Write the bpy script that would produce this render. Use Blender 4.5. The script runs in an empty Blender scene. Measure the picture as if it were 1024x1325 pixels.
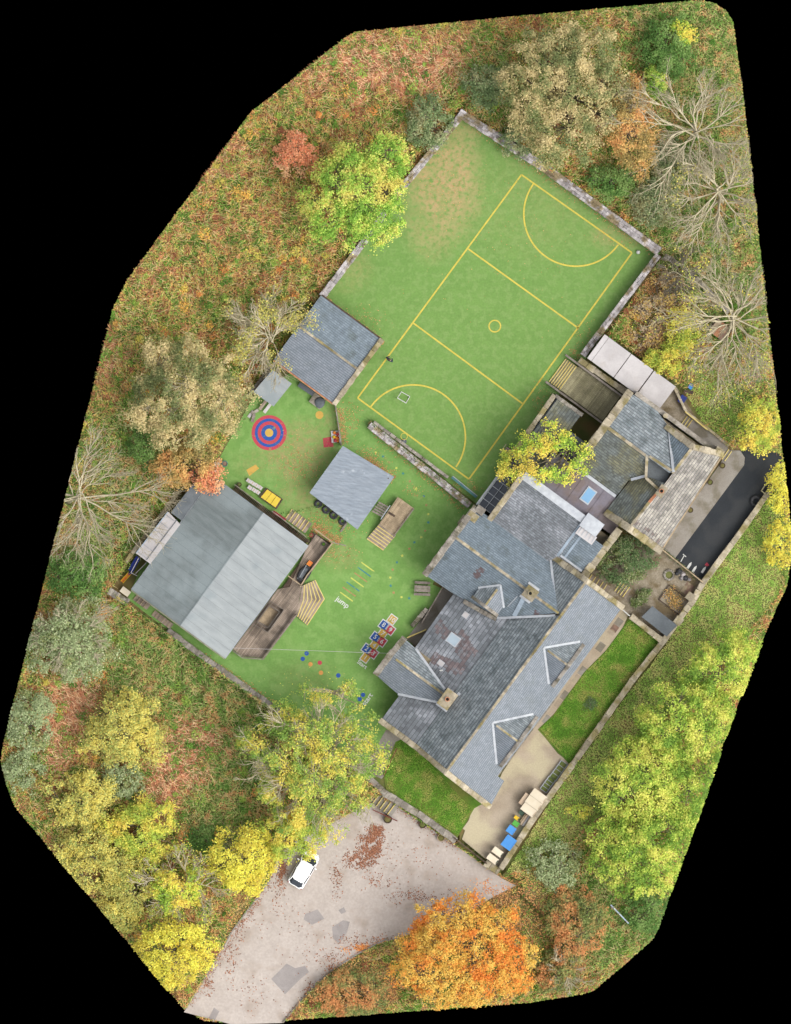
import bpy, math, random
import numpy as np
from mathutils import Vector, Matrix, Euler

random.seed(7)
rng = np.random.default_rng(11)
scene = bpy.context.scene
COL = scene.collection
R = math.radians

# ------------------------------------------------------------------ camera, sky, sun, exposure
S = 0.0854                    # metres per photo pixel (netball court 30.5 m = 357 px)
CAMH = 1500.0
cam_d = bpy.data.cameras.new('survey_camera')
cam = bpy.data.objects.new('survey_camera', cam_d)
COL.objects.link(cam)
cam.location = (0, 0, CAMH)
cam.rotation_euler = (0, 0, 0)
cam_d.sensor_fit = 'VERTICAL'
cam_d.sensor_height = 36.0
cam_d.lens = 36.0 * CAMH / (1325 * S)
cam_d.clip_start = 10
cam_d.clip_end = 4000
scene.camera = cam

SUN_EL, SUN_AZ = 52.0, 118.0       # degrees; azimuth clockwise from the top of the picture
w = bpy.data.worlds.new('World')
scene.world = w
w.use_nodes = True
nt = w.node_tree
nt.nodes.clear()
wo = nt.nodes.new('ShaderNodeOutputWorld')
bg = nt.nodes.new('ShaderNodeBackground')
sky = nt.nodes.new('ShaderNodeTexSky')
sky.sky_type = 'NISHITA'
sky.sun_disc = False
sky.sun_elevation = R(SUN_EL)
sky.sun_rotation = R(SUN_AZ)
sky.air_density = 1.0
sky.dust_density = 4.0
sky.ozone_density = 1.0
hs = nt.nodes.new('ShaderNodeHueSaturation')
hs.inputs['Saturation'].default_value = 0.2     # overcast: a nearly white sky
nt.links.new(sky.outputs[0], hs.inputs['Color'])
nt.links.new(hs.outputs[0], bg.inputs[0])
bg.inputs[1].default_value = 0.15
nt.links.new(bg.outputs[0], wo.inputs[0])

sun_d = bpy.data.lights.new('sun', 'SUN')
sun_d.energy = 0.62
sun_d.angle = R(55)
sun_d.color = (1.0, 0.965, 0.91)
sun = bpy.data.objects.new('sun', sun_d)
COL.objects.link(sun)
_az = R(SUN_AZ)
_sd = Vector((math.sin(_az) * math.cos(R(SUN_EL)), math.cos(_az) * math.cos(R(SUN_EL)), math.sin(R(SUN_EL))))
sun.rotation_euler = _sd.to_track_quat('Z', 'Y').to_euler()
sun.location = (60, -40, 120)

scene.view_settings.view_transform = 'Standard'
scene.view_settings.look = 'None'
scene.view_settings.gamma = 1.0
scene.view_settings.use_curve_mapping = False
scene.view_settings.exposure = 1.02
scene.cycles.max_bounces = 6
scene.cycles.diffuse_bounces = 4
scene.cycles.glossy_bounces = 2
scene.cycles.transparent_max_bounces = 6

# ------------------------------------------------------------------ helpers
def W(px, py, z=0.0):
    return ((px - 512.0) * S, (662.5 - py) * S, z)

UX, UY, VX, VY = 0.5925, -0.8056, 0.8056, 0.5925
def F(U, V):                   # site frame: U runs to the upper right, V to the lower right (photo pixels)
    return (575 + U * UX + V * VX, 1000 + U * UY + V * VY)
def FW(U, V, z=0.0):
    p = F(U, V)
    return W(p[0], p[1], z)
AU = math.atan2(-UY, UX)        # world angle of the U axis
AV = math.atan2(-VY, VX)

def lin(c):
    c = c / 255.0
    return c / 12.92 if c <= 0.04045 else ((c + 0.055) / 1.055) ** 2.4
GAIN = 1.7
def K(r, g, b, k=1.0):         # photo colour -> base colour
    return tuple(min(0.82, lin(c) * k / GAIN) for c in (r, g, b)) + (1.0,)

class MB:
    def __init__(s):
        s.v = []; s.f = []
    def add(s, vs, fs):
        o = len(s.v); s.v += [tuple(p) for p in vs]; s.f += [tuple(i + o for i in f) for f in fs]
        return s
    def prism(s, pts, z0, z1):              # pts: world xy (any order), z0/z1 numbers or lists
        n = len(pts)
        a = sum(pts[i][0] * pts[(i + 1) % n][1] - pts[(i + 1) % n][0] * pts[i][1] for i in range(n))
        z0 = list(z0) if hasattr(z0, '__len__') else [z0] * n
        z1 = list(z1) if hasattr(z1, '__len__') else [z1] * n
        if a < 0:
            pts = pts[::-1]; z0 = z0[::-1]; z1 = z1[::-1]
        vs = [(p[0], p[1], z) for p, z in zip(pts, z0)] + [(p[0], p[1], z) for p, z in zip(pts, z1)]
        fs = [tuple(range(n - 1, -1, -1)), tuple(range(n, 2 * n))]
        fs += [(i, (i + 1) % n, n + (i + 1) % n, n + i) for i in range(n)]
        return s.add(vs, fs)
    def bar(s, a, b, wd, th, up=(0, 0, 1)):  # box along a->b; wd sideways, th upwards, centred
        a = Vector(a); b = Vector(b); d = b - a; L = d.length
        if L < 1e-6: return s
        d /= L; up = Vector(up)
        if abs(d.dot(up)) > 0.99: up = Vector((0, 1, 0))
        sd = d.cross(up).normalized(); u2 = sd.cross(d)
        vs = []
        for e in (a, b):
            for i, j in ((-1, -1), (1, -1), (1, 1), (-1, 1)):
                vs.append(e + sd * (i * wd / 2) + u2 * (j * th / 2))
        return s.add(vs, [(0, 1, 2, 3), (7, 6, 5, 4), (0, 4, 5, 1), (1, 5, 6, 2), (2, 6, 7, 3), (3, 7, 4, 0)])
    def box(s, c, sx, sy, sz, rot=0.0):      # base centre c
        ca, sa = math.cos(rot), math.sin(rot)
        pts = [(c[0] + ca * x - sa * y, c[1] + sa * x + ca * y) for x, y in
               ((-sx / 2, -sy / 2), (sx / 2, -sy / 2), (sx / 2, sy / 2), (-sx / 2, sy / 2))]
        return s.prism(pts, c[2], c[2] + sz)
    def tube(s, path, rad, n=6, cap=True):
        path = [Vector(p) for p in path]; m = len(path)
        rad = list(rad) if hasattr(rad, '__len__') else [rad] * m
        vs = []; prev = None
        for i, p in enumerate(path):
            d = path[min(i + 1, m - 1)] - path[max(i - 1, 0)]
            d = d.normalized() if d.length > 1e-9 else Vector((0, 0, 1))
            ref = Vector((0, 0, 1)) if abs(d.z) < 0.9 else Vector((1, 0, 0))
            if prev is not None: ref = prev
            x = (ref - d * ref.dot(d))
            x = x.normalized() if x.length > 1e-6 else Vector((1, 0, 0))
            prev = x; y = d.cross(x)
            for k in range(n):
                t = 2 * math.pi * k / n
                vs.append(p + (x * math.cos(t) + y * math.sin(t)) * rad[i])
        fs = [(i * n + k, i * n + (k + 1) % n, (i + 1) * n + (k + 1) % n, (i + 1) * n + k) for i in range(m - 1) for k in range(n)]
        if cap: fs += [tuple(range(n - 1, -1, -1)), tuple(range((m - 1) * n, m * n))]
        return s.add(vs, fs)
    def lathe(s, c, prof, n=16, sx=1.0, sy=1.0):   # prof: (r, z)
        vs = []
        for r, z in prof:
            for k in range(n):
                t = 2 * math.pi * k / n
                vs.append((c[0] + r * sx * math.cos(t), c[1] + r * sy * math.sin(t), c[2] + z))
        m = len(prof)
        fs = [(i * n + k, i * n + (k + 1) % n, (i + 1) * n + (k + 1) % n, (i + 1) * n + k) for i in range(m - 1) for k in range(n)]
        if prof[0][0] > 1e-6: fs.append(tuple(range(n - 1, -1, -1)))
        if prof[-1][0] > 1e-6: fs.append(tuple(range((m - 1) * n, m * n)))
        return s.add(vs, fs)
    def torus(s, c, Rr, r, n=20, m=8, axis='Z', squash=1.0):
        vs = []
        for i in range(n):
            a = 2 * math.pi * i / n
            for j in range(m):
                b = 2 * math.pi * j / m
                x = (Rr + r * math.cos(b)) * math.cos(a); y = (Rr + r * math.cos(b)) * math.sin(a); z = r * math.sin(b) * squash
                if axis == 'X': x, y, z = z, x, y
                vs.append((c[0] + x, c[1] + y, c[2] + z))
        fs = [(i * m + j, ((i + 1) % n) * m + j, ((i + 1) % n) * m + (j + 1) % m, i * m + (j + 1) % m) for i in range(n) for j in range(m)]
        return s.add(vs, fs)

OFF = {}                                     # world offset of each object's origin
def tag(o, label=None, cat=None, group=None, kind=None):
    if label: o['label'] = label
    if cat: o['category'] = cat
    if group: o['group'] = group
    if kind: o['kind'] = kind
    return o
def empty(name, loc, label, cat, group=None):
    o = bpy.data.objects.new(name, None)
    o.empty_display_size = 0.3
    COL.objects.link(o); o.location = loc; OFF[o.name] = Vector(loc)
    return tag(o, label, cat, group)
def mesh_obj(name, me, mat, parent=None, loc=None):
    o = bpy.data.objects.new(name, me); COL.objects.link(o)
    if mat is not None and len(me.materials) == 0: me.materials.append(mat)
    if parent is not None: o.parent = parent
    OFF[o.name] = OFF[parent.name] if parent is not None else Vector((0, 0, 0))
    return o
def build(mb, name, mat, parent=None, smooth=False, origin=None, **tags):
    me = bpy.data.meshes.new(name)
    off = OFF[parent.name] if parent is not None else (Vector(origin) if origin is not None else Vector((0, 0, 0)))
    me.from_pydata([(p[0] - off[0], p[1] - off[1], p[2] - off[2]) for p in mb.v], [], mb.f)
    if smooth: me.polygons.foreach_set('use_smooth', [True] * len(me.polygons))
    o = mesh_obj(name, me, mat, parent)
    if parent is None and origin is not None:
        o.location = origin; OFF[o.name] = Vector(origin)
    tag(o, tags.get('label'), tags.get('cat'), tags.get('group'), tags.get('kind'))
    return o
def copy_tree(o, parent=None):
    c = o.copy(); COL.objects.link(c); c.parent = parent; OFF[c.name] = OFF[o.name]
    for ch in list(o.children): copy_tree(ch, c)
    return c

# ---- numpy mesh (leaves): verts (N,4,3) quads with a colour each
def quads_obj(name, V4, C4, mat, parent=None, kind=None):
    n = len(V4)
    me = bpy.data.meshes.new(name)
    off = np.array(OFF[parent.name]) if parent is not None else np.zeros(3)
    co = (V4 - off).astype(np.float32).reshape(-1)
    me.vertices.add(4 * n); me.vertices.foreach_set('co', co)
    me.loops.add(4 * n); me.loops.foreach_set('vertex_index', np.arange(4 * n, dtype=np.int32))
    me.polygons.add(n)
    me.polygons.foreach_set('loop_start', np.arange(0, 4 * n, 4, dtype=np.int32))
    me.update(calc_edges=True)
    at = me.attributes.new('col', 'FLOAT_COLOR', 'POINT')
    cc = np.ones((n, 4, 4), np.float32); cc[:, :, :3] = C4[:, None, :]
    at.data.foreach_set('color', cc.reshape(-1))
    o = mesh_obj(name, me, mat, parent)
    if kind: o['kind'] = kind
    return o

# ---- vectorised value noise and point in polygon
_H = rng.random((256, 256)).astype(np.float32)
def vnoise(x, y):
    xi = np.floor(x).astype(int); yi = np.floor(y).astype(int)
    fx = x - xi; fy = y - yi
    fx = fx * fx * (3 - 2 * fx); fy = fy * fy * (3 - 2 * fy)
    a = _H[xi & 255, yi & 255]; b = _H[(xi + 1) & 255, yi & 255]
    c = _H[xi & 255, (yi + 1) & 255]; d = _H[(xi + 1) & 255, (yi + 1) & 255]
    return (a * (1 - fx) + b * fx) * (1 - fy) + (c * (1 - fx) + d * fx) * fy
def fbm(x, y, o=3):
    t = 0; a = 0.5; s = 0
    for i in range(o):
        t = t + a * vnoise(x + 17.3 * i, y + 31.7 * i); s += a; a *= 0.55
        x, y = (x * 0.8 - y * 0.6) * 2.03, (x * 0.6 + y * 0.8) * 2.03
    return t / s
def inpoly(px, py, poly):
    px = np.asarray(px, float); py = np.asarray(py, float)
    r = np.zeros(px.shape, bool); n = len(poly)
    for i in range(n):
        x0, y0 = poly[i]; x1, y1 = poly[(i + 1) % n]
        if y0 == y1: continue
        c = ((y0 > py) != (y1 > py)) & (px < (x1 - x0) * (py - y0) / (y1 - y0) + x0)
        r ^= c
    return r
def clip_convex(sub, clip):                  # both lists of 2-tuples, clip counter-clockwise
    out = sub
    for i in range(len(clip)):
        ax, ay = clip[i]; bx, by = clip[(i + 1) % len(clip)]
        inp, out = out, []
        if not inp: return []
        def side(p): return (bx - ax) * (p[1] - ay) - (by - ay) * (p[0] - ax)
        for j in range(len(inp)):
            p, q = inp[j], inp[(j + 1) % len(inp)]
            sp, sq = side(p), side(q)
            if sp >= 0: out.append(p)
            if (sp > 0 and sq < 0) or (sp < 0 and sq > 0):
                t = sp / (sp - sq); out.append((p[0] + t * (q[0] - p[0]), p[1] + t * (q[1] - p[1])))
    return out
def ccw(poly):
    a = sum(poly[i][0] * poly[(i + 1) % len(poly)][1] - poly[(i + 1) % len(poly)][0] * poly[i][1] for i in range(len(poly)))
    return poly if a > 0 else poly[::-1]

# the surveyed patch: nothing was recorded beyond this outline, the ground ends there
OUTLINE = [(463, 41), (660, 22), (905, 0), (925, 4), (940, 14), (949, 30), (960, 110), (1001, 480), (1010, 563), (1024, 690), (1023, 728),
           (1018, 760), (1007, 782), (989, 823), (940, 950), (852, 1200), (844, 1216), (809, 1247), (770, 1280), (755, 1286), (690, 1297),
           (310, 1325), (265, 1321), (240, 1308), (20, 1045), (10, 1020), (1, 985), (4, 963), (147, 398), (165, 362), (325, 145), (452, 45)]
OUTA = np.array(OUTLINE, float)

# ------------------------------------------------------------------ materials
def M(name, c1, c2=None, sc=3.0, rough=0.85, c3=None, sc3=0.35, t3=(0.45, 0.62), fine=0.15, fsc=40.0, island=0.0,
      spec=0.25, bump=0.0, bsc=30.0, stretch=None, metal=0.0, attr=None, attrcol=None, objrand=0.0):
    m = bpy.data.materials.new(name); m.use_nodes = True
    n = m.node_tree.nodes; l = m.node_tree.links
    p = n['Principled BSDF']
    p.inputs['Roughness'].default_value = rough
    p.inputs['Specular IOR Level'].default_value = spec
    p.inputs['Metallic'].default_value = metal
    ge = n.new('ShaderNodeNewGeometry')
    src = ge.outputs['Position']
    if stretch:
        mp = n.new('ShaderNodeMapping'); mp.inputs['Rotation'].default_value = (0, 0, stretch[0])
        mp.inputs['Scale'].default_value = (stretch[1], stretch[2], 1); mp.vector_type = 'TEXTURE'
        l.new(src, mp.inputs[0]); src2 = mp.outputs[0]
    else: src2 = src
    def noise(scale, det, s):
        t = n.new('ShaderNodeTexNoise'); t.inputs['Scale'].default_value = scale; t.inputs['Detail'].default_value = det
        l.new(s, t.inputs['Vector']); return t.outputs['Fac']
    def mix(fac, a, b, bt='MIX'):
        x = n.new('ShaderNodeMix'); x.data_type = 'RGBA'; x.blend_type = bt
        if isinstance(fac, float): x.inputs[0].default_value = fac
        else: l.new(fac, x.inputs[0])
        for k, val in ((6, a), (7, b)):
            if isinstance(val, tuple): x.inputs[k].default_value = val
            else: l.new(val, x.inputs[k])
        return x.outputs[2]
    def ramp(s, a, b):
        x = n.new('ShaderNodeMapRange'); x.inputs[1].default_value = a; x.inputs[2].default_value = b
        x.interpolation_type = 'SMOOTHSTEP'
        l.new(s, x.inputs[0]); return x.outputs[0]
    c = c1
    if c2 is not None: c = mix(ramp(noise(sc, 5.0, src2), 0.33, 0.67), c1, c2)
    if c3 is not None: c = mix(ramp(noise(sc3, 6.0, src), *t3), c, c3)
    if attr is not None:
        a = n.new('ShaderNodeAttribute'); a.attribute_name = attr
        mm = n.new('ShaderNodeMath'); mm.operation = 'MULTIPLY'
        l.new(a.outputs['Fac'], mm.inputs[0]); l.new(ramp(noise(2.2, 6.0, src), 0.28, 0.6), mm.inputs[1])
        c = mix(mm.outputs[0], c, attrcol)
    def vary(fac, amount):
        x = n.new('ShaderNodeMapRange'); x.inputs[3].default_value = 1 - amount; x.inputs[4].default_value = 1 + amount
        l.new(fac, x.inputs[0]); return x.outputs[0]
    if fine > 0:
        f = noise(fsc, 3.0, src2)
        x = n.new('ShaderNodeMapRange'); x.inputs[1].default_value = 0.25; x.inputs[2].default_value = 0.75
        x.inputs[3].default_value = 1 - fine; x.inputs[4].default_value = 1 + fine
        l.new(f, x.inputs[0])
        cb = n.new('ShaderNodeCombineColor')
        for k in range(3): l.new(x.outputs[0], cb.inputs[k])
        c = mix(1.0, c, cb.outputs[0], 'MULTIPLY')
    if island > 0:
        cb = n.new('ShaderNodeCombineColor'); f = vary(ge.outputs['Random Per Island'], island)
        for k in range(3): l.new(f, cb.inputs[k])
        c = mix(1.0, c, cb.outputs[0], 'MULTIPLY')
    if objrand > 0:
        oi = n.new('ShaderNodeObjectInfo'); cb = n.new('ShaderNodeCombineColor'); f = vary(oi.outputs['Random'], objrand)
        for k in range(3): l.new(f, cb.inputs[k])
        c = mix(1.0, c, cb.outputs[0], 'MULTIPLY')
    if isinstance(c, tuple): p.inputs['Base Color'].default_value = c
    else: l.new(c, p.inputs['Base Color'])
    if bump > 0:
        b = n.new('ShaderNodeBump'); b.inputs['Strength'].default_value = min(1, bump); b.inputs['Distance'].default_value = 0.05
        l.new(noise(bsc, 4.0, src2), b.inputs['Height']); l.new(b.outputs[0], p.inputs['Normal'])
    return m
def leaf_mat(name, trans=0.3, rough=0.7):
    m = bpy.data.materials.new(name); m.use_nodes = True
    n = m.node_tree.nodes; l = m.node_tree.links; n.clear()
    o = n.new('ShaderNodeOutputMaterial'); a = n.new('ShaderNodeAttribute'); a.attribute_name = 'col'
    d = n.new('ShaderNodeBsdfDiffuse'); t = n.new('ShaderNodeBsdfTranslucent'); mx = n.new('ShaderNodeMixShader')
    mx.inputs[0].default_value = trans
    l.new(a.outputs['Color'], d.inputs[0]); l.new(a.outputs['Color'], t.inputs[0])
    l.new(d.outputs[0], mx.inputs[1]); l.new(t.outputs[0], mx.inputs[2]); l.new(mx.outputs[0], o.inputs[0])
    return m

MAT = {}
MAT['soil'] = M('soil', K(124, 122, 70), K(104, 118, 58), 0.8, c3=K(136, 116, 72), sc3=0.25)
MAT['turf'] = M('artificial_turf', K(126, 165, 84), K(120, 159, 80), 0.5, c3=K(134, 168, 92), sc3=1.4, fine=0.11, fsc=4.5, attr='worn', attrcol=K(196, 172, 122))
MAT['turf2'] = M('playground_turf', K(129, 172, 88), K(122, 165, 83), 0.5, c3=K(138, 177, 96), sc3=0.9, fine=0.11, fsc=4.5, attr='worn', attrcol=K(176, 158, 108))
MAT['asphalt'] = M('worn_asphalt', K(208, 196, 186), K(201, 189, 179), 0.6, c3=K(188, 173, 160), sc3=0.5, t3=(0.52, 0.75), fine=0.12, fsc=4)
MAT['patch'] = M('asphalt_patch', K(178, 170, 166), K(166, 158, 154), 1.0, fine=0.12, fsc=12)
MAT['tarmac'] = M('black_tarmac', K(50, 54, 59), K(58, 62, 66), 0.35, c3=K(66, 68, 70), sc3=0.3, fine=0.14, fsc=8)
MAT['concrete'] = M('concrete', K(172, 166, 156), K(160, 152, 141), 0.4, c3=K(140, 132, 116), sc3=0.5, fine=0.12, fsc=7)
MAT['flags'] = M('paving', K(196, 180, 158), K(180, 163, 140), 0.5, c3=K(205, 192, 160), sc3=0.3, fine=0.12, fsc=7, objrand=0.1)
MAT['gravel'] = M('gravel', K(176, 163, 142), K(150, 138, 116), 1.4, c3=K(128, 112, 84), sc3=0.6, fine=0.25, fsc=6)
MAT['lawn'] = M('lawn', K(104, 142, 44), K(84, 122, 34), 0.8, c3=K(126, 134, 60), sc3=0.35, fine=0.2, fsc=6)
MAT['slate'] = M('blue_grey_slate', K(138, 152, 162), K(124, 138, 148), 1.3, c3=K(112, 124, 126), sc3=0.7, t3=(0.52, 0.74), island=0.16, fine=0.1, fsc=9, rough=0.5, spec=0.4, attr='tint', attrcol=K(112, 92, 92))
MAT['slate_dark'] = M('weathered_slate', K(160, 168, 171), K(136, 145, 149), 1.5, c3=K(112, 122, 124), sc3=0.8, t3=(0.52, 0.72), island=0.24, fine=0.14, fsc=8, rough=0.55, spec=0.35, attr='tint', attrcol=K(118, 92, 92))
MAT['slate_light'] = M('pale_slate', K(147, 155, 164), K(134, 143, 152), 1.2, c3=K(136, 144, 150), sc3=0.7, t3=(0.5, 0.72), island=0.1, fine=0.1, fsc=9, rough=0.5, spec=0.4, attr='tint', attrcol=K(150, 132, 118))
MAT['slate_brown'] = M('mauve_grey_slate', K(134, 139, 144), K(118, 122, 127), 0.7, c3=K(160, 164, 170), sc3=0.35, island=0.26, fine=0.12, fsc=8, rough=0.55, spec=0.35, attr='tint', attrcol=K(126, 112, 112))
MAT['slate_moss'] = M('mossy_slate', K(128, 134, 130), K(108, 112, 104), 0.8, c3=K(134, 132, 106), sc3=0.4, island=0.26, fine=0.15, fsc=7, rough=0.65, attr='tint', attrcol=K(112, 92, 80))
MAT['stone_slate'] = M('stone_slate', K(168, 162, 154), K(142, 137, 129), 1.4, c3=K(188, 182, 170), sc3=0.8, island=0.16, fine=0.15, fsc=7, attr='tint', attrcol=K(130, 116, 110))
MAT['joint'] = M('slate_underlay', K(98, 102, 105), K(82, 85, 88), 1.0)
MAT['wall'] = M('sandstone_wall', K(170, 154, 126), K(146, 132, 106), 1.2, c3=K(112, 104, 88), sc3=0.6, fine=0.2, fsc=5, bump=0.4, bsc=6)
MAT['coping'] = M('coping_stone', K(178, 170, 158), K(146, 138, 126), 1.2, c3=K(118, 112, 92), sc3=0.8, t3=(0.5, 0.66), island=0.0, fine=0.25, fsc=5, bump=0.5, bsc=7, objrand=0.28)
MAT['coping_pale'] = M('pale_coping', K(196, 184, 160), K(170, 158, 134), 1.0, c3=K(150, 138, 96), sc3=0.7, fine=0.2, fsc=5, bump=0.4, bsc=7, island=0.3, objrand=0.25)
MAT['rubble'] = M('dry_stone', K(202, 195, 194), K(158, 150, 148), 1.8, c3=K(146, 130, 98), sc3=0.9, fine=0.3, fsc=4, bump=0.6, bsc=6, objrand=0.35)
MAT['lead'] = M('lead_flashing', K(208, 212, 216), K(186, 190, 196), 1.5, rough=0.45, fine=0.12, fsc=6, spec=0.5)
MAT['lead_dull'] = M('lead_sheet', K(136, 128, 138), K(118, 112, 124), 0.6, c3=K(122, 106, 104), sc3=0.35, rough=0.5, fine=0.12, fsc=5, spec=0.5)
MAT['felt_shaded'] = M('shaded_felt', K(130, 138, 138), K(116, 125, 125), 0.5, c3=K(144, 154, 155), sc3=0.22, fine=0.12, fsc=7, stretch=(AV, 1.0, 0.25), rough=0.75, objrand=0.035)  # classroom felt with the shade of its left slope put into the colour
MAT['felt_pale_lit'] = M('pale_lit_felt', K(172, 178, 178), K(160, 166, 167), 0.5, c3=K(152, 161, 163), sc3=0.3, t3=(0.5, 0.68), fine=0.08, fsc=7, stretch=(AV, 1.0, 0.25), rough=0.75, objrand=0.03)  # same felt coloured as the sunlit slope; plain pale felt on the small shelter
MAT['felt_grey'] = M('grey_felt', K(120, 126, 130), K(104, 110, 114), 0.7, fine=0.12, fsc=6)
MAT['tarp'] = M('ribbed_roof_sheet', K(138, 149, 160), K(154, 164, 174), 1.6, c3=K(184, 192, 200), sc3=0.8, t3=(0.62, 0.72), fine=0.14, fsc=2.5, stretch=(AV + 0.5, 2.2, 0.35), rough=0.4, spec=0.5)
MAT['sheet_white'] = M('white_roof_sheet', K(222, 216, 214), K(206, 200, 198), 0.5, c3=K(196, 186, 176), sc3=0.4, t3=(0.55, 0.75), fine=0.06, fsc=5, rough=0.6, objrand=0.03)
MAT['polycarb'] = M('polycarbonate_sheet', K(176, 192, 206), K(158, 172, 184), 0.8, fine=0.12, fsc=4, rough=0.35, spec=0.5)
MAT['deck'] = M('weathered_decking', K(186, 168, 150), K(162, 146, 130), 1.5, c3=K(138, 124, 110), sc3=0.7, island=0.2, fine=0.2, fsc=6, stretch=(AU, 3.0, 0.4))
MAT['deck_moss'] = M('mossy_decking', K(166, 158, 126), K(140, 134, 102), 1.0, c3=K(180, 172, 136), sc3=0.5, island=0.2, fine=0.2, fsc=6)
MAT['timber'] = M('pale_timber', K(196, 174, 142), K(168, 148, 120), 1.6, island=0.2, fine=0.15, fsc=7)
MAT['timber_dark'] = M('dark_timber', K(104, 86, 72), K(80, 66, 56), 1.6, island=0.25, fine=0.2, fsc=7)
MAT['timber_grey'] = M('grey_timber', K(160, 150, 138), K(132, 122, 112), 1.6, island=0.25, fine=0.2, fsc=7)
MAT['nosing'] = M('yellow_nosing', K(242, 224, 150), K(234, 208, 118), 2.0, fine=0.12, fsc=8)
MAT['line'] = M('yellow_line_paint', K(228, 206, 92), K(214, 196, 84), 1.2, fine=0.12, fsc=6, c3=K(140, 168, 100), sc3=2.2, t3=(0.58, 0.8))
MAT['white'] = M('white_paint', K(238, 238, 232), K(224, 224, 218), 1.5, fine=0.08, fsc=6)
MAT['p_red'] = M('red_paint', K(206, 72, 92), K(196, 84, 88), 1.5, fine=0.12, fsc=6, c3=K(140, 168, 100), sc3=2.2, t3=(0.6, 0.72))
MAT['p_redworn'] = M('worn_red_paint', K(196, 132, 98), K(168, 150, 98), 2.4, fine=0.2, fsc=5, c3=K(140, 168, 100), sc3=2.2, t3=(0.6, 0.72))
MAT['p_blue'] = M('blue_paint', K(48, 92, 176), K(60, 98, 164), 1.5, fine=0.12, fsc=6, c3=K(140, 168, 100), sc3=2.2, t3=(0.6, 0.72))
MAT['p_blueworn'] = M('worn_blue_paint', K(70, 146, 142), K(72, 132, 146), 1.5, fine=0.14, fsc=5, c3=K(140, 168, 100), sc3=2.2, t3=(0.6, 0.72))
MAT['p_gold'] = M('gold_paint', K(222, 182, 92), K(212, 172, 84), 1.5, fine=0.1, fsc=6, c3=K(140, 168, 100), sc3=2.2, t3=(0.6, 0.72))
MAT['p_yellow'] = M('pale_yellow_paint', K(222, 222, 110), K(206, 212, 104), 1.5, fine=0.14, fsc=5, c3=K(140, 168, 100), sc3=2.2, t3=(0.6, 0.72))
MAT['p_orange'] = M('orange_paint', K(232, 166, 92), K(222, 150, 82), 1.5, fine=0.12, fsc=6, c3=K(140, 168, 100), sc3=2.2, t3=(0.6, 0.72))
MAT['navy'] = M('navy_cloth', K(44, 46, 76), K(36, 38, 62), 6, fine=0.15)
MAT['rubber'] = M('tyre_rubber', K(62, 62, 64), K(76, 76, 78), 3, fine=0.15, rough=0.7)
MAT['black'] = M('dark_void', K(34, 32, 32), rough=0.9)
MAT['glass'] = M('dark_glass', K(56, 62, 72), rough=0.12, spec=0.6, fine=0)
MAT['skyglass'] = M('skylight_glass', K(136, 186, 226), K(150, 196, 230), 0.8, rough=0.12, spec=0.6, fine=0)
MAT['skyglass2'] = M('pale_skylight_glass', K(196, 212, 222), K(182, 200, 212), 0.8, rough=0.15, spec=0.6, fine=0)
MAT['car'] = M('white_car_paint', (0.82, 0.82, 0.82, 1), rough=0.25, spec=0.5, fine=0)
MAT['red_l'] = M('tail_lamp', K(170, 30, 30), rough=0.2, fine=0)
MAT['steel'] = M('galvanised_steel', K(186, 190, 194), K(166, 170, 176), 2, rough=0.5, fine=0.08)
MAT['terracotta'] = M('terracotta', K(206, 148, 110), K(184, 124, 92), 2, fine=0.15, fsc=6)
MAT['brick'] = M('chimney_stone', K(156, 124, 106), K(128, 104, 92), 2.2, c3=K(176, 160, 130), sc3=1.0, fine=0.2, fsc=5)
MAT['blue_pl'] = M('blue_plastic', K(84, 160, 232), K(76, 150, 222), 1, rough=0.45, fine=0.06)
MAT['dblue_pl'] = M('dark_blue_plastic', K(40, 58, 140), K(36, 52, 126), 1, rough=0.5, fine=0.08)
MAT['green_pl'] = M('green_plastic', K(92, 178, 72), rough=0.45, fine=0.06)
MAT['dgreen_pl'] = M('dark_green_plastic', K(58, 84, 66), rough=0.5, fine=0.08)
MAT['yellow_pl'] = M('yellow_plastic', K(244, 200, 44), rough=0.45, fine=0.06)
MAT['sand'] = M('yellow_sand_cover', K(246, 218, 78), K(236, 204, 64), 1.5, rough=0.6, fine=0.06)
MAT['cream'] = M('cream_lid', K(246, 232, 206), K(238, 222, 194), 1, rough=0.5, fine=0.05)
MAT['beige'] = M('beige_panel', K(214, 190, 162), K(204, 178, 150), 1, rough=0.6, fine=0.06)
MAT['red_metal'] = M('red_brown_rail', K(150, 76, 66), K(130, 66, 58), 2, rough=0.6)
MAT['orange'] = M('orange_plastic', K(232, 104, 48), K(238, 160, 60), 4, rough=0.5)
MAT['teal'] = M('teal_board', K(96, 142, 138), K(84, 128, 126), 1, fine=0.1)
MAT['skin'] = M('skin', K(206, 168, 148), rough=0.6, fine=0)
MAT['hair'] = M('brown_hair', K(96, 74, 60), rough=0.6, fine=0)
MAT['bark_pale'] = M('pale_bark', K(222, 210, 178), K(200, 188, 154), 2.5, fine=0.15, fsc=9)
MAT['bark'] = M('grey_bark', K(150, 140, 122), K(120, 112, 94), 2.5, fine=0.15, fsc=9)
MAT['bark_dark'] = M('dark_bark', K(104, 92, 76), K(84, 76, 62), 2.5, fine=0.15, fsc=9)
MAT['leaf'] = leaf_mat('leaf_blade', 0.4)
MAT['dryleaf'] = leaf_mat('dry_leaf', 0.15)
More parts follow.
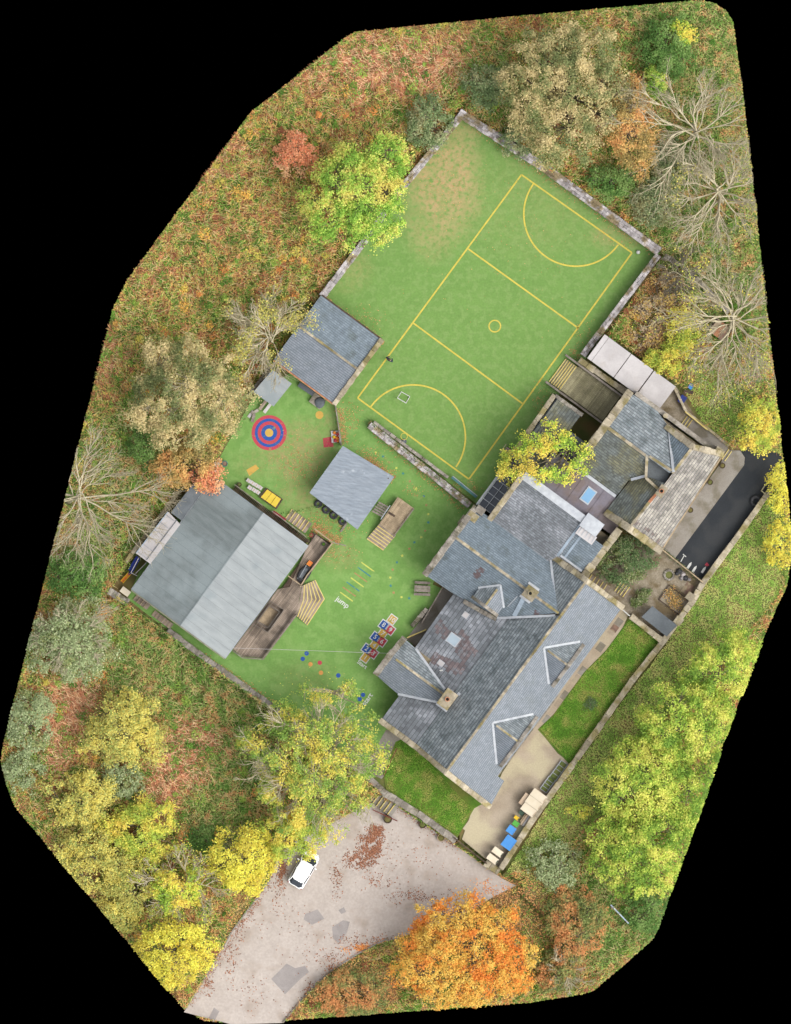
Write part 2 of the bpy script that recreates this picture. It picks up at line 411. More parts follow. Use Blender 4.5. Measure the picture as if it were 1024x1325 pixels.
# ------------------------------------------------------------------ ground
SITE = [(597, 140), (860, 328), (786, 432), (882, 500), (908, 545), (948, 580), (966, 574), (1012, 588), (1010, 622), (905, 762), (862, 834),
        (738, 995), (652, 1134), (590, 1092), (500, 1030), (400, 950), (262, 852), (143, 764), (163, 735), (235, 636), (285, 588), (320, 512), (414, 380), (518, 243)]
PARK = [(478, 1040), (500, 1034), (590, 1094), (650, 1137), (668, 1146), (640, 1160), (590, 1190), (520, 1213), (488, 1222), (462, 1236), (425, 1260), (393, 1292), (366, 1324),
        (300, 1326), (238, 1310), (252, 1288), (300, 1205), (350, 1138), (362, 1100), (420, 1070)]
LOW = [(-60, 690), (143, 768), (262, 857), (400, 955), (500, 1036), (590, 1096), (652, 1138), (700, 1180), (780, 1330), (780, 1420), (-60, 1420)]
ZLOW = -0.85
def zground(px, py):
    px = np.asarray(px, float); py = np.asarray(py, float)
    z = 0.55 * (fbm(px / 70.0, py / 70.0) - 0.5) + 0.12
    z = np.where(inpoly(px, py, LOW), z + ZLOW, z)
    z = np.where(inpoly(px, py, SITE), -0.09, z)
    near = np.zeros(px.shape, bool)
    for dx, dy in ((0, 0), (8, 0), (-8, 0), (0, 8), (0, -8), (6, 6), (-6, -6), (6, -6), (-6, 6)): near |= inpoly(px + dx, py + dy, PARK)
    z = np.where(near, np.minimum(z, ZLOW - 0.09), z)
    return z
def grid_sheet(name, poly, cell, zf, mat, attr=None, parent=None, **tags):
    xs = [p[0] for p in poly]; ys = [p[1] for p in poly]
    x0, y0 = min(xs), min(ys)
    nx = int((max(xs) - x0) / cell) + 1; ny = int((max(ys) - y0) / cell) + 1
    gx = x0 + np.arange(nx + 1) * cell; gy = y0 + np.arange(ny + 1) * cell
    GX, GY = np.meshgrid(gx, gy, indexing='ij')
    ins = inpoly(GX, GY, poly)
    edge = np.zeros((nx, ny), bool)          # cells crossed by the outline
    for i in range(len(poly)):
        a, b = poly[i], poly[(i + 1) % len(poly)]
        n = int(max(abs(a[0] - b[0]), abs(a[1] - b[1])) / (cell * 0.25)) + 2
        t = np.linspace(0, 1, n)
        ix = np.clip(((a[0] + (b[0] - a[0]) * t - x0) / cell).astype(int), 0, nx - 1)
        iy = np.clip(((a[1] + (b[1] - a[1]) * t - y0) / cell).astype(int), 0, ny - 1)
        edge[ix, iy] = True
    V = []; Fc = []; idx = {}
    def vid(x, y):
        k = (round(x, 3), round(y, 3))
        if k not in idx: idx[k] = len(V); V.append((x, y))
        return idx[k]
    for i in range(nx):
        for j in range(ny):
            c = [(gx[i], gy[j]), (gx[i + 1], gy[j]), (gx[i + 1], gy[j + 1]), (gx[i], gy[j + 1])]
            cnt = int(ins[i, j]) + int(ins[i + 1, j]) + int(ins[i, j + 1]) + int(ins[i + 1, j + 1])
            if edge[i, j] or 0 < cnt < 4:
                q = clip_convex(poly, c)
                q = [p for k, p in enumerate(q) if abs(p[0] - q[k - 1][0]) + abs(p[1] - q[k - 1][1]) > 1e-3]
                if len(q) < 3: continue
                f = [vid(*p) for p in ccw(q)]
            elif cnt == 4:
                f = [vid(*p) for p in c]
            else: continue
            f = list(dict.fromkeys(f))
            if len(f) > 2: Fc.append(tuple(f[::-1]))
    P = np.array(V); z = zf(P[:, 0], P[:, 1]) if callable(zf) else np.full(len(P), zf)
    mb = MB(); mb.v = [W(P[k, 0], P[k, 1], z[k]) for k in range(len(P))]; mb.f = Fc
    o = build(mb, name, mat, parent, kind=tags.get('kind'))
    if attr:
        a = o.data.attributes.new(attr[0], 'FLOAT', 'POINT')
        a.data.foreach_set('value', attr[1](P[:, 0], P[:, 1]).astype(np.float32))
    return o
def sheet(name, poly, z, mat, parent=None, kind='structure', thick=0.05):
    mb = MB().prism([W(*p)[:2] for p in poly], z - thick, z)
    return build(mb, name, mat, parent, kind=kind)

grid_sheet('ground', OUTLINE, 6.0, zground, MAT['soil'], kind='structure')

def blobs(L):
    def f(x, y):
        t = np.zeros_like(x)
        for (bx, by, rx, ry, s) in L:
            t = np.maximum(t, s * np.clip(1.25 - ((x - bx) / rx) ** 2 - ((y - by) / ry) ** 2, 0, 1))
        return t * np.clip(0.5 + 1.2 * (fbm(x / 14, y / 14) - 0.25), 0, 1)
    return f
PITCH = [(597, 143), (855, 327), (760, 462), (748, 482), (724, 510), (670, 592), (622, 656), (478, 544), (437, 522), (496, 443), (416, 384)]
PLAY = [(437, 522), (478, 544), (612, 652), (600, 690), (560, 756), (573, 762), (540, 812), (530, 850), (520, 900), (520, 948), (500, 1000), (470, 1012),
        (395, 945), (262, 850), (165, 775), (180, 740), (280, 600), (330, 510), (380, 480)]
pitch = grid_sheet('sports_pitch', PITCH, 6.0, 0.0, MAT['turf'], ('worn', blobs([(575, 235, 55, 85, 1.0), (560, 280, 40, 60, .55), (450, 350, 35, 30, .35), (800, 305, 45, 20, .4), (600, 180, 22, 25, .8), (690, 260, 90, 80, .15)])), kind='structure')
play = grid_sheet('playground', PLAY, 6.0, 0.0, MAT['turf2'], ('worn', blobs([(385, 585, 50, 45, .75), (400, 640, 45, 30, .6), (440, 720, 30, 22, .4), (330, 600, 30, 25, .3), (430, 548, 16, 30, .5), (395, 880, 50, 30, .2)])), kind='structure')
sheet('car_park', PARK, ZLOW, MAT['asphalt'])
for pl in ([(395, 1183), (411, 1177), (420, 1189), (404, 1197), (393, 1190)], [(430, 1200), (444, 1191), (453, 1193), (449, 1207), (439, 1222), (431, 1214)],
           [(351, 1267), (371, 1247), (382, 1253), (395, 1250), (400, 1258), (388, 1268), (369, 1287)], [(438, 1178), (445, 1174), (448, 1180), (442, 1183)],
           [(270, 1318), (277, 1304), (284, 1309), (277, 1323)]):
    sheet('asphalt_patch', pl, ZLOW + 0.006, MAT['patch'], bpy.data.objects['car_park'], None, 0.02)
# paving and yards
sheet('paved_path', [(598, 1086), (612, 1046), (634, 1036), (650, 1000), (700, 925), (760, 835), (800, 786), (814, 794), (806, 812), (784, 842), (756, 870), (716, 925), (697, 944), (722, 975), (739, 988), (646, 1126)], 0.0, MAT['flags'])
sheet('front_lawn', [(806, 812), (815, 800), (856, 832), (738, 990), (724, 975), (696, 944), (716, 925), (756, 870), (784, 842)], 0.03, MAT['lawn'])
sheet('side_lawn', [(512, 960), (545, 945), (600, 1005), (632, 1036), (614, 1046), (592, 1084), (545, 1056), (500, 1022), (496, 1000)], 0.03, MAT['lawn'])
sheet('garden_yard', [(752, 750), (798, 690), (812, 700), (858, 712), (909, 752), (898, 780), (860, 830), (812, 794)], 0.0, MAT['gravel'])
sheet('tarmac_yard', [(874, 722), (964, 600), (958, 578), (985, 572), (1012, 590), (1008, 622), (909, 752)], 0.0, MAT['tarmac'])
sheet('concrete_path', [(856, 708), (932, 600), (942, 582), (958, 583), (964, 592), (963, 602), (874, 722)], 0.02, MAT['concrete'])
sheet('concrete_ramp', [(890, 548), (898, 545), (925, 560), (943, 580), (936, 590), (915, 582), (895, 566)], 0.04, MAT['concrete'])
sheet('north_yard', [(852, 530), (875, 500), (905, 546), (890, 560), (860, 545)], 0.0, MAT['gravel'])
sheet('entrance_path', [(486, 968), (500, 944), (524, 952), (508, 990), (494, 1008), (474, 998)], 0.012, MAT['concrete'])
# joints in the paving: each flagged bay is a slab of its own
path = bpy.data.objects['paved_path']
for U0, U1, V0, V1 in ((-44, -8, 62, 104), (-8, 28, 76, 104), (28, 64, 70, 104), (64, 100, 60, 104)):
    mb = MB().prism([FW(a, b)[:2] for a, b in ((U0, V0), (U1 - 1, V0), (U1 - 1, V1 - 1), (U0, V1 - 1))], 0.002, 0.012)
    build(mb, 'paving_slab', MAT['flags'], path)
for k in range(14):
    U0 = 128 + k * 13
    mb = MB().prism([FW(a, b)[:2] for a, b in ((U0, 62), (U0 + 12, 62), (U0 + 12, 71), (U0, 71))], 0.002, 0.016)
    build(mb, 'paving_slab', MAT['flags'] if k % 3 else MAT['concrete'], path)
# kerbs of the car park drive
def kerb(pts, label):
    mb = MB()
    r = empty('kerb', W(pts[0][0], pts[0][1], ZLOW), label, 'kerb')
    for a, b in zip(pts[:-1], pts[1:]):
        d = math.dist(a, b); n = max(1, round(d / 12))
        for i in range(n):
            p = (a[0] + (b[0] - a[0]) * (i + .04) / n, a[1] + (b[1] - a[1]) * (i + .04) / n)
            q = (a[0] + (b[0] - a[0]) * (i + .96) / n, a[1] + (b[1] - a[1]) * (i + .96) / n)
            build(MB().bar(W(*p, ZLOW + .02), W(*q, ZLOW + .02), .16, .26), 'kerb_stone', MAT['concrete'], r)
kerb([(366, 1324), (393, 1291), (425, 1259), (462, 1235), (488, 1221), (502, 1215)], 'curved stone kerb along the orange maple bank')
kerb([(240, 1306), (252, 1288), (300, 1206), (350, 1138)], 'straight stone kerb along the left edge of the drive')

# ------------------------------------------------------------------ painted markings on the pitch and playground
def strip_poly(pts, wpx):                   # polyline -> ribbon polygon list (quads) in photo px
    q = []
    for a, b in zip(pts[:-1], pts[1:]):
        d = math.dist(a, b); nx, ny = -(b[1] - a[1]) / d * wpx / 2, (b[0] - a[0]) / d * wpx / 2
        q.append([(a[0] + nx, a[1] + ny), (b[0] + nx, b[1] + ny), (b[0] - nx, b[1] - ny), (a[0] - nx, a[1] - ny)])
    return q
def paint(name, polys, z, mat, parent):
    mb = MB()
    for p in polys: mb.prism([W(*c)[:2] for c in p], z - 0.003, z)
    return build(mb, name, mat, parent)
def arc_ribbon(c, r, a0, a1, wpx, n=48):
    v = []; 
    for i in range(n + 1):
        t = a0 + (a1 - a0) * i / n
        v.append((c[0] + (r + wpx / 2) * math.cos(t), c[1] + (r + wpx / 2) * math.sin(t)))
    for i in range(n, -1, -1):
        t = a0 + (a1 - a0) * i / n
        v.append((c[0] + (r - wpx / 2) * math.cos(t), c[1] + (r - wpx / 2) * math.sin(t)))
    return v
def ring(name, c, r, wpx, a0, a1, z, mat, parent, n=48):
    mb = MB(); vs = []; full = abs(a1 - a0) > 6.28
    for i in range(n + 1):
        t = a0 + (a1 - a0) * i / n
        for rr in (r - wpx / 2, r + wpx / 2): vs.append(W(c[0] + rr * math.cos(t), c[1] + rr * math.sin(t), z))
    mb.add(vs, [(2 * i, 2 * i + 1, 2 * i + 3, 2 * i + 2) for i in range(n)])
    return build(mb, name, mat, parent)
LW = 2.0
A_, B_, C_, D_ = (675, 226), (818, 327), (607, 620), (463, 515)
for i, (a, b) in enumerate(((A_, B_), (B_, C_), (C_, D_), (D_, A_), ((606, 322), (749, 425)), ((535, 418), (676, 522)))):
    paint('painted_line', strip_poly([a, b], LW), 0.006 + 0.003 * (i % 3), MAT['line'], pitch)
ring('painted_circle', (640.5, 422), 7.5, LW * .8, 0, 2 * math.pi, 0.006, MAT['line'], pitch)
ring('painted_arc', (745.5, 277), 67.5, LW, math.atan2(-40, -55.5), math.atan2(-40, -55.5) - math.pi, 0.013, MAT['line'], pitch)
ring('painted_arc', (535, 565.5), 67.5, LW, math.atan2(-38.5, -55), math.atan2(-38.5, -55) + math.pi, 0.013, MAT['line'], pitch)

def text(body, px, py, size, ang, z, mat, parent, name='lettering'):
    c = bpy.data.curves.new(name, 'FONT'); c.body = body; c.size = size; c.align_x = 'CENTER'; c.align_y = 'CENTER'
    c.extrude = 0.002; c.offset = 0.012 * size
    t_ = bpy.data.objects.new('text_shape', c); COL.objects.link(t_); c.materials.append(mat)
    me = bpy.data.meshes.new_from_object(t_.evaluated_get(bpy.context.evaluated_depsgraph_get()))
    bpy.data.objects.remove(t_); bpy.data.curves.remove(c); me.name = name
    if not me.materials: me.materials.append(mat)
    o = bpy.data.objects.new(name, me); COL.objects.link(o); o.parent = parent
    off = OFF[parent.name]; p = W(px, py, z)
    o.location = (p[0] - off[0], p[1] - off[1], p[2] - off[2]); o.rotation_euler = (0, 0, ang); OFF[o.name] = off
    return o
# hopscotch
hop = empty('hopscotch', W(490, 830, 0), 'painted hopscotch grid of numbered blue, red and gold squares', 'hopscotch')
def hsq(cx, cy, mat, num, ang=AV):
    hu, hv = 6.2, 5.6
    def rect(k):
        return [(cx + a * k * hu * UX + b * k * hv * VX, cy + a * k * hu * UY + b * k * hv * VY) for a, b in ((-1, -1), (1, -1), (1, 1), (-1, 1))]
    s = paint('hopscotch_square', [rect(1.0)], 0.006, MAT['white'], hop)
    paint('square_fill', [rect(0.8)], 0.010, mat, s)
    text(num, cx, cy, 0.72, ang, 0.013, MAT['white'], s, 'number')
def Q(cx, cy): return (440 + cx / 8.83, 780 + cy / 8.83)
for n_, cx, cy, mt in (('1', 292, 627, 'p_gold'), ('2', 305, 525, 'p_blue'), ('3', 382, 580, 'p_red'), ('4', 393, 487, 'p_gold'), ('5', 404, 390, 'p_blue'),
                       ('6', 480, 444, 'p_red'), ('7', 489, 352, 'p_gold'), ('8', 500, 253, 'p_blue'), ('9', 576, 310, 'p_red'), ('10', 597, 192, 'p_gold')):
    hsq(*Q(cx, cy), MAT[mt], n_)
text('Start', *Q(255, 705), 0.62, AV, 0.006, MAT['white'], hop)
# jump ladder
jl = empty('jump_ladder', W(460, 758, 0), 'painted jump ladder of yellow, blue and worn red bars', 'floor marking')
for i, (x, y, mt) in enumerate(((476, 733.5, 'p_yellow'), (471.5, 740, 'p_blueworn'), (467, 747, 'p_redworn'), (462.5, 753.5, 'p_yellow'), (457, 759, 'p_blueworn'), (452, 765.5, 'p_redworn'), (448.5, 772, 'p_yellow'))):
    paint('ladder_bar', strip_poly([(x - 8.3, y - 6.0), (x + 8.3, y + 6.0)], 1.5), 0.006, MAT[mt], jl)
text('jump', 443.5, 779.5, 0.82, AV, 0.006, MAT['white'], jl)
# target rings
tr = empty('target_rings', W(348.5, 560, 0), 'painted red and blue target rings with a yellow centre', 'floor marking')
for r0, r1, mt in ((18.6, 22.8, 'p_red'), (14.8, 18.6, 'p_blue'), (10.4, 14.8, 'p_red'), (5.4, 10.4, 'p_blue')):
    ring('target_ring', (348.5, 560), (r0 + r1) / 2, r1 - r0, 0, 2 * math.pi, 0.006, MAT[mt], tr)
ring('target_centre', (348.5, 560), 2.7, 5.4, 0, 2 * math.pi, 0.006, MAT['p_gold'], tr)
def disc(px, py, r, mat, name='painted_spot', n=14):
    ring(name, (px, py), r / 2, r, 0, 2 * math.pi, 0.006, mat, play, n)
for px, py, mt in ((397, 845.5, 'p_blue'), (392, 852.5, 'p_blue'), (402, 859.5, 'p_orange'), (414, 857.5, 'p_red'), (415.5, 870.5, 'p_orange'), (438, 874, 'p_blue'), (470, 899, 'p_blue'), (465.5, 904.5, 'p_blue')):
    disc(px, py, 2.9, MAT[mt])
disc(413.6, 537, 5.2, MAT['p_gold'])
paint('painted_rectangle', [[(319, 608), (331, 601), (335.5, 606), (323, 616)]], 0.006, MAT['p_gold'], play)
paint('painted_rectangle', [[(418, 567), (430, 565), (432, 578), (419, 579)]], 0.006, MAT['p_red'], play)
text('start', 475.5, 905, 0.8, AU, 0.006, MAT['white'], play)
# trail of little splashes
TR = [(495, 118, 0), (540, 143, 1), (578, 178, 2), (620, 212, 0), (660, 245, 1), (700, 293, 2), (738, 338, 0), (785, 382, 1), (800, 435, 2), (812, 490, 0), (812, 540, 1), (793, 590, 2),
      (770, 628, 0), (728, 660, 1), (697, 698, 2), (655, 740, 0), (622, 780, 1), (597, 825, 2), (583, 872, 0), (585, 922, 1), (603, 962, 2), (650, 990, 0), (697, 997, 1)]
for i, (x, y, k) in enumerate(TR):
    px, py = 380 + x / 4.655, 560 + y / 4.655
    pts = []; n = 10; ph = random.random() * 6; r = 2.9 if i == 6 else 2.2
    for j in range(n):
        rr = r * (1.0 if j % 2 == 0 else 0.5) * random.uniform(.8, 1.15)
        pts.append((px + rr * math.cos(ph + j * 2 * math.pi / n), py + rr * math.sin(ph + j * 2 * math.pi / n)))
    paint('painted_star', [pts], 0.006, MAT[('p_yellow', 'p_blueworn', 'p_redworn')[k]], play)

# ------------------------------------------------------------------ stones, walls, fences, steps
STONES = {}
def stone_mesh(mat, k):
    key = (mat.name, k)
    if key not in STONES:
        rr = random.Random(k * 13 + len(STONES))
        j = lambda a: rr.uniform(-a, a)
        vs = [(x + j(.05), y + j(.06), -0.5) for x, y in ((-.49, -.5), (.49, -.5), (.49, .5), (-.49, .5))]
        vs += [(x + j(.05), y + j(.06), .3 + j(.08)) for x, y in ((-.49, -.5), (.49, -.5), (.49, .5), (-.49, .5))]
        vs += [(x + j(.05), y + j(.06), .5 + j(.14)) for x, y in ((-.42, -.38), (.42, -.38), (.42, .38), (-.42, .38))]
        fs = [(3, 2, 1, 0), (0, 1, 5, 4), (1, 2, 6, 5), (2, 3, 7, 6), (3, 0, 4, 7), (4, 5, 9, 8), (5, 6, 10, 9), (6, 7, 11, 10), (7, 4, 8, 11), (8, 9, 10, 11)]
        me = bpy.data.meshes.new('stone'); me.from_pydata(vs, [], fs); me.materials.append(mat)
        STONES[key] = me
    return STONES[key]
def stone(name, a, b, wd, th, mat, parent):
    a = Vector(a); b = Vector(b); d = b - a; L = d.length; d.normalize()
    sd = Vector((0, 0, 1)).cross(d).normalized(); up = d.cross(sd)
    me = stone_mesh(mat, random.randrange(6))
    o = bpy.data.objects.new(name, me); COL.objects.link(o)
    m = Matrix((d, sd, up)).transposed().to_4x4()
    m.translation = (a + b) / 2 - OFF[parent.name]
    o.parent = parent
    o.matrix_basis = m @ Matrix.Diagonal((L * random.choice((1, -1)) if False else L, wd, th, 1))
    OFF[o.name] = OFF[parent.name]
    return o
def stone_run(name, a, b, wd, th, ln, mat, parent, rows=1):
    a = Vector(a); b = Vector(b); L = (b - a).length
    sd = Vector((0, 0, 1)).cross((b - a).normalized()).normalized()
    for r in range(rows):
        t = 0.0; first = True
        off = sd * ((r - (rows - 1) / 2) * wd / rows)
        while t < L - 0.05:
            l = ln * random.uniform(.7, 1.35) * (0.5 if first and r % 2 else 1); first = False
            e = min(L, t + l)
            if L - e < ln * .4: e = L
            p = a + (b - a) * (t / L) + off; q = a + (b - a) * (e / L) + off
            stone(name, p, q, wd / rows * random.uniform(.92, 1.06), th * random.uniform(.85, 1.2), mat, parent)
            t = e
def wall(label, pts, width, h, z0, ln, mat, cop, rows=1, th=.16, name='stone_wall', over=1.06):
    r = empty(name, W(pts[0][0], pts[0][1], z0), label, 'wall')
    mb = MB()
    for a, b in zip(pts[:-1], pts[1:]):
        ax, bx = Vector(W(*a)), Vector(W(*b)); d = (bx - ax).normalized() * (width * .3)
        A, B = ax - d * 0, bx + d * 0
        mb.bar((A[0], A[1], z0 + h / 2 - .1), (B[0], B[1], z0 + h / 2 - .1), width * .9, h + .2)
    build(mb, 'wall_body', mat, r)
    for a, b in zip(pts[:-1], pts[1:]):
        stone_run('coping_stone', W(a[0], a[1], z0 + h + th * .35), W(b[0], b[1], z0 + h + th * .35), width * over, th, ln, cop, r, rows)
    return r
wall('broad rubble stone wall along the upper right edge of the pitch', [(594, 146), (704, 217), (853, 326)], .95, 1.5, -.1, .55, MAT['wall'], MAT['rubble'], 3, .14)
wall('rubble stone wall along the upper left edge of the pitch', [(597, 150), (520, 244), (470, 315), (417, 384)], .72, 1.5, -.1, .55, MAT['wall'], MAT['rubble'], 2, .14)
wall('pale topped wall between pitch corner and deck bridge', [(852, 330), (754, 460)], .66, 1.5, -.1, .6, MAT['wall'], MAT['rubble'], 2)
wall('broken wall running through shrubs beyond the pitch corner', [(860, 331), (886, 347), (912, 372), (943, 405)], .55, .8, 0, .6, MAT['wall'], MAT['coping'], 1)
wall('low wall around the woodland edge of the playground', [(217, 815), (262, 849), (330, 898), (396, 944), (470, 1000), (503, 1030)], .62, 1.0, -.5, .8, MAT['wall'], MAT['coping'], 1)
wall('stump of wall beside the pale bin behind the classroom', [(141, 764), (166, 780)], .75, .9, -.4, .6, MAT['wall'], MAT['coping'], 1)
wall('curved wall between the car park and the side lawn', [(497, 1026), (540, 1052), (566, 1070), (590, 1088)], .7, 1.2, -.8, .8, MAT['wall'], MAT['coping'], 1)
wall('long straight wall between front lawn and grass verge', [(648, 1124), (692, 1056), (741, 989), (822, 875), (858, 830), (898, 775), (909, 755)], .62, 1.0, -.1, 1.05, MAT['wall'], MAT['coping_pale'], 1)
wall('straight wall along the outer side of the tarmac yard', [(909, 755), (955, 693), (998, 632)], .6, 1.0, -.1, 1.05, MAT['wall'], MAT['coping_pale'], 1)
wall('short wall between front lawn and garden yard', [(816, 797), (857, 829)], .6, 1.0, -.1, .9, MAT['wall'], MAT['coping_pale'], 1)
wall('mossy wall behind the polycarbonate lean-to', [(163, 727), (200, 678), (233, 634)], .42, 1.3, -.1, .9, MAT['wall'], MAT['coping_pale'], 1)
wall('thin wall beside the small felted shelter', [(322, 512), (340, 490), (357, 468)], .4, 1.3, -.1, .8, MAT['wall'], MAT['coping'], 1)
wall('retaining wall above the north ramp', [(872, 500), (888, 533), (918, 556), (943, 577)], .3, .7, 0, .8, MAT['wall'], MAT['coping_pale'], 1)
wall('stone end pier block by the wheelie bins', [(628, 1116), (646, 1128)], .8, 1.2, -.8, .8, MAT['wall'], MAT['coping_pale'], 1)
# double planter wall between pitch and playground
dw = wall('rough planted double wall between pitch and playground', [(478, 550), (545, 603), (608, 654)], .72, 1.05, -.1, .5, MAT['wall'], MAT['rubble'], 2, .16)
stone_run('coping_stone', W(484, 546, .95), W(580, 618, .95), .34, .16, .7, MAT['coping'], dw)
build(MB().bar(W(484, 546, .4), W(580, 618, .4), .3, .95), 'wall_body', MAT['wall'], dw)
build(MB().bar(W(478, 546, .42), W(606, 650, .42), .5, .85), 'soil_bed', MAT['soil'], dw)
# gate piers on the long wall
for px, py, lb in ((893, 772, 'square stone gate pier nearest the tarmac yard'), (878, 803, 'square stone gate pier beside the grey shed')):
    e = empty('gate_pier', W(px, py), lb, 'pier', 'gate piers on the long wall')
    build(MB().box(W(px, py, -.1), .72, .72, 1.5, AU), 'shaft', MAT['wall'], e)
    build(MB().box(W(px, py, 1.4), .88, .88, .14, AU), 'cap', MAT['coping_pale'], e)

def fence(label, a, b, h, z0, mat, n, name='timber_fence', rails=(.25, .85), cat='fence', posts=4):
    r = empty(name, W(a[0], a[1], z0), label, cat)
    A = Vector(W(*a, z0)); B = Vector(W(*b, z0))
    for i in range(posts):
        p = A + (B - A) * (i / (posts - 1))
        build(MB().box(tuple(p), .11, .11, h + .08, AV), 'post', mat, r)
    for t in rails:
        build(MB().bar(A + Vector((0, 0, h * t)), B + Vector((0, 0, h * t)), .05, .09), 'rail', mat, r)
    mb = MB()
    for i in range(n):
        p = A + (B - A) * ((i + .5) / n)
        mb.box((p[0], p[1], z0 + .05), .07, .07, h - .05, AV)
    build(mb, 'pales', mat, r, kind='stuff')
    build(MB().bar(A + Vector((0, 0, h + .03)), B + Vector((0, 0, h + .03)), .13, .05), 'top_rail', mat, r)
    return r
fence('pale rail fence between garden yard and tarmac yard', (857, 711), (909, 753), 1.0, 0, MAT['timber'], 36)
fence('iron railing between bin yard and car park', (588, 1084), (630, 1117), 1.1, ZLOW + .5, MAT['timber_dark'], 40, 'iron_railing')
fence('thin dark fence beside the orange toy box', (434, 522), (442, 576), 1.0, 0, MAT['timber_grey'], 34)
fence('yellow topped fence on the yard ledge', (887, 533), (915, 556), .9, .2, MAT['nosing'], 20)
fence('pale handrail along the sunken yard', (573, 760), (546, 806), 1.0, 0, MAT['timber_grey'], 30)

def steps(label, corner, du, dv, n, rise, z0, mat, name='steps', nos=MAT['nosing'], noslip=.09, cat='steps'):
    # corner: px of one end of the lowest edge; du: px vector along the edge; dv: px vector from lowest to highest edge
    r = empty(name, W(corner[0], corner[1], z0), label, cat)
    for i in range(n):
        t0, t1 = i / n, 1.0
        c = [(corner[0] + dv[0] * t + du[0] * s, corner[1] + dv[1] * t + du[1] * s) for t, s in ((t0, 0), (t0, 1), ((i + 1) / n, 1), ((i + 1) / n, 0))]
        st = build(MB().prism([W(*p)[:2] for p in c], z0 - .02, z0 + rise * (i + 1)), 'step', mat, r)
        a, b = W(*c[0], z0 + rise * (i + 1) + .012), W(*c[1], z0 + rise * (i + 1) + .012)
        m = Vector(W(*c[3])) - Vector(W(*c[0])); m = m.normalized() * (noslip / 2)
        build(MB().bar(Vector(a) + m, Vector(b) + m, noslip, .03), 'nosing', nos, st)
    return r
# ------------------------------------------------------------------ school building
def plane(axis, c0, z0, k):
    return lambda U, V: z0 + k * ((U if axis == 'U' else V) - c0)
def slope(root, poly, pl, sw, sh, mat, tint=None, thick=.18, name='roof_slope'):
    """one roof slope: a slab and its slates.  poly in (U,V) px; pl = (axis, c0, z0, k)"""
    poly = ccw(poly); zf = plane(*pl); axis, k = pl[0], pl[3]
    zs = [zf(*p) for p in poly]
    base = build(MB().prism([FW(*p)[:2] for p in poly], [z - thick for z in zs], [z - .02 for z in zs]), name, MAT['joint'], root)
    cosA = 1 / math.sqrt(1 + (k / S) ** 2)
    a = 0 if axis == 'U' else 1                       # slope coordinate index
    lo, hi = min(p[a] for p in poly), max(p[a] for p in poly)
    l2, h2 = min(p[1 - a] for p in poly), max(p[1 - a] for p in poly)
    dh = sh * cosA / S; dw = sw / S
    mb = MB(); tv = []
    n = int((hi - lo) / dh) + 1; jg = (.05 if sh > .29 else .035) / S
    for r in range(n):
        # rows counted from the low edge
        if k > 0: d0 = lo + r * dh + jg; d1 = d0 + dh - jg; low = d0
        else: d1 = hi - r * dh - jg; d0 = d1 - dh + jg; low = d1
        s = l2 - dw * random.random()
        while s < h2:
            e = s + dw * random.uniform(.8, 1.2)
            rect = [(d0, s), (d1, s), (d1, e), (d0, e)] if a == 0 else [(s, d0), (e, d0), (e, d1), (s, d1)]
            s = e + .012 / S
            q = clip_convex(rect, poly)
            if len(q) < 3: continue
            jt = random.uniform(0, .012); m = len(q)
            top = []; bot = []
            for p in q:
                f = 1 - abs(p[a] - low) / dh          # 1 at the low edge of the slate
                z = zf(*p) + jt + .030 * f
                top.append(FW(p[0], p[1], z)); bot.append(FW(p[0], p[1], z - .035))
            mb.add(top + bot, [tuple(range(m - 1, -1, -1))] + [(i, (i + 1) % m, m + (i + 1) % m, m + i) for i in range(m)])
            cx = sum(p[0] for p in q) / m; cy = sum(p[1] for p in q) / m
            tv += [tint(cx, cy) if tint else 0.0] * (2 * m)
    o = build(mb, 'slates', mat, base, kind='stuff')
    at = o.data.attributes.new('tint', 'FLOAT', 'POINT'); at.data.foreach_set('value', np.array(tv, np.float32))
    return base
def fix_normals(o):
    pass
def strip3(parent, name, a, b, wd, mat, lift=.07, th=.05):
    A = Vector(FW(*a)); B = Vector(FW(*b)); l = Vector((0, 0, lift))
    return build(MB().bar(A + l, B + l, wd, th), name, mat, parent)
def ridge(parent, a, b, wd=.3, ln=.45, mat=None, name='ridge_stones'):
    A = Vector(FW(*a)); B = Vector(FW(*b)); L = (B - A).length; n = max(1, int(L / ln)); mb = MB()
    for i in range(n):
        p = A + (B - A) * (i / n) ; q = A + (B - A) * ((i + .95) / n)
        dz = random.uniform(0, .03); w_ = wd * random.uniform(.85, 1.12)
        mb.bar(p + Vector((0, 0, .04 + dz)), q + Vector((0, 0, .04 + dz)), w_, .16)
    return build(mb, name, mat or MAT['coping_pale'], parent, kind='stuff')
def block(root, poly, z1, name='wall', mat=None, z0=-.1):
    zs = z1 if hasattr(z1, '__len__') else z1
    return build(MB().prism([FW(*p)[:2] for p in poly], z0, zs), name, mat or MAT['wall'], root)
def parapet(root, pts, wd, mat=None, th=.18, ln=.8, under=.8):
    """gable parapet following 3-D points (U,V,z): wall under, coping stones on top"""
    mb = MB()
    P = [Vector(FW(*p)) for p in pts]
    for a, b in zip(P[:-1], P[1:]):
        d = (b - a); sd = Vector((-d.y, d.x, 0)).normalized() * (wd * .42)
        q = [a + sd, b + sd, b - sd, a - sd]
        mb.prism([(c.x, c.y) for c in q], [a.z - under, b.z - under, b.z - under, a.z - under], [a.z, b.z, b.z, a.z])
    g = build(mb, 'gable_parapet', MAT['wall'], root)
    for a, b in zip(P[:-1], P[1:]):
        l = Vector((0, 0, th * .4))
        stone_run('coping_stone', a + l, b + l, wd, th, ln, mat or MAT['coping_pale'], g)
    return g
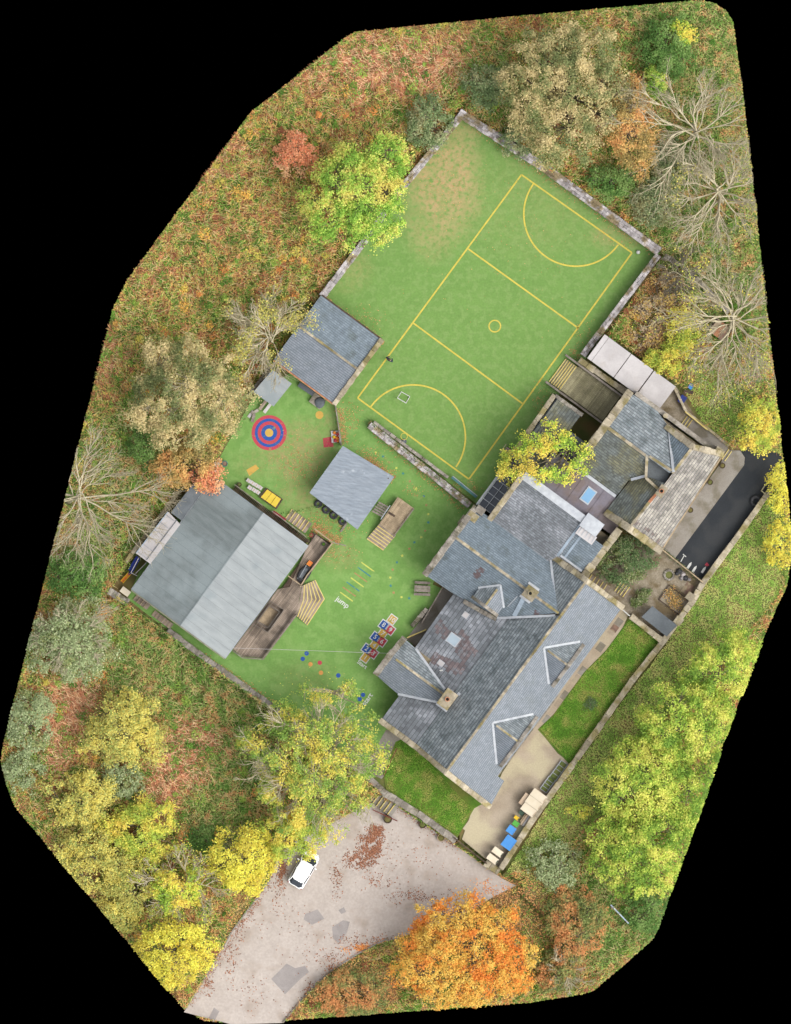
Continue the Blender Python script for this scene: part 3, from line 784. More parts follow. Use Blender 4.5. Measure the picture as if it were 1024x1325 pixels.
def chimney(root, U, V, lu, lv, z0, z1, mat, pots=1, pmat=None, hole=True):
    c = block(root, [(U - lu / 2, V - lv / 2), (U + lu / 2, V - lv / 2), (U + lu / 2, V + lv / 2), (U - lu / 2, V + lv / 2)], z1, 'chimney', mat, z0)
    e = 1.12
    block(c, [(U - lu / 2 * e, V - lv / 2 * e), (U + lu / 2 * e, V - lv / 2 * e), (U + lu / 2 * e, V + lv / 2 * e), (U - lu / 2 * e, V + lv / 2 * e)], z1 + .14, 'chimney_cap', MAT['coping_pale'], z1)
    for i in range(pots):
        v = V + (i - (pots - 1) / 2) * lv * .45
        build(MB().lathe(FW(U, v, z1 + .12), [(.26, 0), (.24, .35), (.27, .36), (.27, .42), (.18, .42), (.18, .1), (0.001, .1)], 14), 'chimney_pot', pmat or MAT['terracotta'], c)
        if hole: build(MB().lathe(FW(U, v, z1 + .42), [(.18, 0), (.18, .02), (.001, .02)], 12), 'flue', MAT['black'], c)
    return c
def skylight(root, U, V, lu, lv, zf, glass):
    def r(k, dz): return [FW(U + a * lu / 2 * k, V + b * lv / 2 * k, zf(U + a * lu / 2 * k, V + b * lv / 2 * k) + dz) for a, b in ((-1, -1), (1, -1), (1, 1), (-1, 1))]
    o = r(1.0, .10); s = build(MB().prism([p[:2] for p in o], [p[2] - .15 for p in o], [p[2] for p in o]), 'skylight', MAT['lead'], root)
    i = r(.82, .125); build(MB().prism([p[:2] for p in i], [p[2] - .05 for p in i], [p[2] for p in i]), 'pane', glass, s)
    return s

school = empty('school_building', FW(120, -40, 0), 'large slate roofed stone school with many gables and valleys', 'school')
kA, kB = .0616, .0224
pa = ('V', 0, 7.5, kA)                 # main range, upper-left slope
pb = ('V', -52, 4.3, kB)               # shallower aisle below it
ps = ('V', 0, 7.5, -.0675)             # main range, lower-right slope
block(school, [(4, -50), (306, -50), (306, 52), (38, 52), (4, 62)], 3.2)
block(school, [(10, -102), (190, -102), (190, -50), (10, -50)], 2.7)
block(school, [(90, -122), (190, -122), (190, -102), (90, -102)], 2.5)
def bands(U, V):
    t = 0
    for (u0, v0, u1, v1, h) in ((150, -122, 140, -68, 7), (112, -100, 122, -60, 8), (158, -90, 150, -62, 5)):
        d = abs((u1 - u0) * (V - v0) - (U - u0) * (v1 - v0)) / math.hypot(u1 - u0, v1 - v0)
        if d < h and min(v0, v1) - 3 < V < max(v0, v1) + 3: t = 1.3
    return t
rs1 = slope(school, [(2, 0), (38, 0), (38, 68), (2, 73)], ps, .30, .26, MAT['slate_light'])
rs = slope(school, [(38, 0), (308, 0), (308, 58), (38, 57)], ps, .30, .26, MAT['slate_light'])
ra = slope(school, [(3, 0), (254, 0), (211, -52), (8, -52)], pa, .34, .36, MAT['slate_dark'])
slope(school, [(254, 0), (308, 0), (309, -56), (252, -6)], pa, .32, .32, MAT['slate_dark'])
slope(school, [(9, -52), (80, -52), (80, -106), (10, -107)], pb, .40, .44, MAT['slate_brown'])
rb2 = slope(school, [(80, -52), (211, -52), (194, -128), (80, -126)], pb, .40, .44, MAT['slate_brown'], bands)
ridge(school, (3, 0, 7.5), (307, 0, 7.5))
strip3(school, 'eaves_gutter', (38, 57.5, 3.6), (172, 58.5, 3.6), .14, MAT['coping'], .0, .1)
parapet(school, [(6, -108, 3.15), (6, -52, 4.4), (3, 0, 7.6), (0, 74, 2.6)], .62)
parapet(school, [(308, -58, 4.1), (309, 0, 7.6), (309, 60, 3.6)], .62)
pbz = plane(*pb); psz = plane(*ps); paz = plane(*pa)
skylight(school, 146, -93, 14, 16, pbz, MAT['skyglass2'])
skylight(school, 112, -88, 7, 9, pbz, MAT['sheet_white'])
skylight(school, 181, -99, 8, 8, pbz, MAT['sheet_white'])
v_ = build(MB().tube([FW(104, -83, 3.6), FW(104, -83, 4.15), FW(106, -81, 4.2)], .09, 8), 'vent_pipe', MAT['white'], school)
# lower-right gablets
def gablet(U, w_, V0, V1, z_ap, zw, extra=None, ret=None):
    k = (z_ap - zw) / w_
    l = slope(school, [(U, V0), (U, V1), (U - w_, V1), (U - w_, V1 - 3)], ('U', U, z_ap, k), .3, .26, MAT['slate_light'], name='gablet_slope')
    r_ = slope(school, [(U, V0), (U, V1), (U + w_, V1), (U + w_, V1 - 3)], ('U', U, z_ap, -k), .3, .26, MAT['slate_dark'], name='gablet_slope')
    build(MB().prism([FW(U - w_, V1 - .5)[:2], FW(U + w_, V1 - .5)[:2], FW(U + w_, V1 - 4)[:2], FW(U - w_, V1 - 4)[:2]], -.1, zw), 'gablet_wall', MAT['wall'], school)
    parapet(school, [(U - w_, V1 + 1, zw), (U, V1 + 1, z_ap + .1), (U + w_, V1 + 1, zw)], .42, MAT['coping'], .14, .7, .5)
    ridge(school, (U, V0 + 6, z_ap), (U, V1, z_ap), .22, .4)
    strip3(school, 'valley_flashing', (U, V0, psz(U, V0) + .05), (U - w_, V1 - 5, psz(U - w_, V1 - 5) + .05), .24, MAT['lead'])
    strip3(school, 'valley_flashing', (U, V0, psz(U, V0) + .05), (U + w_, V1 - 5, psz(U + w_, V1 - 5) + .05), .24, MAT['lead'])
gablet(207, 34, 7, 45, 7.0, 4.6)
gablet(90, 40, 11, 52, 6.75, 4.2)
# wing A with its gable towards the playground
pan, pas = ('U', 82, 5.3, -.06), ('U', 82, 5.3, .06)
block(school, [(52, -145), (108, -145), (108, -100), (52, -100)], 3.4)
build(MB().prism([FW(54, -145)[:2], FW(54, -141)[:2], FW(82, -141)[:2], FW(82, -145)[:2]], 0, [3.5, 3.5, 5.2, 5.2]), 'gable', MAT['wall'], school)
build(MB().prism([FW(82, -145)[:2], FW(82, -141)[:2], FW(107, -141)[:2], FW(107, -145)[:2]], 0, [5.2, 5.2, 3.6, 3.6]), 'gable', MAT['wall'], school)
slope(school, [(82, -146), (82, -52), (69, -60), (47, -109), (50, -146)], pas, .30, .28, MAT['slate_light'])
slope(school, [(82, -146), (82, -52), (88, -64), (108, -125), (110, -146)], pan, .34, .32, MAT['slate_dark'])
ridge(school, (82, -138, 5.3), (82, -62, 5.3), .26)
parapet(school, [(50, -147, 3.5), (82, -147, 5.4), (111, -145, 3.7)], .66, MAT['coping'], .16, .7)
strip3(school, 'valley_flashing', (47, -109, 3.25), (70, -60, 4.55), .26, MAT['lead'])
strip3(school, 'valley_flashing', (108, -125, 3.8), (88, -64, 4.95), .26, MAT['lead'])
ca = chimney(school, 80, -54, 22, 15, 3.5, 7.2, MAT['brick'], 1)
strip3(ca, 'lead_apron', (67, -62, 4.7), (67, -45, 5.0), .3, MAT['lead']); strip3(ca, 'lead_apron', (94, -48, 5.0), (94, -44, 5.1), .3, MAT['lead'])
# wing B
pbs, pbn = ('U', 254, 7.3, .0615), ('U', 254, 7.3, -.0615)
block(school, [(196, -170), (298, -170), (298, -60), (210, -60), (196, -66)], 3.5)
for a, b, za, zb in ((196, 254, 3.6, 7.1), (254, 299, 7.1, 4.4)):
    build(MB().prism([FW(a, -170)[:2], FW(a, -166)[:2], FW(b, -166)[:2], FW(b, -170)[:2]], 0, [za, za, zb, zb]), 'gable', MAT['wall'], school)
slope(school, [(254, -170), (254, -5), (203, -62), (194, -128), (192, -170)], pbs, .30, .28, MAT['slate'], lambda U, V: 1.2 if (abs(V + 118) < 4 and 226 < U < 243) or (abs(V + 28) < 3 and 222 < U < 240) else 0)
slope(school, [(254, -170), (254, -5), (301, -50), (301, -170)], pbn, .30, .28, MAT['slate'])
slope(school, [(301.3, -50), (307, -56), (301.3, -62)], pbn, .30, .28, MAT['slate'])
ridge(school, (254, -168, 7.3), (254, -4, 7.3), .3)
parapet(school, [(191, -172, 3.6), (254, -172, 7.4), (302, -171, 4.5)], .72, MAT['coping'], .18, .7)
strip3(school, 'valley_flashing', (202, -64, 4.2), (249, -6, 7.05), .26, MAT['lead'])
strip3(school, 'valley_flashing', (308, -57, 4.15), (252, -6, 7.1), .26, MAT['lead'])
stone_run('parapet_stone', FW(194, -112, 4.0), FW(200, -64, 4.2), .5, .2, .6, MAT['coping'], school)
cb = chimney(school, 253, -49, 15, 15, 5.5, 8.4, MAT['coping_pale'], 1, MAT['coping_pale'])
strip3(cb, 'lead_apron', (263, -59, 6.9), (263, -42, 6.9), .25, MAT['lead']); strip3(cb, 'lead_apron', (243, -58, 6.75), (243, -42, 6.75), .25, MAT['lead'])
strip3(school, 'lead_soaker', (243, -52, 6.62), (217, -48, 5.03), .5, MAT['polycarb'])
strip3(school, 'lead_soaker', (240, -60, 6.45), (222, -62, 5.35), .1, MAT['lead'])
# small gablet on wing B
k3 = (6.4 - 5.2) / 20
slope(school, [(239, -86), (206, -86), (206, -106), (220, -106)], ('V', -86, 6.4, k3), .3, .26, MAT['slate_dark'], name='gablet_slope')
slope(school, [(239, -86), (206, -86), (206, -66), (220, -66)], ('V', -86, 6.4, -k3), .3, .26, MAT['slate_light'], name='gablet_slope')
block(school, [(207, -105), (212, -105), (212, -67), (207, -67)], 5.1, 'gablet_wall')
parapet(school, [(205, -107, 5.2), (205, -86, 6.5), (205, -65, 5.2)], .36, MAT['coping'], .12, .6, .5)
ridge(school, (232, -86, 6.4), (206, -86, 6.4), .22)
strip3(school, 'valley_flashing', (239, -86, 6.42), (219, -107, 5.2), .22, MAT['lead']); strip3(school, 'valley_flashing', (239, -86, 6.42), (218, -65, 5.15), .22, MAT['lead'])
# stone stacks at the playground end of the valley
sk = block(school, [(283, -174), (294, -174), (294, -160), (283, -160)], 5.6, 'corner_stack', MAT['coping_pale'])
block(school, [(296, -170), (306, -170), (306, -158), (296, -158)], 5.0, 'corner_stack', MAT['coping'])
block(school, [(270, -178), (284, -178), (284, -170), (270, -170)], 4.6, 'corner_stack', MAT['coping_pale'])
# hall C behind, rising to a lead ridge
pc = ('U', 299, 4.45, .030)
block(school, [(300, -142), (372, -142), (372, -10), (312, -10), (312, -48), (300, -58)], 4.2)
slope(school, [(299, -144), (369, -144), (369, -46), (313, -46), (299, -56)], pc, .30, .26, MAT['slate_brown'])
slope(school, [(313, -46), (358, -46), (358, -9), (313, -9)], pc, .30, .26, MAT['slate'])
parapet(school, [(297, -147, 4.5), (372, -147, 6.6)], .62, MAT['coping_pale'], .16, 1.0)
parapet(school, [(312, -50, 4.7), (311, -14, 4.9)], .45, MAT['coping'], .14, .6)
strip3(school, 'step_flashing', (315.5, -46, 5.0), (315.5, -12, 5.0), .22, MAT['lead'])
parapet(school, [(309, -6, 5.0), (388, -5, 6.0)], .8, MAT['coping_pale'], .18, .8, 5.0)
strip3(school, 'lead_strip', (313, -49, 4.9), (366, -49, 6.48), .3, MAT['polycarb'], .04); strip3(school, 'lead_strip', (316, -40, 5.0), (352, -40, 6.05), .25, MAT['polycarb'], .04)
build(MB().prism([FW(365, -146)[:2], FW(376, -146)[:2], FW(376, -44)[:2], FW(365, -44)[:2]], 4.5, 6.72), 'lead_ridge_box', MAT['lead'], school)
build(MB().prism([FW(361, -50)[:2], FW(381, -50)[:2], FW(381, -24)[:2], FW(361, -24)[:2]], 4.5, 6.95), 'lead_ridge_box', MAT['lead'], school)
build(MB().prism([FW(350, -48)[:2], FW(362, -48)[:2], FW(362, -22)[:2], FW(350, -22)[:2]], 4.5, 6.6), 'lead_ridge_box', MAT['sheet_white'], school)
for i in range(5): strip3(school, 'lead_roll', (352, -45 + i * 5.2, 6.62), (361, -45 + i * 5.2, 6.62), .08, MAT['lead'], .02)
build(MB().prism([FW(376, -132)[:2], FW(418, -132)[:2], FW(418, -30)[:2], FW(376, -30)[:2]], -.1, 5.0), 'flat_roof', MAT['lead_dull'], school)
for V in (-118, -100, -82, -50, -36): strip3(school, 'lead_roll', (377, V, 5.02), (417, V, 5.02), .07, MAT['lead_dull'], .02)
skylight(school, 399, -63, 21, 14, lambda U, V: 5.05, MAT['skyglass'])
build(MB().prism([FW(376, -30)[:2], FW(396, -30)[:2], FW(396, -8)[:2], FW(376, -8)[:2]], -.1, 4.6), 'flat_roof', MAT['lead_dull'], school)
# glazed lean-to beside the pitch
gl = build(MB().prism([FW(306, -170)[:2], FW(376, -170)[:2], FW(376, -150)[:2], FW(306, -150)[:2]], -.1, [2.6, 2.6, 3.4, 3.4]), 'glazed_lean_to', MAT['glass'], school)
for i in range(8): strip3(gl, 'glazing_bar', (306 + i * 10, -170, 2.66), (306 + i * 10, -150, 3.46), .07, MAT['steel'], .03)
for V, z in ((-170, 2.66), (-160, 3.06), (-150.5, 3.44)): strip3(gl, 'glazing_bar', (306, V, z), (376, V, z), .07, MAT['steel'], .04)
strip3(gl, 'gutter', (304, -172, 2.6), (378, -172, 2.6), .2, MAT['steel'])
# flat mossy roof F and stone edge
ff = build(MB().prism([FW(377, -170)[:2], FW(477, -170)[:2], FW(477, -132)[:2], FW(377, -132)[:2]], -.1, 3.3), 'flat_roof', MAT['felt_grey'], school)
slope(school, [(378, -169), (476, -169), (476, -132), (378, -132)], ('V', -132, 3.75, .008), .35, .35, MAT['slate_moss'])
parapet(school, [(376, -173, 3.4), (478, -175, 3.4)], .55, MAT['coping_pale'], .14, .8, 3.3)
parapet(school, [(478, -174, 3.4), (478, -130, 3.7)], .4, MAT['coping'], .14, .7, 3.3)
build(MB().prism([FW(420, -132)[:2], FW(452, -132)[:2], FW(452, -98)[:2], FW(420, -98)[:2]], -.1, 4.2), 'flat_roof', MAT['felt_grey'], school)

# schoolhouse: blocks D and E
house = empty('school_house', FW(470, -20, 0), 'stone house with pale stone slates and a crossing slate roof', 'house')
pdn, pds = ('U', 484, 7.6, -.0555), ('U', 484, 7.6, .042)
pen, pes = ('V', 6, 7.4, .055), ('V', 6, 7.4, -.0555)
block(house, [(420, -92), (536, -92), (536, 40), (400, 48), (400, -28), (420, -28)], 4.4)
slope(house, [(484, -94), (484, -33), (418, -33), (418, -94)], pds, .32, .30, MAT['slate_moss'])
slope(house, [(484, -32.7), (484, -28), (463, -18), (445, -32.7)], pds, .32, .30, MAT['slate_moss'])
slope(house, [(484, -95), (484, 3), (488, 7), (532, -32), (540, -57), (538, -95)], pdn, .36, .36, MAT['slate_dark'])
slope(house, [(398, 4), (470, 7), (463, -18), (447, -31), (397, -33)], pen, .32, .30, MAT['slate_moss'])
slope(house, [(486, 7), (527, 8), (534, -33)], pen, .32, .30, MAT['slate'])
slope(house, [(399, 4), (464, 7), (464, 50), (399, 54)], pes, .36, .38, MAT['stone_slate'], lambda U, V: 1 if U < 412 and random.random() < .35 else 0)
slope(house, [(464, 7), (527, 8), (542, 44), (464, 50)], pes, .36, .38, MAT['stone_slate'])
ridge(house, (484, -94, 7.6), (484, -34, 7.6), .34)
ridge(house, (399, 4, 7.4), (438, 5, 7.4), .3, .45)
ridge(house, (438, 5, 7.4), (452, 6, 7.4), .3, .45, MAT['terracotta'])
ridge(house, (486, 7, 7.4), (526, 8, 7.4), .3)
strip3(house, 'valley_flashing', (533, -33, 5.0), (488, 7, 7.5), .3, MAT['lead'], .12)
strip3(house, 'valley_flashing', (448, -31, 6.2), (464, -18, 6.9), .3, MAT['lead'], .1)
parapet(house, [(418, -99, 4.9), (484, -99, 7.6), (540, -99, 4.7)], .85, MAT['coping_pale'], .18, .8, 4.5)
parapet(house, [(395, -33, 5.3), (396, 4, 7.5), (397, 56, 4.7)], .8, MAT['coping_pale'], .18, .8, 4.5)
parapet(house, [(530, -36, 5.2), (529, 8, 7.5), (545, 46, 5.2)], .7, MAT['coping_pale'], .18, .7, 1.0)
build(MB().prism([FW(539, -92)[:2], FW(545, -92)[:2], FW(545, 40)[:2], FW(539, 40)[:2]], -.1, 4.5), 'eaves_ledge', MAT['coping'], house)
strip3(house, 'eaves_gutter', (399, 55, 4.6), (540, 46, 5.0), .16, MAT['timber'], .0, .1)
strip3(house, 'lead_gutter', (419, -96, 5.05), (419, -34, 5.05), .34, MAT['lead'], .05)
# roof well and chimney between the blocks
rw = build(MB().prism([FW(462, -16)[:2], FW(486, -34)[:2], FW(488, 4)[:2], FW(464, 8)[:2]], 4.4, 6.35), 'roof_well', MAT['felt_grey'], house)
for a, b in (((461, -17), (485, -33)), ((461, -17), (458, 12)), ((486, -30), (488, 4))):
    build(MB().bar(FW(*a, 7.0), FW(*b, 7.0), .3, 1.2), 'well_parapet', MAT['coping_pale'], house)
chimney(house, 459, 9, 14, 9, 6.0, 8.6, MAT['terracotta'], 1)
build(MB().lathe(FW(541, -44, 4.5), [(.28, 0), (.28, .5), (.2, .55), (.001, .55)], 10), 'vent_cap', MAT['coping_pale'], house)
chimney(house, 545, 38, 8, 8, -.1, 5.4, MAT['coping_pale'], 0)

# courtyard floor between F and D stays in shade
sheet('courtyard', [F(450, -132), F(486, -132), F(486, -97), F(450, -97)], -.03, MAT['soil'])
# sunken yard beside the hall
sheet('sunken_yard', [F(110, -142), F(196, -142), F(196, -127), F(110, -127)], .012, MAT['concrete'])
wall('low curved wall at the sunken yard', [F(128, -146), F(158, -144)], .45, .8, -.1, .7, MAT['wall'], MAT['coping'], 1)
fence('yellow edged gate rail beside the hall gable', F(113, -142), F(135, -129), .9, 0, MAT['nosing'], 12, 'gate_rail', posts=2)

# ------------------------------------------------------------------ deck bridge and white stores
db = empty('deck_bridge', FW(507, -140, 0), 'wide mossy timber deck between white stores and flat roof', 'deck')
mb = MB(); n = 40
for i in range(n):
    v0 = -171 + i * 66 / n
    mb.prism([FW(a, b)[:2] for a, b in ((488, v0), (527, v0), (527, v0 + 66 / n - .22), (488, v0 + 66 / n - .22))], .80, .9 + random.uniform(0, .012))
build(mb, 'deck_boards', MAT['deck_moss'], db, kind='stuff')
build(MB().prism([FW(488, -172)[:2], FW(527, -172)[:2], FW(527, -105)[:2], FW(488, -105)[:2]], 0, .8), 'substructure', MAT['timber_dark'], db)
for i in range(6):
    v0, v1 = -191 + i * 3.3, -191 + (i + 1) * 3.3
    st = build(MB().prism([FW(488, v0)[:2], FW(525, v0)[:2], FW(525, v1)[:2], FW(488, v1)[:2]], -.02, .14 * (i + 1)), 'step', MAT['deck_moss'], db)
    build(MB().bar(FW(488, v0 + .6, .14 * (i + 1) + .012), FW(525, v0 + .6, .14 * (i + 1) + .012), .1, .03), 'nosing', MAT['nosing'], st)
for U, a, b in ((485.5, -194, -104), (528.5, -194, -104)):
    build(MB().bar(FW(U, a, 1.1), FW(U, b, 1.7), .22, .2), 'handrail', MAT['timber_grey'], db)
    build(MB().bar(FW(U, a, .5), FW(U, b, .8), .14, 1.2), 'rail_panel', MAT['timber_dark'], db)
wall('wide stone ledge between deck bridge and white stores', [F(534, -176), F(536, -96)], .62, 1.6, -.1, .9, MAT['wall'], MAT['coping_pale'], 1)
ws = empty('store_building', FW(560, -110, 0), 'low store with flat white roof sheets and dark joints', 'store')
block(ws, [(543, -167), (577, -167), (577, -57), (543, -57)], 2.5, 'store_wall', MAT['timber_grey'])
for a, b in ((-169, -162.5), (-162, -127), (-126, -91), (-89.5, -55)):
    build(MB().prism([FW(541.5, a)[:2], FW(579.5, a)[:2], FW(579.5, b)[:2], FW(541.5, b)[:2]], 2.55, [2.72, 2.8, 2.8, 2.72]), 'roof_sheet', MAT['sheet_white'], ws)
# ------------------------------------------------------------------ classroom J
jr = empty('classroom_building', FW(42, -390, 0), 'big portable classroom with felt roof by the woodland, slopes coloured as lit and shaded', 'classroom')
block(jr, [(-44, -462), (128, -462), (128, -320), (-44, -320)], 2.9, 'wall', MAT['timber_grey'])
zr = 3.9
build(MB().prism([FW(-47, -465)[:2], FW(132, -465)[:2], FW(132, -388)[:2], FW(-47, -388)[:2]], 2.8, [3.0, 3.0, zr - .05, zr - .05]).prism([FW(-47, -388)[:2], FW(132, -388)[:2], FW(132, -317)[:2], FW(-47, -317)[:2]], 2.8, [zr - .05, zr - .05, 3.0, 3.0]), 'roof_deck', MAT['joint'], jr)
for side, (v0, v1), mt in ((0, (-466, -388), 'felt_shaded'), (1, (-388, -316), 'felt_pale_lit')):  # left slope coloured as shaded, right slope as lit
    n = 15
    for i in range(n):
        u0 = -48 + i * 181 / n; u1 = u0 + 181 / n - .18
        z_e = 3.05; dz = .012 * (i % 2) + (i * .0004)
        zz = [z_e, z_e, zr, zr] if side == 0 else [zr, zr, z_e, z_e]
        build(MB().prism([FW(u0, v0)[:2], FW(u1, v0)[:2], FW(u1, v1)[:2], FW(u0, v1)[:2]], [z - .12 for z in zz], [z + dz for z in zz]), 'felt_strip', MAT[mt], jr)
strip3(jr, 'ridge_cap', (-48, -388, zr), (133, -388, zr), .12, MAT['felt_shaded'], .02)
for V in (-316, -466): strip3(jr, 'gutter', (-48, V, 2.98), (133, V, 2.98), .13, MAT['steel'], 0)
for a, b, c, d in ((-49, -466, -49, -388), (-49, -388, -49, -316)):
    za, zb = (3.05, zr) if b == -466 else (zr, 3.05)
    strip3(jr, 'fascia', (a, b, za), (c, d, zb), .1, MAT['timber_grey'], 0, .16)
# side lean-tos
lt = empty('lean_to_roof', FW(27, -480, 0), 'pale corrugated lean-to against the classroom back', 'lean-to')
build(MB().prism([FW(-7, -490)[:2], FW(61, -488)[:2], FW(57, -465)[:2], FW(-7, -466)[:2]], 2.35, [2.6, 2.6, 3.2, 3.2]), 'roof_sheet', MAT['sheet_white'], lt)
for i in range(6): build(MB().bar(FW(-4 + i * 12, -489, 2.64), FW(-4 + i * 12, -474, 3.02), .05, .04), 'rib', MAT['steel'], lt)
build(MB().bar(FW(-6, -473, 3.06), FW(59, -472, 3.06), .08, .05), 'purlin', MAT['felt_grey'], lt)
build(MB().bar(FW(-6, -489, 2.64), FW(60, -487.5, 2.64), .1, .06), 'gutter', MAT['polycarb'], lt)
for U in (-4, 28, 58): build(MB().box(FW(U, -487, 0), .1, .1, 2.4, AU), 'post', MAT['timber_dark'], lt)
lt2 = empty('dark_lean_to', FW(95, -480, 0), 'dark flat lean-to roof under the orange leaves', 'lean-to')
build(MB().prism([FW(62, -484)[:2], FW(106, -483)[:2], FW(132, -477)[:2], FW(132, -464)[:2], FW(62, -464)[:2]], 2.85, 2.98), 'roof_sheet', MAT['felt_grey'], lt2)
for U in (66, 126): build(MB().box(FW(U, -475, 0), .1, .1, 2.85, AU), 'post', MAT['timber_dark'], lt2)

# slated shelter G
sg = empty('slate_shelter', FW(350, -445, 0), 'square slate roofed shelter at the pitch corner', 'shelter')
block(sg, [(304, -490), (399, -490), (399, -402), (304, -402)], 2.3, 'wall')
pg1, pg2 = ('U', 354, 4.0, -.031), ('U', 354, 4.0, .031)
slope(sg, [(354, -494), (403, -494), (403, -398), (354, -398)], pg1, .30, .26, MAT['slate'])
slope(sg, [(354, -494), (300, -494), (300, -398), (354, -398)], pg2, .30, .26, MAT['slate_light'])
ridge(sg, (354, -492, 4.0), (354, -400, 4.0), .26)
parapet(sg, [(299, -397, 2.4), (354, -397, 4.1), (404, -397, 2.6)], .55, MAT['coping_pale'], .14, .7)
strip3(sg, 'eaves_gutter', (299, -494, 2.3), (299, -398, 2.3), .16, MAT['terracotta'], 0); strip3(sg, 'eaves_gutter', (404, -494, 2.4), (404, -398, 2.4), .16, MAT['timber_dark'], 0)
# small shelter H
sh_ = empty('small_shelter', W(353, 502), 'small felted play shelter beside the slate shelter', 'shelter')
P_ = [(353, 478.5), (378, 496.5), (354.5, 526), (328.5, 507.5)]
build(MB().prism([W(*p)[:2] for p in P_], [2.0, 1.8, 1.8, 2.0], [2.12, 1.92, 1.92, 2.12]), 'roof_sheet', MAT['felt_pale_lit'], sh_)
for p in P_: build(MB().box(W(353 + (p[0] - 353) * .9, 502 + (p[1] - 502) * .9, 0), .09, .09, 1.9, AU), 'post', MAT['timber_dark'], sh_)
build(MB().bar(W(354, 482, 1), W(331, 506, 1), .05, 1.6), 'back_panel', MAT['timber_dark'], sh_)
for i, (x, y) in enumerate(((340, 524), (346, 528))): build(MB().bar(W(x - 4, y + 6, .45), W(x + 5, y - 6, .45), .35, .08), 'bench_board', MAT[('deck', 'sheet_white')[i]], sh_)
# sheet-roofed shelter I
si = empty('sheet_shelter', FW(228, -316, 0), 'blue-grey sheet roofed shelter in the middle of the playground', 'shelter')
build(MB().prism([FW(*p)[:2] for p in ((189, -355), (263, -356), (270, -279), (187, -277))], [2.7, 2.5, 2.35, 2.55], [2.78, 2.58, 2.43, 2.63]), 'roof_sheet', MAT['tarp'], si)
mb = MB()
for i in range(18):
    t = i / 17
    mb.bar(FW(189 + 74 * t, -354, 2.795 - .2 * t), FW(188 + 81 * t, -278.5, 2.65 - .2 * t), .05, .03)
build(mb, 'sheet_ribs', MAT['tarp'], si, kind='stuff')
for p in ((193, -350), (259, -351), (264, -284), (192, -282)): build(MB().box(FW(*p, 0), .12, .12, 2.5, AU), 'post', MAT['timber_dark'], si)
for p, q in (((193, -350), (259, -351)), ((193, -350), (192, -282))): build(MB().bar(FW(*p, .5), FW(*q, .5), .06, 1.0), 'side_panel', MAT['timber_dark'], si)
# shed by the gate pier
gs = empty('garden_shed', W(853, 804), 'grey felt roofed shed beside the front lawn wall', 'shed')
G_ = [(844, 784), (876, 809), (862.5, 823.5), (830, 798)]
build(MB().prism([W(853 + (p[0] - 853) * .9, 804 + (p[1] - 804) * .9)[:2] for p in G_], 0, 1.9), 'shed_wall', MAT['timber_dark'], gs)
build(MB().prism([W(*p)[:2] for p in G_], [2.0, 2.0, 1.85, 1.85], [2.1, 2.1, 1.95, 1.95]), 'roof_felt', MAT['felt_grey'], gs)
for t in (.33, .66): build(MB().bar(W(844 + 32 * t, 784 + 25 * t, 2.115), W(830 + 32.5 * t, 798 + 25.5 * t, 1.965), .06, .02), 'felt_lap', MAT['felt_grey'], gs)
# ------------------------------------------------------------------ classroom deck, steps and clutter
cd = empty('classroom_deck', W(360, 790), 'weathered timber deck wrapping the classroom corner', 'deck')
DK = [(399, 712), (407, 686), (431, 701), (392, 757), (384, 795), (341, 852), (314, 850), (302, 840), (330, 812)]
DKW = ccw([W(*p)[:2] for p in DK])
mb = MB()                                         # deck boards cut from the outline (outline is split in two convex halves)
for half in ([(397, 709), (407, 686), (431, 701), (391, 757), (360, 762)], [(360, 762), (391, 757), (384, 795), (341, 852), (314, 850), (302, 840)]):
    hp = ccw([(p[0], p[1]) for p in half])
    for i in range(70):
        v0 = -322 + i * 1.75
        q = [F(-80, v0), F(150, v0), F(150, v0 + 1.55), F(-80, v0 + 1.55)]
        q = clip_convex(ccw(q), hp)
        if len(q) >= 3: mb.prism([W(*c)[:2] for c in q], .42, .5 + random.uniform(0, .012))
build(mb, 'deck_boards', MAT['deck'], cd, kind='stuff')
build(MB().prism([W(365 + (p[0] - 365) * .97, 780 + (p[1] - 780) * .97)[:2] for p in DK], 0, .41), 'substructure', MAT['timber_dark'], cd)
RL = [(302, 842), (314, 851), (341, 853), (384, 796)]
for a, b in zip(RL[:-1], RL[1:]):
    build(MB().bar(W(*a, 1.35), W(*b, 1.35), .1, .06), 'handrail', MAT['timber_grey'], cd)
    build(MB().bar(W(*a, .95), W(*b, .95), .04, .5), 'rail_panel', MAT['timber_grey'], cd)
for p in RL + [(362, 826)]: build(MB().box(W(*p, .4), .1, .1, 1.0), 'post', MAT['timber_grey'], cd)
RL2 = [(389, 759), (398, 744), (431, 702), (407, 684)]
for a, b in zip(RL2[:-1], RL2[1:]): build(MB().bar(W(*a, 1.4), W(*b, 1.4), .12, .07), 'handrail', MAT['timber'], cd); build(MB().bar(W(*a, .9), W(*b, .9), .05, .6), 'rail_panel', MAT['timber_dark'], cd)
build(MB().bar(W(373, 745, 1.4), W(391, 758, 1.4), .1, .07), 'handrail', MAT['timber'], cd)
build(MB().bar(W(431, 702, 1.0), W(448, 706, .5), .1, .08), 'handrail', MAT['timber_grey'], cd)
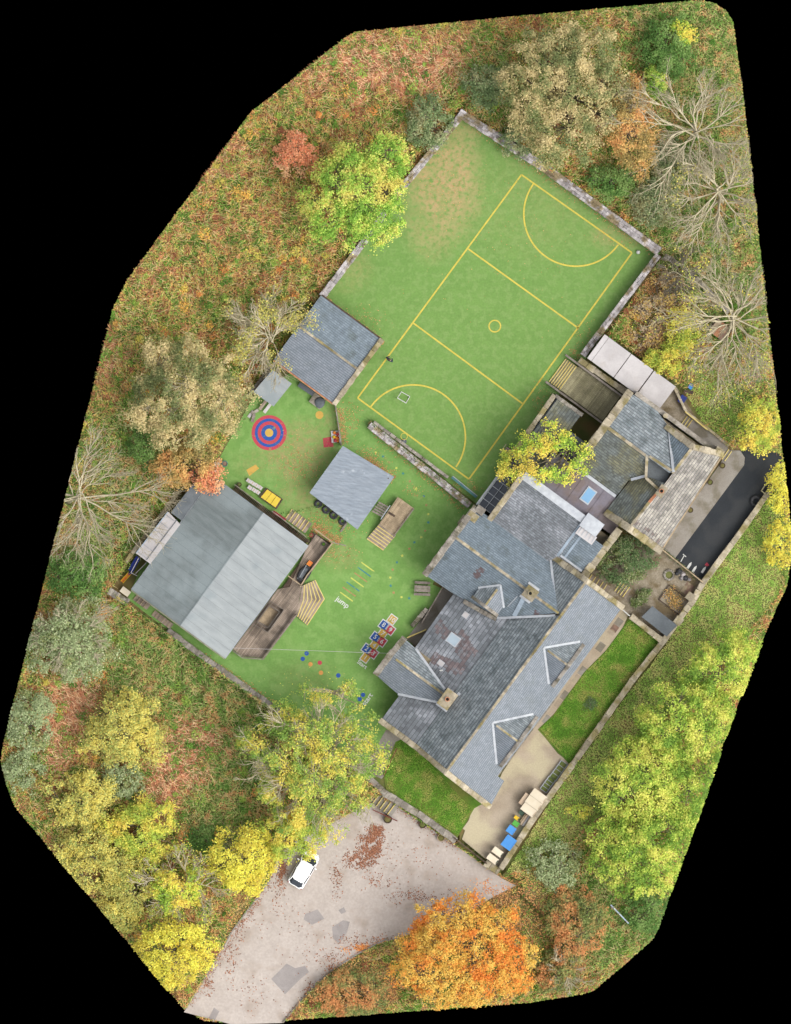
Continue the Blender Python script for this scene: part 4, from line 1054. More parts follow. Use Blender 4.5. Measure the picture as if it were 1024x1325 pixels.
# hatch guarded by mesh rails
ha = empty('railed_hatch', W(347, 797, .5), 'square railed hatch in the classroom deck', 'hatch')
HC = [(349, 777), (368, 789), (347, 818), (327, 807)]
build(MB().prism([W(347.5 + (p[0] - 347.5) * .62, 797.5 + (p[1] - 797.5) * .62)[:2] for p in HC], .5, .56), 'hatch_board', MAT['timber'], ha)
for i in range(4):
    a, b = HC[i], HC[(i + 1) % 4]
    for k in (1.0, .72):
        p = (347.5 + (a[0] - 347.5) * k, 797.5 + (a[1] - 797.5) * k); q = (347.5 + (b[0] - 347.5) * k, 797.5 + (b[1] - 797.5) * k)
        build(MB().bar(W(*p, 1.25), W(*q, 1.25), .06, .06), 'hatch_rail', MAT['timber_grey'], ha)
        build(MB().bar(W(*p, .85), W(*q, .85), .03, .6), 'rail_mesh', MAT['timber_dark'], ha)
# chevron steps
cs = empty('chevron_steps', W(405, 780), 'angled wooden steps with pale edges below the classroom deck', 'steps')
for i in range(6):
    k = i / 6
    def cp(t): # outer->inner chevron corners
        o = [(408, 750.5), (420, 775), (397.5, 809)]; n = [(391.5, 758), (388, 776), (383, 796)]
        return [(a[0] + (b[0] - a[0]) * t, a[1] + (b[1] - a[1]) * t) for a, b in zip(o, n)]
    A = cp(k); B = cp(k + 1 / 6); z = .085 * (i + 1)
    st = build(MB().prism([W(*A[0])[:2], W(*A[1])[:2], W(*B[1])[:2], W(*B[0])[:2]], 0, z).prism([W(*A[1])[:2], W(*A[2])[:2], W(*B[2])[:2], W(*B[1])[:2]], 0, z), 'step', MAT['deck'], cs)
    for a, b in ((A[0], A[1]), (A[1], A[2])): build(MB().bar(W(*a, z + .012), W(*b, z + .012), .1, .03), 'nosing', MAT['nosing'], st)
# long side walkway
sw = empty('side_walkway', W(345, 660), 'narrow railed boardwalk along the classroom upper edge', 'walkway')
mb = MB()
for i in range(60):
    t = i / 60; a = (305 + 96 * t, 630 + 72 * t); b = (a[0] + 1.2, a[1] + .9)
    mb.prism([W(a[0] - 4, a[1] + 5)[:2], W(b[0] - 4, b[1] + 5)[:2], W(b[0] + 1, b[1] - 2)[:2], W(a[0] + 1, a[1] - 2)[:2]], .35, .43)
build(mb, 'deck_boards', MAT['timber_dark'], sw, kind='stuff')
for (a, b) in (((304, 627), (340, 654)), ((352, 661), (397, 695))): build(MB().bar(W(*a, 1.3), W(*b, 1.3), .1, .07), 'handrail', MAT['timber_grey'], sw); build(MB().bar(W(*a, .9), W(*b, .9), .05, .6), 'rail_panel', MAT['timber_dark'], sw)
steps('wooden steps with yellow edges beside the boardwalk', (369, 671), (9, -12.5), (26, 19), 6, .08, 0, MAT['deck'])
steps('short wooden steps at the back corner of the classroom', (172, 776), (5, -6), (18, 13), 4, .12, 0, MAT['deck'], nos=MAT['timber'])
steps('wooden steps with pale edges under the classroom back gutter', (196, 796), (5, -6.5), (24, 18), 6, .1, 0, MAT['deck'], nos=MAT['timber'])
# sand tray, crates, toys
st_ = empty('sand_tray', W(350, 644), 'wooden sand tray with a yellow cover', 'sand tray')
T_ = [(345, 631), (366.5, 646), (358, 659), (335, 643)]
build(MB().prism([W(*p)[:2] for p in T_], 0, .35), 'frame', MAT['timber_dark'], st_)
def shr(P, k, n=0, m=1):
    cx = sum(p[0] for p in P) / len(P); cy = sum(p[1] for p in P) / len(P)
    return [(cx + (p[0] - cx) * k, cy + (p[1] - cy) * k) for p in P]
T2 = shr(T_, .84)
for i in range(3):
    def L_(a, b, t): return (a[0] + (b[0] - a[0]) * t, a[1] + (b[1] - a[1]) * t)
    q = [L_(T2[0], T2[1], i / 3 + .01), L_(T2[0], T2[1], (i + 1) / 3 - .01), L_(T2[3], T2[2], (i + 1) / 3 - .01), L_(T2[3], T2[2], i / 3 + .01)]
    build(MB().prism([W(*p)[:2] for p in q], .34, .42 + .02 * i), 'cover_panel', MAT['sand'], st_)
for i, (x, y) in enumerate(((322, 622), (327, 625), (332, 628), (323.5, 631), (329, 634), (334, 637), (337, 631))):
    e = empty('storage_crate', W(x, y), ('pale crate at the top corner of the crate cluster', 'second pale crate along the crate cluster top', 'pale crate in the middle of the crate cluster', 'pale crate at the lower left of the crate cluster',
              'pale crate at the lower middle of the crate cluster', 'pale crate nearest the sand tray corner', 'pale crate at the right of the crate cluster')[i], 'crate', 'crates beside the sand tray')
    build(MB().box(W(x, y), .44, .36, .3, AV), 'crate_body', MAT['beige'], e)
    build(MB().box(W(x, y, .3), .48, .4, .05, AV), 'rim', MAT['sheet_white'], e)
    build(MB().box(W(x, y, .35), .1, .3, .02, AV), 'lid_strap', MAT['beige'], e)
def pot(px, py, r, h, mat, label, group=None, z=0, plant=True, soil=MAT['soil']):
    e = empty('plant_pot', W(px, py, z), label, 'plant pot', group)
    build(MB().lathe(W(px, py, z), [(r * .75, 0), (r, h), (r * 1.08, h), (r * 1.08, h * 1.08), (r * .88, h * 1.08), (r * .85, h * .8), (.001, h * .8)], 14), 'pot', mat, e, True)
    build(MB().lathe(W(px, py, z + h * .82), [(r * .84, 0), (r * .6, .05), (.001, .08)], 10), 'compost', soil, e)
    return e
pot(310, 627, .24, .35, MAT['timber_dark'], 'brown tub at the end of the boardwalk')
pot(291, 600, .32, .45, MAT['teal'], 'teal tub of brown flowers by the classroom corner', soil=MAT['brick'])
pot(935, 602.5, .3, .4, MAT['timber_dark'], 'dark tub nearest the yellow steps on the yard path', 'tubs along the yard path')
pot(919, 624, .3, .4, MAT['timber_dark'], 'middle dark tub along the house wall', 'tubs along the yard path')
pot(893.5, 660, .3, .4, MAT['timber_dark'], 'dark tub farthest down the house wall', 'tubs along the yard path')
pot(403, 692.5, .2, .3, MAT['p_red'], 'small red pot on the classroom deck', z=.5)
pot(397.5, 703, .16, .25, MAT['timber_dark'], 'small brown pot on the classroom deck', z=.5)
pot(419, 704, .2, .3, MAT['dgreen_pl'], 'green pot against the deck rail', z=.5, soil=MAT['lawn'])
pot(502, 1060, .45, .5, MAT['timber_dark'], 'dark planter beneath the lower car park steps', z=ZLOW)
pot(547, 1067, .4, .4, MAT['timber_dark'], 'dark planter against the car park wall', z=ZLOW)
pot(571, 1084, .42, .4, MAT['timber'], 'wooden planter at the car park wall end', z=ZLOW)
# tub boat on deck
bt = empty('rubber_dinghy', W(394, 742, .5), 'dark oval play boat with orange seat on the classroom deck', 'boat')
tb = MB().torus((0, 0, 0), .75, .3, 24, 8)
tb.v = [(W(394, 742)[0] + math.cos(AU) * x * 1.05 - math.sin(AU) * y * .62, W(394, 742)[1] + math.sin(AU) * x * 1.05 + math.cos(AU) * y * .62, .78 + z * .9) for x, y, z in tb.v]
build(tb, 'hull', MAT['rubber'], bt, True)
build(MB().bar(W(387, 750, .9), W(398, 733, .9), .5, .2), 'floor', MAT['felt_grey'], bt)
build(MB().box(W(401, 729, .55), .55, .5, .5, AU), 'seat', MAT['orange'], bt)
build(MB().bar(W(388, 747, 1.15), W(397, 731, 1.15), .06, .05), 'oar', MAT['steel'], bt)
# tyres
def tyre(px, py, z, label, group, Rr=.34, r=.13):
    e = empty('tyre', W(px, py, z), label, 'tyre', group)
    build(MB().torus(W(px, py, z + r), Rr, r, 22, 8), 'tread', MAT['rubber'], e, True)
    build(MB().torus(W(px, py, z + r), Rr - .1, .06, 20, 6, squash=1.6), 'rim_bead', MAT['felt_grey'], e, True)
    return e
for i, (px, py) in enumerate(((412, 652), (422, 659.5), (432, 666.5), (443.5, 674.5))):
    tyre(px, py, 0, ('tyre at the left end of the row under the sheet roof edge', 'second tyre from the left in the playground row', 'third tyre from the left, holding yellow leaves', 'tyre at the right end of the row beside the plank')[i], 'row of tyres by the sheet shelter')
e = build(MB().torus(W(978.5, 648.5, .2), .48, .2, 24, 8), 'yard_tyre', MAT['rubber'], None, True, label='large tyre lying against the tarmac yard wall', cat='tyre')
build(MB().bar(W(449, 677, .3), W(441, 688, .1), .2, .06), 'loose_plank', MAT['timber_grey'], None, label='plank leaning by the row of tyres', cat='plank')
# wooden play platform and bridge
pf = empty('play_platform', W(515, 670), 'wooden play platform with a ladder of pale edged steps', 'play platform')
mb = MB()
PP = ccw([(515, 643), (536.5, 658), (512, 693), (491, 678)])
for i in range(26):
    v0 = -258 + i * 1.7 * .9 - 6
    q = clip_convex(ccw([F(100, v0 - 10), F(340, v0 - 10), F(340, v0 - 8.6), F(100, v0 - 8.6)]), PP)
    if len(q) > 2: mb.prism([W(*c)[:2] for c in q], .85, .93 + random.uniform(0, .012))
build(mb, 'deck_boards', MAT['timber'], pf, kind='stuff')
build(MB().prism([W(*p)[:2] for p in shr(PP, .95)], .7, .84), 'frame', MAT['timber_dark'], pf)
for p in ((515.5, 645), (535, 658), (511, 691), (492, 678)): build(MB().box(W(*p), .12, .12, .85, AU), 'post', MAT['timber_dark'], pf)
for i in range(6):
    t = i / 6; a = (474.5 + 16.5 * t, 697.5 - 19.5 * t); b = (496 + 16.5 * t, 712.5 - 19.5 * t); a2 = (474.5 + 16.5 * (t + 1 / 6), 697.5 - 19.5 * (t + 1 / 6)); b2 = (496 + 16.5 * (t + 1 / 6), 712.5 - 19.5 * (t + 1 / 6))
    s_ = build(MB().prism([W(*p)[:2] for p in (a, b, b2, a2)], 0, .14 * (i + 1)), 'step', MAT['deck'], pf)
    build(MB().bar(W(a[0] + .5, a[1] - .6, .14 * (i + 1) + .012), W(b[0] + .5, b[1] - .6, .14 * (i + 1) + .012), .1, .03), 'nosing', MAT['nosing'], s_)
build(MB().bar(W(509, 695, 1.2), W(536, 658, 1.2), .1, .07), 'handrail', MAT['timber_grey'], pf)
build(MB().bar(W(493, 672, 1.2), W(505, 654, 1.2), .1, .07), 'handrail', MAT['steel'], pf)
build(MB().prism([W(502, 664)[:2], W(504, 662)[:2], W(512, 667)[:2], W(510.5, 669.5)[:2]], .93, 1.0), 'trap', MAT['timber_dark'], pf)
br = empty('plank_bridge', W(491, 656), 'short plank bridge from the sheet shelter to the play platform', 'bridge')
for i in range(5): build(MB().bar(W(482 + i * 2.0, 661 - i * 2.8, .8), W(495 + i * 2.0, 668 - i * 2.8, .8), .2, .06), 'plank', MAT['timber_grey'], br)
# picnic table
pt = empty('picnic_table', W(546.5, 762), 'grey wooden picnic table near the hall corner', 'picnic table')
for i, (dy, wd, z) in enumerate(((-7.5, .28, .45), (-1.8, .34, .74), (2.4, .34, .74), (7.6, .28, .45))):
    build(MB().bar(W(537 - .4 * i, 761 + dy, z), W(557, 762 + dy, z), wd, .05), ('bench_seat', 'table_top', 'table_top', 'bench_seat')[i], MAT['timber_grey'], pt)
for x in (541, 553): build(MB().bar(W(x, 753.5, .4), W(x, 770, .4), .09, .09), 'cross_beam', MAT['timber_dark'], pt); build(MB().bar(W(x, 757, 0), W(x, 761, .7), .09, .09).bar(W(x, 767, 0), W(x, 763, .7), .09, .09), 'leg', MAT['timber_dark'], pt)
# toy box, bench, planter near slate shelter
tx = empty('toy_box', W(434.5, 565), 'white framed box of orange toys by the thin fence', 'toy box')
build(MB().box(W(434.5, 565), .95, 1.3, .3, .06), 'box_body', MAT['sheet_white'], tx)
for i, (x, y, r, mt) in enumerate(((433, 560, .2, 'orange'), (437, 561.5, .22, 'p_red'), (432.5, 565.5, .2, 'yellow_pl'), (436.5, 567, .24, 'orange'), (434, 570, .2, 'p_red'), (437.5, 571, .16, 'orange'))):
    build(MB().lathe(W(x, y, .28), [(r * .8, 0), (r, .12), (r * .6, .24), (.001, .28)], 10), 'toy_ball', MAT[mt], tx, True)
be = empty('dark_bench', W(396, 502), 'dark blue-grey bench under the slate shelter eave', 'bench')
build(MB().bar(W(387, 497, .45), W(406, 510, .45), .55, .06), 'seat', MAT['felt_grey'], be)
for x, y in ((389, 498.5), (404, 508.5)): build(MB().box(W(x, y), .5, .08, .42, AU), 'leg', MAT['timber_dark'], be)
wt = empty('water_tray', W(412.5, 519.5), 'stone sided water tray with a dark boulder', 'water tray')
build(MB().box(W(411, 519), 1.5, 1.2, .4, AV), 'tray', MAT['coping'], wt)
bo = MB().lathe((0, 0, 0), [(.5, 0), (.6, .2), (.5, .42), (.25, .55), (.001, .58)], 12); c0 = W(414, 521, .2)
bo.v = [(x * random.uniform(.9, 1.1) + c0[0], y * random.uniform(.9, 1.1) + c0[1], z + c0[2]) for x, y, z in bo.v]
build(bo, 'boulder', MAT['felt_grey'], wt)
ju = empty('junk_pile', W(279, 602), 'pale boards and sheet stacked behind the classroom corner', 'boards')
for i, (x, y, a) in enumerate(((276, 603, .4), (282, 599, .9), (278, 607, 1.2))): build(MB().box(W(x, y, .12 * i), 1.0, .6, .11, a), 'board', MAT[('polycarb', 'beige', 'sheet_white')[i]], ju)
ju2 = empty('loose_boards', W(328, 537), 'pale broken boards beside the target rings', 'boards')
for i, (x, y, a) in enumerate(((325, 536, .9), (330, 533, .5), (328, 541, 1.3))): build(MB().box(W(x, y, .1 * i), .9, .35, .09, a), 'board', MAT[('sheet_white', 'coping', 'timber_grey')[i]], ju2)
# bins and play things behind the classroom
tp = empty('blue_tarpaulin', W(173, 735), 'dark blue tarpaulin frame behind the classroom', 'tarpaulin')
build(MB().prism([W(*p)[:2] for p in ((177, 719), (182, 723), (172, 741), (166, 737))], .9, [1.2, 1.5, 1.5, 1.2]), 'sheet', MAT['dblue_pl'], tp)
for a, b in (((180, 722), (170, 741)), ((170, 741), (178, 745)), ((190, 728), (176, 742))): build(MB().bar(W(*a, 1.52), W(*b, 1.52), .07, .07), 'pole', MAT['sheet_white'], tp)
for p in ((180, 722), (170, 741)): build(MB().box(W(*p), .07, .07, 1.5), 'leg', MAT['steel'], tp)
sl = empty('yellow_slide', W(163, 748), 'orange-yellow toy slide by the woodland wall', 'slide')
build(MB().bar(W(168, 742, .7), W(158, 753, .15), .35, .05), 'chute', MAT['orange'], sl)
for d in (-1, 1): build(MB().bar(W(168 + d * 1.6, 742 + d * 1.4, .78), W(158 + d * 1.6, 753 + d * 1.4, .23), .06, .16), 'side_rail', MAT['yellow_pl'], sl)
build(MB().box(W(168, 742), .3, .3, .7, AU), 'ladder', MAT['dblue_pl'], sl)
sb = empty('cream_box', W(162.5, 765.5), 'cream lidded storage box beside the stump of wall', 'storage box')
build(MB().box(W(162.5, 765.5), 1.0, .6, .5, AV), 'box_body', MAT['beige'], sb); build(MB().box(W(162.5, 765.5, .5), 1.08, .68, .08, AV), 'lid', MAT['cream'], sb)
rt = empty('red_trolley', W(362, 667), 'long red toy trough beside the boardwalk rail', 'toy')
build(MB().bar(W(354, 662, .3), W(370, 673, .3), .3, .25), 'trough', MAT['p_red'], rt); build(MB().bar(W(354, 661, .45), W(370, 672, .45), .06, .06), 'trough_rim', MAT['red_metal'], rt)

# ------------------------------------------------------------------ pitch furniture
go = empty('mini_goal', W(522, 516), 'small white goal frame standing on the pitch', 'goal')
g = [(514.5, 515), (525.5, 521.5), (530.5, 513), (519.5, 507)]
for i, (a, b, z) in enumerate(((0, 1, 1.0), (1, 2, .95), (2, 3, .04), (3, 0, .95))): build(MB().tube([W(*g[a], z if i != 1 and i != 3 else (.04 if i == 3 else 1.0)), W(*g[b], z if i != 1 and i != 3 else (1.0 if i == 3 else .04))], .045, 6), 'goal_tube', MAT['white'], go)
for a in (0, 1): build(MB().tube([W(*g[a], 0), W(*g[a], 1.0)], .04, 6), 'goal_post', MAT['white'], go)
build(MB().tube([W(*g[1], .04), W(*g[2], .04)], .05, 6), 'goal_tube', MAT['white'], go)
nb = empty('netball_post', W(523, 568), 'netball post with yellow hoop at the lower goal line', 'netball post')
build(MB().tube([W(523, 571, 0), W(523, 571, 3.0)], .045, 8), 'post', MAT['steel'], nb)
build(MB().torus(W(523, 565, 3.05), .36, .035, 24, 6), 'hoop', MAT['line'], nb, True)
build(MB().tube([W(523, 571, 3.0), W(523, 568.5, 3.05)], .03, 6), 'bracket', MAT['steel'], nb)
build(MB().lathe(W(523, 571, 0), [(.3, 0), (.3, .06), (.001, .07)], 14), 'base', MAT['felt_grey'], nb)
bl = MB().lathe(W(826, 326.3, .0), [(.22 * math.sin(math.pi * i / 10) + .0005, .22 - .22 * math.cos(math.pi * i / 10)) for i in range(11)], 16)
build(bl, 'football', MAT['white'], None, True, label='white ball in the right corner of the pitch', cat='ball')
bb = empty('teal_bench', W(600, 630), 'teal board bench at the end of the double wall', 'bench')
build(MB().bar(W(585, 617, .85), W(617, 643, .85), .34, .06), 'board', MAT['teal'], bb); build(MB().bar(W(586, 616, .95), W(618, 642, .95), .07, .1), 'edge_rail', MAT['steel'], bb)
for x, y in ((588, 619.5), (614, 640.5)): build(MB().box(W(x, y), .1, .3, .83, AV), 'leg', MAT['timber_dark'], bb)
bx_ = empty('timber_planter', W(657, 585), 'brown timber planter box at the pitch edge', 'planter')
build(MB().box(W(657, 585), 1.0, .85, .6, AU), 'box_body', MAT['timber_dark'], bx_)
for i in range(4): build(MB().box(W(657 + (i - 1.5) * 2.6 * UX, 585 + (i - 1.5) * 2.6 * UY, .6), .19, .85, .05, AU), 'board', MAT['deck'], bx_)
for d in (-1, 1): build(MB().bar(FW(376 + 0, -182 + 5.4 * d, .62), FW(390, -182 + 5.4 * d, .62), .07, .08), 'edge_rail', MAT['beige'], bx_)

# person on the pitch (skin surface over a skeleton)
def person(px, py, ang):
    root = empty('person', W(px, py), 'person in a dark navy jacket standing on the pitch', 'person')
    J = [((0, 0, .95), .15), ((0, 0, 1.15), .19), ((0, 0, 1.36), .22), ((0, 0, 1.47), .075), ((0, .02, 1.56), .075), ((0, .03, 1.66), .095), ((0, .02, 1.76), .07)]
    E = [(i, i + 1) for i in range(6)]
    def chain(frm, pts):
        last = frm
        for p, r in pts:
            J.append((p, r)); E.append((last, len(J) - 1)); last = len(J) - 1
    for s in (-1, 1):
        chain(0, [((.1 * s, 0, .88), .11), ((.11 * s, .01, .5), .075), ((.12 * s, -.01, .1), .05), ((.13 * s, .14, .04), .04)])
        chain(2, [((.26 * s, 0, 1.4), .11), ((.4 * s, -.02, 1.14), .085), ((.26 * s, .22, 1.06), .055), ((.14 * s, .32, 1.08), .035)])
    ca, sa = math.cos(ang), math.sin(ang); o = W(px, py)
    me = bpy.data.meshes.new('body')
    me.from_pydata([(p[0] * ca - p[1] * sa, p[0] * sa + p[1] * ca, p[2]) for p, r in J], E, [])
    ob = mesh_obj('body', me, None, root)
    m = ob.modifiers.new('skin', 'SKIN'); m.use_smooth_shade = True
    for i, (p, r) in enumerate(J):
        me.skin_vertices[0].data[i].radius = (r, r * (.75 if i in (1, 2) else 1)); me.skin_vertices[0].data[i].use_root = (i == 0)
    ob.modifiers.new('sub', 'SUBSURF').levels = 1; ob.modifiers['sub'].render_levels = 2
    mt = bpy.data.materials.new('clothes_and_skin'); mt.use_nodes = True; n = mt.node_tree.nodes; l = mt.node_tree.links
    tc = n.new('ShaderNodeTexCoord'); sx = n.new('ShaderNodeSeparateXYZ'); cr = n.new('ShaderNodeValToRGB'); mr = n.new('ShaderNodeMath'); mr.operation = 'DIVIDE'; mr.inputs[1].default_value = 2.0
    l.new(tc.outputs['Object'], sx.inputs[0]); l.new(sx.outputs[2], mr.inputs[0]); l.new(mr.outputs[0], cr.inputs[0])
    cr.color_ramp.interpolation = 'CONSTANT'; el = cr.color_ramp.elements
    el[0].position = 0; el[0].color = K(50, 48, 50); el[1].position = .045; el[1].color = K(58, 60, 78)
    for pos, c in ((.45, K(40, 42, 74)), (.745, K(206, 168, 148))):
        x = el.new(pos); x.color = c
    l.new(cr.outputs[0], n['Principled BSDF'].inputs['Base Color']); n['Principled BSDF'].inputs['Roughness'].default_value = .8
    me.materials.append(mt)
    hb = MB().lathe((0, 0, 0), [(.112 * math.sin(math.pi * i / 12) + .0005, -.02 + .13 * -math.cos(math.pi * i / 12)) for i in range(5, 13)], 14)
    hb.v = [(o[0] + (x) * ca - (y - .005) * sa, o[1] + x * sa + (y - .005) * ca, 1.70 + z) for x, y, z in hb.v]
    build(hb, 'hair', MAT['hair'], root, True)
    for s in (-1, 1):                                # five fingers on each hand
        mb = MB()
        for f in range(4):
            q = [(.14 * s + (f - 1.5) * .018, .33, 1.09 - .01 * f), (.135 * s + (f - 1.5) * .018, .37 + .01 * (f in (1, 2)), 1.08), (.13 * s + (f - 1.5) * .018, .38 + .012 * (f in (1, 2)), 1.05)]
            mb.tube([(o[0] + x * ca - y * sa, o[1] + x * sa + y * ca, z) for x, y, z in q], [.01, .009, .007], 6)
        q = [(.12 * s, .30, 1.10), (.10 * s, .34, 1.10), (.095 * s, .365, 1.09)]
        mb.tube([(o[0] + x * ca - y * sa, o[1] + x * sa + y * ca, z) for x, y, z in q], [.012, .01, .008], 6)
        build(mb, 'fingers', MAT['skin'], root, True)
    mb = MB()                                         # face
    for x, y, z, r in ((-.035, .125, 1.665, .014), (.035, .125, 1.665, .014)):
        mb.lathe((o[0] + x * ca - y * sa, o[1] + x * sa + y * ca, z), [(.001, -r), (r, 0), (.001, r)], 8)
    build(mb, 'eyes', MAT['black'], root)
    mb = MB(); mb.bar((o[0] - .125 * sa, o[1] + .125 * ca, 1.66), (o[0] - .15 * sa, o[1] + .15 * ca, 1.625), .03, .03); build(mb, 'nose', MAT['skin'], root)
person(504, 465.5, R(-35))

# ------------------------------------------------------------------ car
def car(px, py, ang):
    """origin at the middle of the car, nose along +Y before rotation"""
    root = empty('parked_car', W(px, py, ZLOW), 'white hatchback parked under the yellow-green tree', 'car')
    o = Vector(W(px, py, ZLOW)); rot = Matrix.Rotation(ang, 3, 'Z')
    def T(mb): mb.v = [tuple(o + rot @ Vector((p[0] * 1.12, p[1] * 1.1, p[2]))) for p in mb.v]; return mb
    def loft(secs, cap=True):
        mb = MB(); n = len(secs[0]); vs = [p for s in secs for p in s]
        fs = [(i * n + k, i * n + (k + 1) % n, (i + 1) * n + (k + 1) % n, (i + 1) * n + k) for i in range(len(secs) - 1) for k in range(n)]
        if cap: fs += [tuple(range(n)), tuple(range((len(secs) - 1) * n, len(secs) * n))[::-1]]
        return mb.add(vs, fs)
    def sec(y, hw, z0, z1, ins=.1):
        h = z1 - z0
        pts = [(-hw * .92, z0), (-hw, z0 + h * .25), (-hw, z0 + h * .65), (-hw * .95, z0 + h * .9), (-hw * .8, z1), (0, z1 + .02), (hw * .8, z1), (hw * .95, z0 + h * .9), (hw, z0 + h * .65), (hw, z0 + h * .25), (hw * .92, z0)]
        return [(x, y, z) for x, z in pts]
    body = loft([sec(-1.95, .62, .38, .72), sec(-1.9, .76, .28, .9), sec(-1.7, .85, .22, .98), sec(-1.0, .88, .2, .98), (sec(0, .88, .2, .96)), sec(.7, .88, .2, .96), sec(1.2, .87, .22, .93), sec(1.65, .8, .26, .76), sec(1.88, .66, .3, .66), sec(1.95, .5, .34, .58)])
    b = build(T(body), 'body', MAT['car'], root, True)
    def cs(y, hw, z): return [(-hw, y, z), (-hw * .9, y, z + .0), (hw * .9, y, z), (hw, y, z)]
    # glasshouse: lower ring to upper ring
    low = [(-.76, -1.7), (-.46, -1.86), (.46, -1.86), (.76, -1.7), (.84, -.2), (.82, 1.15), (.55, 1.42), (-.55, 1.42), (-.82, 1.15), (-.84, -.2)]
    up = [(-.62, -1.16), (-.4, -1.28), (.4, -1.28), (.62, -1.16), (.7, -.2), (.66, .62), (.44, .8), (-.44, .8), (-.66, .62), (-.7, -.2)]
    n = 10
    gh = MB().add([(x, y, .93) for x, y in low] + [(x, y, 1.42) for x, y in up], [(i, (i + 1) % n, n + (i + 1) % n, n + i) for i in range(n)])
    build(T(gh), 'window_glass', MAT['glass'], root, False)
    rf = MB(); r0 = [(x * 1.03, y * 1.02, 1.42) for x, y in up]; r1 = [(x * .9, y * .92, 1.475) for x, y in up]; r2 = [(x * .5, y * .6 - .2, 1.50) for x, y in up]
    vs = r0 + r1 + r2; fs = [(i, (i + 1) % n, n + (i + 1) % n, n + i) for i in range(n)] + [(n + i, n + (i + 1) % n, 2 * n + (i + 1) % n, 2 * n + i) for i in range(n)] + [tuple(range(2 * n, 3 * n))]
    build(T(rf.add(vs, fs)), 'roof', MAT['car'], root, True)
    for i in (0, 3, 5, 8, 4, 9):
        a, c = low[i], up[i]; m = MB().bar((a[0], a[1], .92), (c[0], c[1], 1.44), .09, .05)
        build(T(m), 'pillar', MAT['car'], root)
    for s in (-1, 1):
        for y in (-1.2, 1.22):
            wm = MB().torus((s * .78, y, .3), .22, .09, 20, 8, 'X'); wh = build(T(wm), 'wheel', MAT['rubber'], root, True)
            hm = MB().torus((s * .84, y, .3), .1, .05, 14, 6, 'X'); build(T(hm), 'hub', MAT['steel'], wh, True)
        mm = MB().box((s * .98, .62, .92), .2, .12, .13); build(T(mm), 'door_mirror', MAT['car'], root)
        build(T(MB().box((s * .58, 1.78, .55), .3, .14, .13)), 'headlight', MAT['steel'], root)
        build(T(MB().box((s * .72, -1.84, .62), .12, .14, .26)), 'tail_light', MAT['red_l'], root)
    build(T(MB().box((0, -1.97, .42), .5, .03, .12)), 'number_plate', MAT['p_gold'], root)
    build(T(MB().bar((-.4, -1.24, 1.49), (.4, -1.24, 1.49), .14, .04)), 'spoiler', MAT['car'], root)
    build(T(MB().bar((0, -.9, 1.5), (.0, -1.1, 1.62), .02, .02)), 'aerial', MAT['black'], root)
car(393.5, 1125, math.atan2(-.5, .86))

# ------------------------------------------------------------------ bins and planters in the service yard
def bin_(label, cx, cy, w_, d_, h, bmat, lmat, group='bins in the service yard', name='wheelie_bin', lids=1, ang=AU):
    e = empty(name, W(cx, cy), label, 'bin', group); o = W(cx, cy)
    build(MB().prism([(o[0] + math.cos(ang) * x * .9 - math.sin(ang) * y * .9, o[1] + math.sin(ang) * x * .9 + math.cos(ang) * y * .9) for x, y in ((-w_ / 2, -d_ / 2), (w_ / 2, -d_ / 2), (w_ / 2, d_ / 2), (-w_ / 2, d_ / 2))], .06, h), 'bin_body', bmat, e)
    for i in range(lids):
        t = (i - (lids - 1) / 2) * w_ / lids
        l = build(MB().box((o[0] + math.cos(ang) * t, o[1] + math.sin(ang) * t, h), w_ / lids - .04, d_, .07, ang), 'lid', lmat, e)
        build(MB().box((o[0] + math.cos(ang) * t + math.sin(ang) * d_ * .47, o[1] + math.sin(ang) * t - math.cos(ang) * d_ * .47, h + .07), w_ / lids * .6, .06, .04, ang), 'handle', bmat, l)
    for a, b in ((-1, -1), (1, -1)):
        build(MB().box((o[0] + math.cos(ang) * a * w_ * .35 - math.sin(ang) * b * d_ * .38, o[1] + math.sin(ang) * a * w_ * .35 + math.cos(ang) * b * d_ * .38, 0), .08, .18, .16, ang), 'wheel', MAT['rubber'], e)
    return e
bin_('cream lidded cupboard topmost of the three by the wall', 697, 1029.5, .95, 1.75, 1.3, MAT['beige'], MAT['cream'], 'cream cupboards', 'storage_cupboard')
bin_('middle cream lidded cupboard of the three by the wall', 690.5, 1038.5, .95, 1.75, 1.3, MAT['beige'], MAT['cream'], 'cream cupboards', 'storage_cupboard')
bin_('lowest cream lidded cupboard beside the dark green bin', 684, 1047.5, .95, 1.65, 1.3, MAT['beige'], MAT['cream'], 'cream cupboards', 'storage_cupboard')
build(MB().box(W(678, 1033.5, 0), 1.4, .5, 1.15, AU), 'beige_board', MAT['beige'], None, label='beige board standing against the cream cupboards', cat='board')
bin_('large blue lidded bin in the service yard', 658.5, 1090, 1.45, 1.25, 1.2, MAT['blue_pl'], MAT['blue_pl'])
bin_('second blue bin above the large blue bin', 661.5, 1073.5, .9, .9, 1.1, MAT['blue_pl'], MAT['blue_pl'])
bin_('small bright green bin between blue and yellow bins', 667.5, 1065.5, .6, .7, .95, MAT['green_pl'], MAT['green_pl'])
bin_('small yellow topped bin', 668.5, 1058, .42, .55, .9, MAT['dgreen_pl'], MAT['yellow_pl'])
bin_('small dark green bin below the cream cupboards', 674.5, 1051.5, .5, .55, .95, MAT['dgreen_pl'], MAT['dgreen_pl'])
bin_('cream lidded green bin nearer the blue bins', 644, 1102, .75, 1.2, 1.15, MAT['dgreen_pl'], MAT['cream'])
bin_('cream lidded green bin at the yard corner', 637.5, 1111, .75, 1.25, 1.15, MAT['dgreen_pl'], MAT['cream'])
